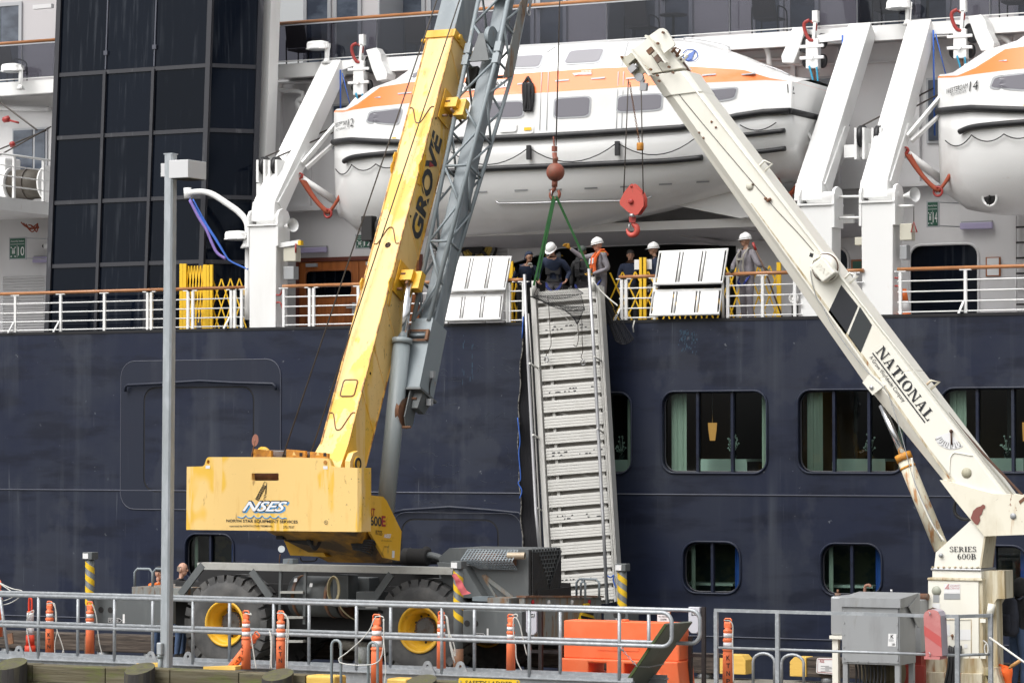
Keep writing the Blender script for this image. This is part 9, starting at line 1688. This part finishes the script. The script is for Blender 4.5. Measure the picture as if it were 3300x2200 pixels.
def epaul(t, loc):
 for s in (-1, 1):
  for j in range(3): h = MB(); h.beam(loc((s * (.13 + .022 * j), -.02, 1.505 - .006 * j)), loc((s * (.13 + .022 * j), .05, 1.50 - .006 * j)), .010, .008); obj('rank_stripe', h, M['yelgate'], t)
def tol(w, feet, ang, H):
 F = V((math.cos(R(ang)), math.sin(R(ang)), 0)); r = V((F.y, -F.x, 0)); d = (V(w) - V(feet)) * (1.76 / H); return (d.dot(r), d.dot(F), d.z)
cam_a = -63.0
def x1(t, loc, strap, J, hp, k): glasses(t, hp, k)
f1 = ft(1690, 1000, YS + .75)
person('crew member in a dark hood and jacket with pale gloves, left of the gangway top', f1, -40, 1.66, dict(wl=tol(P(1712, 856, YS + .36), f1, -40, 1.66), el=(-.20, .22, 1.14), wr=(.22, .30, 1.0)), 'navy', 'black', 'glove', SK2, 10, 15, 'hood', hunch=.35, bulk=1.1, extra=x1)
def x2(t, loc, strap, J, hp, k): vestof(t, loc, strap, J, hp, k, 'black'); harness(t, loc, strap, J, hp, k, 'black'); epaul(t, loc)
person('officer in a navy jacket and white helmet looking down at the gangway', ft(1787, 1000, YS + .42), cam_a - 12, 1.80, dict(el=(-.33, .06, 1.15), wl=(-.30, .26, .98), er=(.32, .06, 1.15), wr=(.28, .24, .98)), 'navy', 'dgrey', 'skin', SK, -14, 40, 'helmet', hunch=.46, bulk=1.12, extra=x2)
def x3(t, loc, strap, J, hp, k): vestof(t, loc, strap, J, hp, k, 'black'); harness(t, loc, strap, J, hp, k, 'black')
person('crew member in a grey knitted cap behind the two helmeted officers', ft(1880, 1000, YS + .95), cam_a - 10, 1.74, None, 'black', 'dgrey', 'glove', SK2, -20, 25, 'beanie', hunch=.12, extra=x3)
def x4(t, loc, strap, J, hp, k): vestof(t, loc, strap, J, hp, k, 'vest', True); harness(t, loc, strap, J, hp, k, 'belt'); epaul(t, loc); glasses(t, hp, k)
person('officer in an orange life vest and white helmet raising a yellow gloved hand', ft(1938, 1000, YS + .45), 222, 1.84, dict(sr=(.20, .03, 1.45), er=(.34, .28, 1.40), wr=(.36, .55, 1.60), el=(-.30, -.06, 1.16), wl=(-.12, .22, 1.06)), 'grey', 'dgrey', 'ygl', SK, -20, 12, 'helmet', hunch=.06, bulk=1.05, extra=x4)
person('dark haired man in dark clothes standing back behind the yellow gate', ft(2032, 1000, YS + 1.9), cam_a, 1.70, None, 'navy', 'black', 'skin', SK2, 5, 5, 'hair', group='crew on the promenade')
def x6(t, loc, strap, J, hp, k): harness(t, loc, strap, J, hp, k, 'black')
person('white helmeted crew member half hidden behind the right slatted panel', ft(2112, 1000, YS + 1.2), 200, 1.76, None, 'navy', 'dgrey', 'glove', SK2, 0, 5, 'helmet', extra=x6)
def x7(t, loc, strap, J, hp, k): harness(t, loc, strap, J, hp, k, 'belt'); glasses(t, hp, k)
p7 = ft(2408, 1000, YS + .55)
person('man in grey overalls and white helmet at the railing holding a red tipped pole', p7, 238, 1.84, dict(wl=tol(P(2458, 860, YS + .36), p7, 238, 1.84), wr=tol(P(2360, 872, YS + .12), p7, 238, 1.84), el=(-.40, .02, 1.16), er=(.33, .10, 1.16)), 'grey', 'grey', 'beanie', SK2, -50, 5, 'helmet', bulk=1.08, extra=x7)
t = thing('boat_hook', 'brown pole with a red tip held by the man in grey overalls', 'pole', P(2520, 1020, YS + .3)); m = MB(); m.tube([P(2428, 790, YS + .32), P(2462, 862, YS + .3), P(2520, 1020, YS + .3)], .018, 7); obj('shaft', m, mat('brown_pole', (0.10, 0.055, 0.035), 0.6), t); m = MB(); m.tube([P(2426, 782, YS + .32), P(2436, 806, YS + .32)], .028, 7); obj('red_tip', m, M['redp'], t)
def gf(u, v, y): p = P(u, v, y); return V((p.x, p.y, 0))
person('bald man in a black jacket and jeans standing behind the yellow crane', gf(582, 1850, 49.1), 10, 1.84, None, 'black', 'jeans', 'skin', SK, 0, 5, 'bald', group='people on the wharf', bulk=1.1)
def xo(t, loc, strap, J, hp, k): glasses(t, hp, k)
person('man in an orange hooded jacket and dark cap, half hidden by the lamp post', gf(508, 1850, 49.1), 10, 1.75, None, 'orange', 'jeans', 'skin', SK, 0, 5, 'cap', group='people on the wharf', bulk=1.15, extra=xo)
def xp(t, loc, strap, J, hp, k):
 h = MB(); h.loft([[loc((.17 * g * math.cos(a_), -.20 + .10 * g * math.sin(a_), z)) for a_ in [j * math.pi / 7 for j in range(14)]] for z, g in ((.88, .7), (.95, 1.05), (1.2, 1.1), (1.42, .85), (1.48, .5))]); b_ = obj('backpack', h, CL['pack'], t)
 h = MB(); h.loft([[loc((.12 * g * math.cos(a_), -.29 + .05 * g * math.sin(a_), z)) for a_ in [j * math.pi / 6 for j in range(12)]] for z, g in ((.95, .8), (1.0, 1.0), (1.18, 1.0), (1.22, .8))]); obj('pocket', h, CL['pack'], b_)
 for s in (-1, 1): strap('shoulder_strap', [(.11 * s, -.12, 1.44), (.12 * s, .02, 1.50), (.12 * s, .15, 1.36), (.12 * s, .12, 1.1)], .05, CL['pack'])
person('walker in a black hooded jacket with a dark backpack at the right edge', gf(3284, 1860, 49.0), 60, 1.86, dict(wl=(-.30, .06, .88), el=(-.30, -.04, 1.14)), 'black', 'jeans', 'skin', SK, 0, 0, 'hoodb', group='people on the wharf', bulk=1.2, extra=xp)
# ================================================================ smaller fittings
p = P(1200, 735, YS + .3); t = thing('searchlight', 'black searchlight under the bow of lifeboat 12, beside the yellow boom', 'searchlight', P(1200, 785, YS + .4))
m = MB(); m.lathe([(.16, 0), (.22, .08), (.22, .30), (.16, .34)], p + V((.1, 0, 0)), (1, .3, 0), 20); obj('lamp_drum', m, M['dark'], t); obj('control_box', MB().box(p + V((-.22, -.12, -.28)), p + V((.05, .12, .26))), M['dark'], t, bevel=.02); obj('bracket', MB().box(p + V((-.05, -.04, -.45)), p + V((.05, .04, -.28))), M['dark'], t)
p = P(2570, 694, YS + .3); t = thing('smoke_float', 'red smoke float on the left twin davit pillar', 'float', p - V((0, 0, .12))); m = MB(); m.ball(p, .17, .14, .12); obj('float_body', m, M['redp'], t); obj('holder', MB().box(p + V((.05, -.08, -.10)), p + V((.26, .08, -.0))), M['greybox'], t)
p = P(960, 786, YS + .2); t = thing('release_handle', 'yellow tipped release bracket on the first davit pillar', 'bracket', p - V((0, 0, .1))); m = MB(); m.beam(P(898, 792, YS + .2), P(968, 780, YS + .2), .08, .10); obj('arm', m, M['white'], t); obj('yellow_tip', MB().box(P(960, 790, YS + .14), P(978, 776, YS + .26)), M['yelgate'], t); m = MB(); m.tube([P(953, 785, YS + .13), P(953, 815, YS + .13)], .02, 6); obj('red_pull', m, M['redp'], t)
a, b, c, d = prect(2044, 836, 2100, 868, YS + .85); o = obj('paper_notice', MB().box((a, YS + .85, b), (c, YS + .86, d)), M['signw'], None, 'white paper notice on the tall yellow gate post', 'notice')
p = P(2562, 1030, YS + .6); t = thing('hydrant', 'dark fire hydrant with a pale wheel at the foot of the left twin davit pillar', 'hydrant', (p.x, p.y, ZD)); m = MB(); m.cyl((p.x, p.y, ZD), (p.x, p.y, ZD + .42), .07, n=12); obj('riser', m, M['dark'], t); m = MB(); m.torus((p.x, p.y - .06, ZD + .52), (0, 1, 0), .09, .025, 14, 6); m.ball((p.x, p.y, ZD + .50), .08); obj('hand_wheel', m, M['white'], t)
for i, v in enumerate((634, 702)):
 a, b = P(2705, v, YS + .35), P(2785, v - 1, YS + .35); m = MB(); m.tube([a, b], .028, 7); obj('strut', m, M['white'], None, ['upper white strut between the twin davit pillars', 'lower white strut between the twin davit pillars'][i], 'strut')
m = MB(); m.cbox(jx(1528, 250, .02), .20, .22, .34, ex=(1, 0, 0), ez=JA, ey=JN); obj('jib_counter_block', m, M['dark'], crane)
p = P(142, 793, YW - .8); t = thing('security_camera', 'small white security camera on the bulkhead left of the glass tower', 'camera', p - V((0, 0, .05))); m = MB(); m.cyl(p, p + V((.14, .05, 0)), .06, n=12); obj('camera_body', m, M['white'], t); m = MB(); m.ball(p, .05); obj('lens', m, M['dark'], t)
for i, (u0, v0, u1, v1, r) in enumerate(((880, 268, 1150, 255, .05), (2320, 200, 2640, 183, .04), (2330, 222, 2900, 196, .02), (-50, 345, 160, 352, .07))):
 y = YB + .7; m = MB(); m.tube([P(u0, v0, y), P(u1, v1, y)], r, 8); obj('ceiling_pipe', m, M['white2'], ship)
for u in (905, 1000, 2560, 2700, 2960, 3120, 3260): p = P(u, 300, YW - .02); m = MB(); m.box((p.x - .05, YW - .12, ZD + 3.1), (p.x + .05, YW - .001, zfb)); obj('wall_stiffener', m, M['white2'], ship)
slab('wall_ledge', (XL, YW - .25, ZD + 3.0), (XR, YW - .001, ZD + 3.1), M['white2'])
for u, v in ((310, 20), (120, 25)):
 p = P(u if u < 200 else 128, v, YB + .6);
m = MB(); a = P(105, 30, YB + .6); m.box(a, a + V((.55, .12, .10))); obj('balcony_lamp', m, M['white2'], ship)
M['scrape'] = mat('blue_scrape', (0.025, 0.06, 0.10), 0.7); M['scrapew'] = mat('pale_scrape', (0.055, 0.062, 0.078), 0.8)
random.seed(21)
m = MB(); m2 = MB()
def flake(mb, u, v, w, h):
 mb.flat([P(u + random.uniform(-w, w) * .3, v, YS - .003), P(u + w, v + h * .2, YS - .003), P(u + w * .7, v + h, YS - .003), P(u - w * .3, v + h * .8, YS - .003)])
for k in range(46): flake(m, 2205 + random.gauss(0, 9), 1060 + abs(random.gauss(0, 34)), random.uniform(.8, 3), random.uniform(3, 15))
for k in range(26): flake(m, 2236 + random.gauss(0, 6), 1062 + abs(random.gauss(0, 30)), random.uniform(.8, 3), random.uniform(3, 14))
for k in range(16): flake(m, 1492 + random.choice((0, 28)) + random.gauss(0, 2), 1075 + random.uniform(0, 150), random.uniform(.8, 2), random.uniform(6, 22))
o = obj('blue_scrapes', m, M['scrape'], ship); o['kind'] = 'stuff'
for k in range(60):
 u, v = random.uniform(1330, 1660), random.uniform(1080, 1640)
 pts = []; an = random.uniform(-.9, .9)
 for j in range(random.randint(4, 9)): pts.append(P(u, v, YS - .001)); u += 5 * math.cos(an) + random.uniform(-2, 2); v += 5 * math.sin(an) * .7 + random.uniform(-3, 3); an += random.uniform(-.6, .6)
 m2.tube(pts, .003, 3, cap=False)
o = obj('paint_cracks', m2, M['scrapew'], ship); o['kind'] = 'stuff'
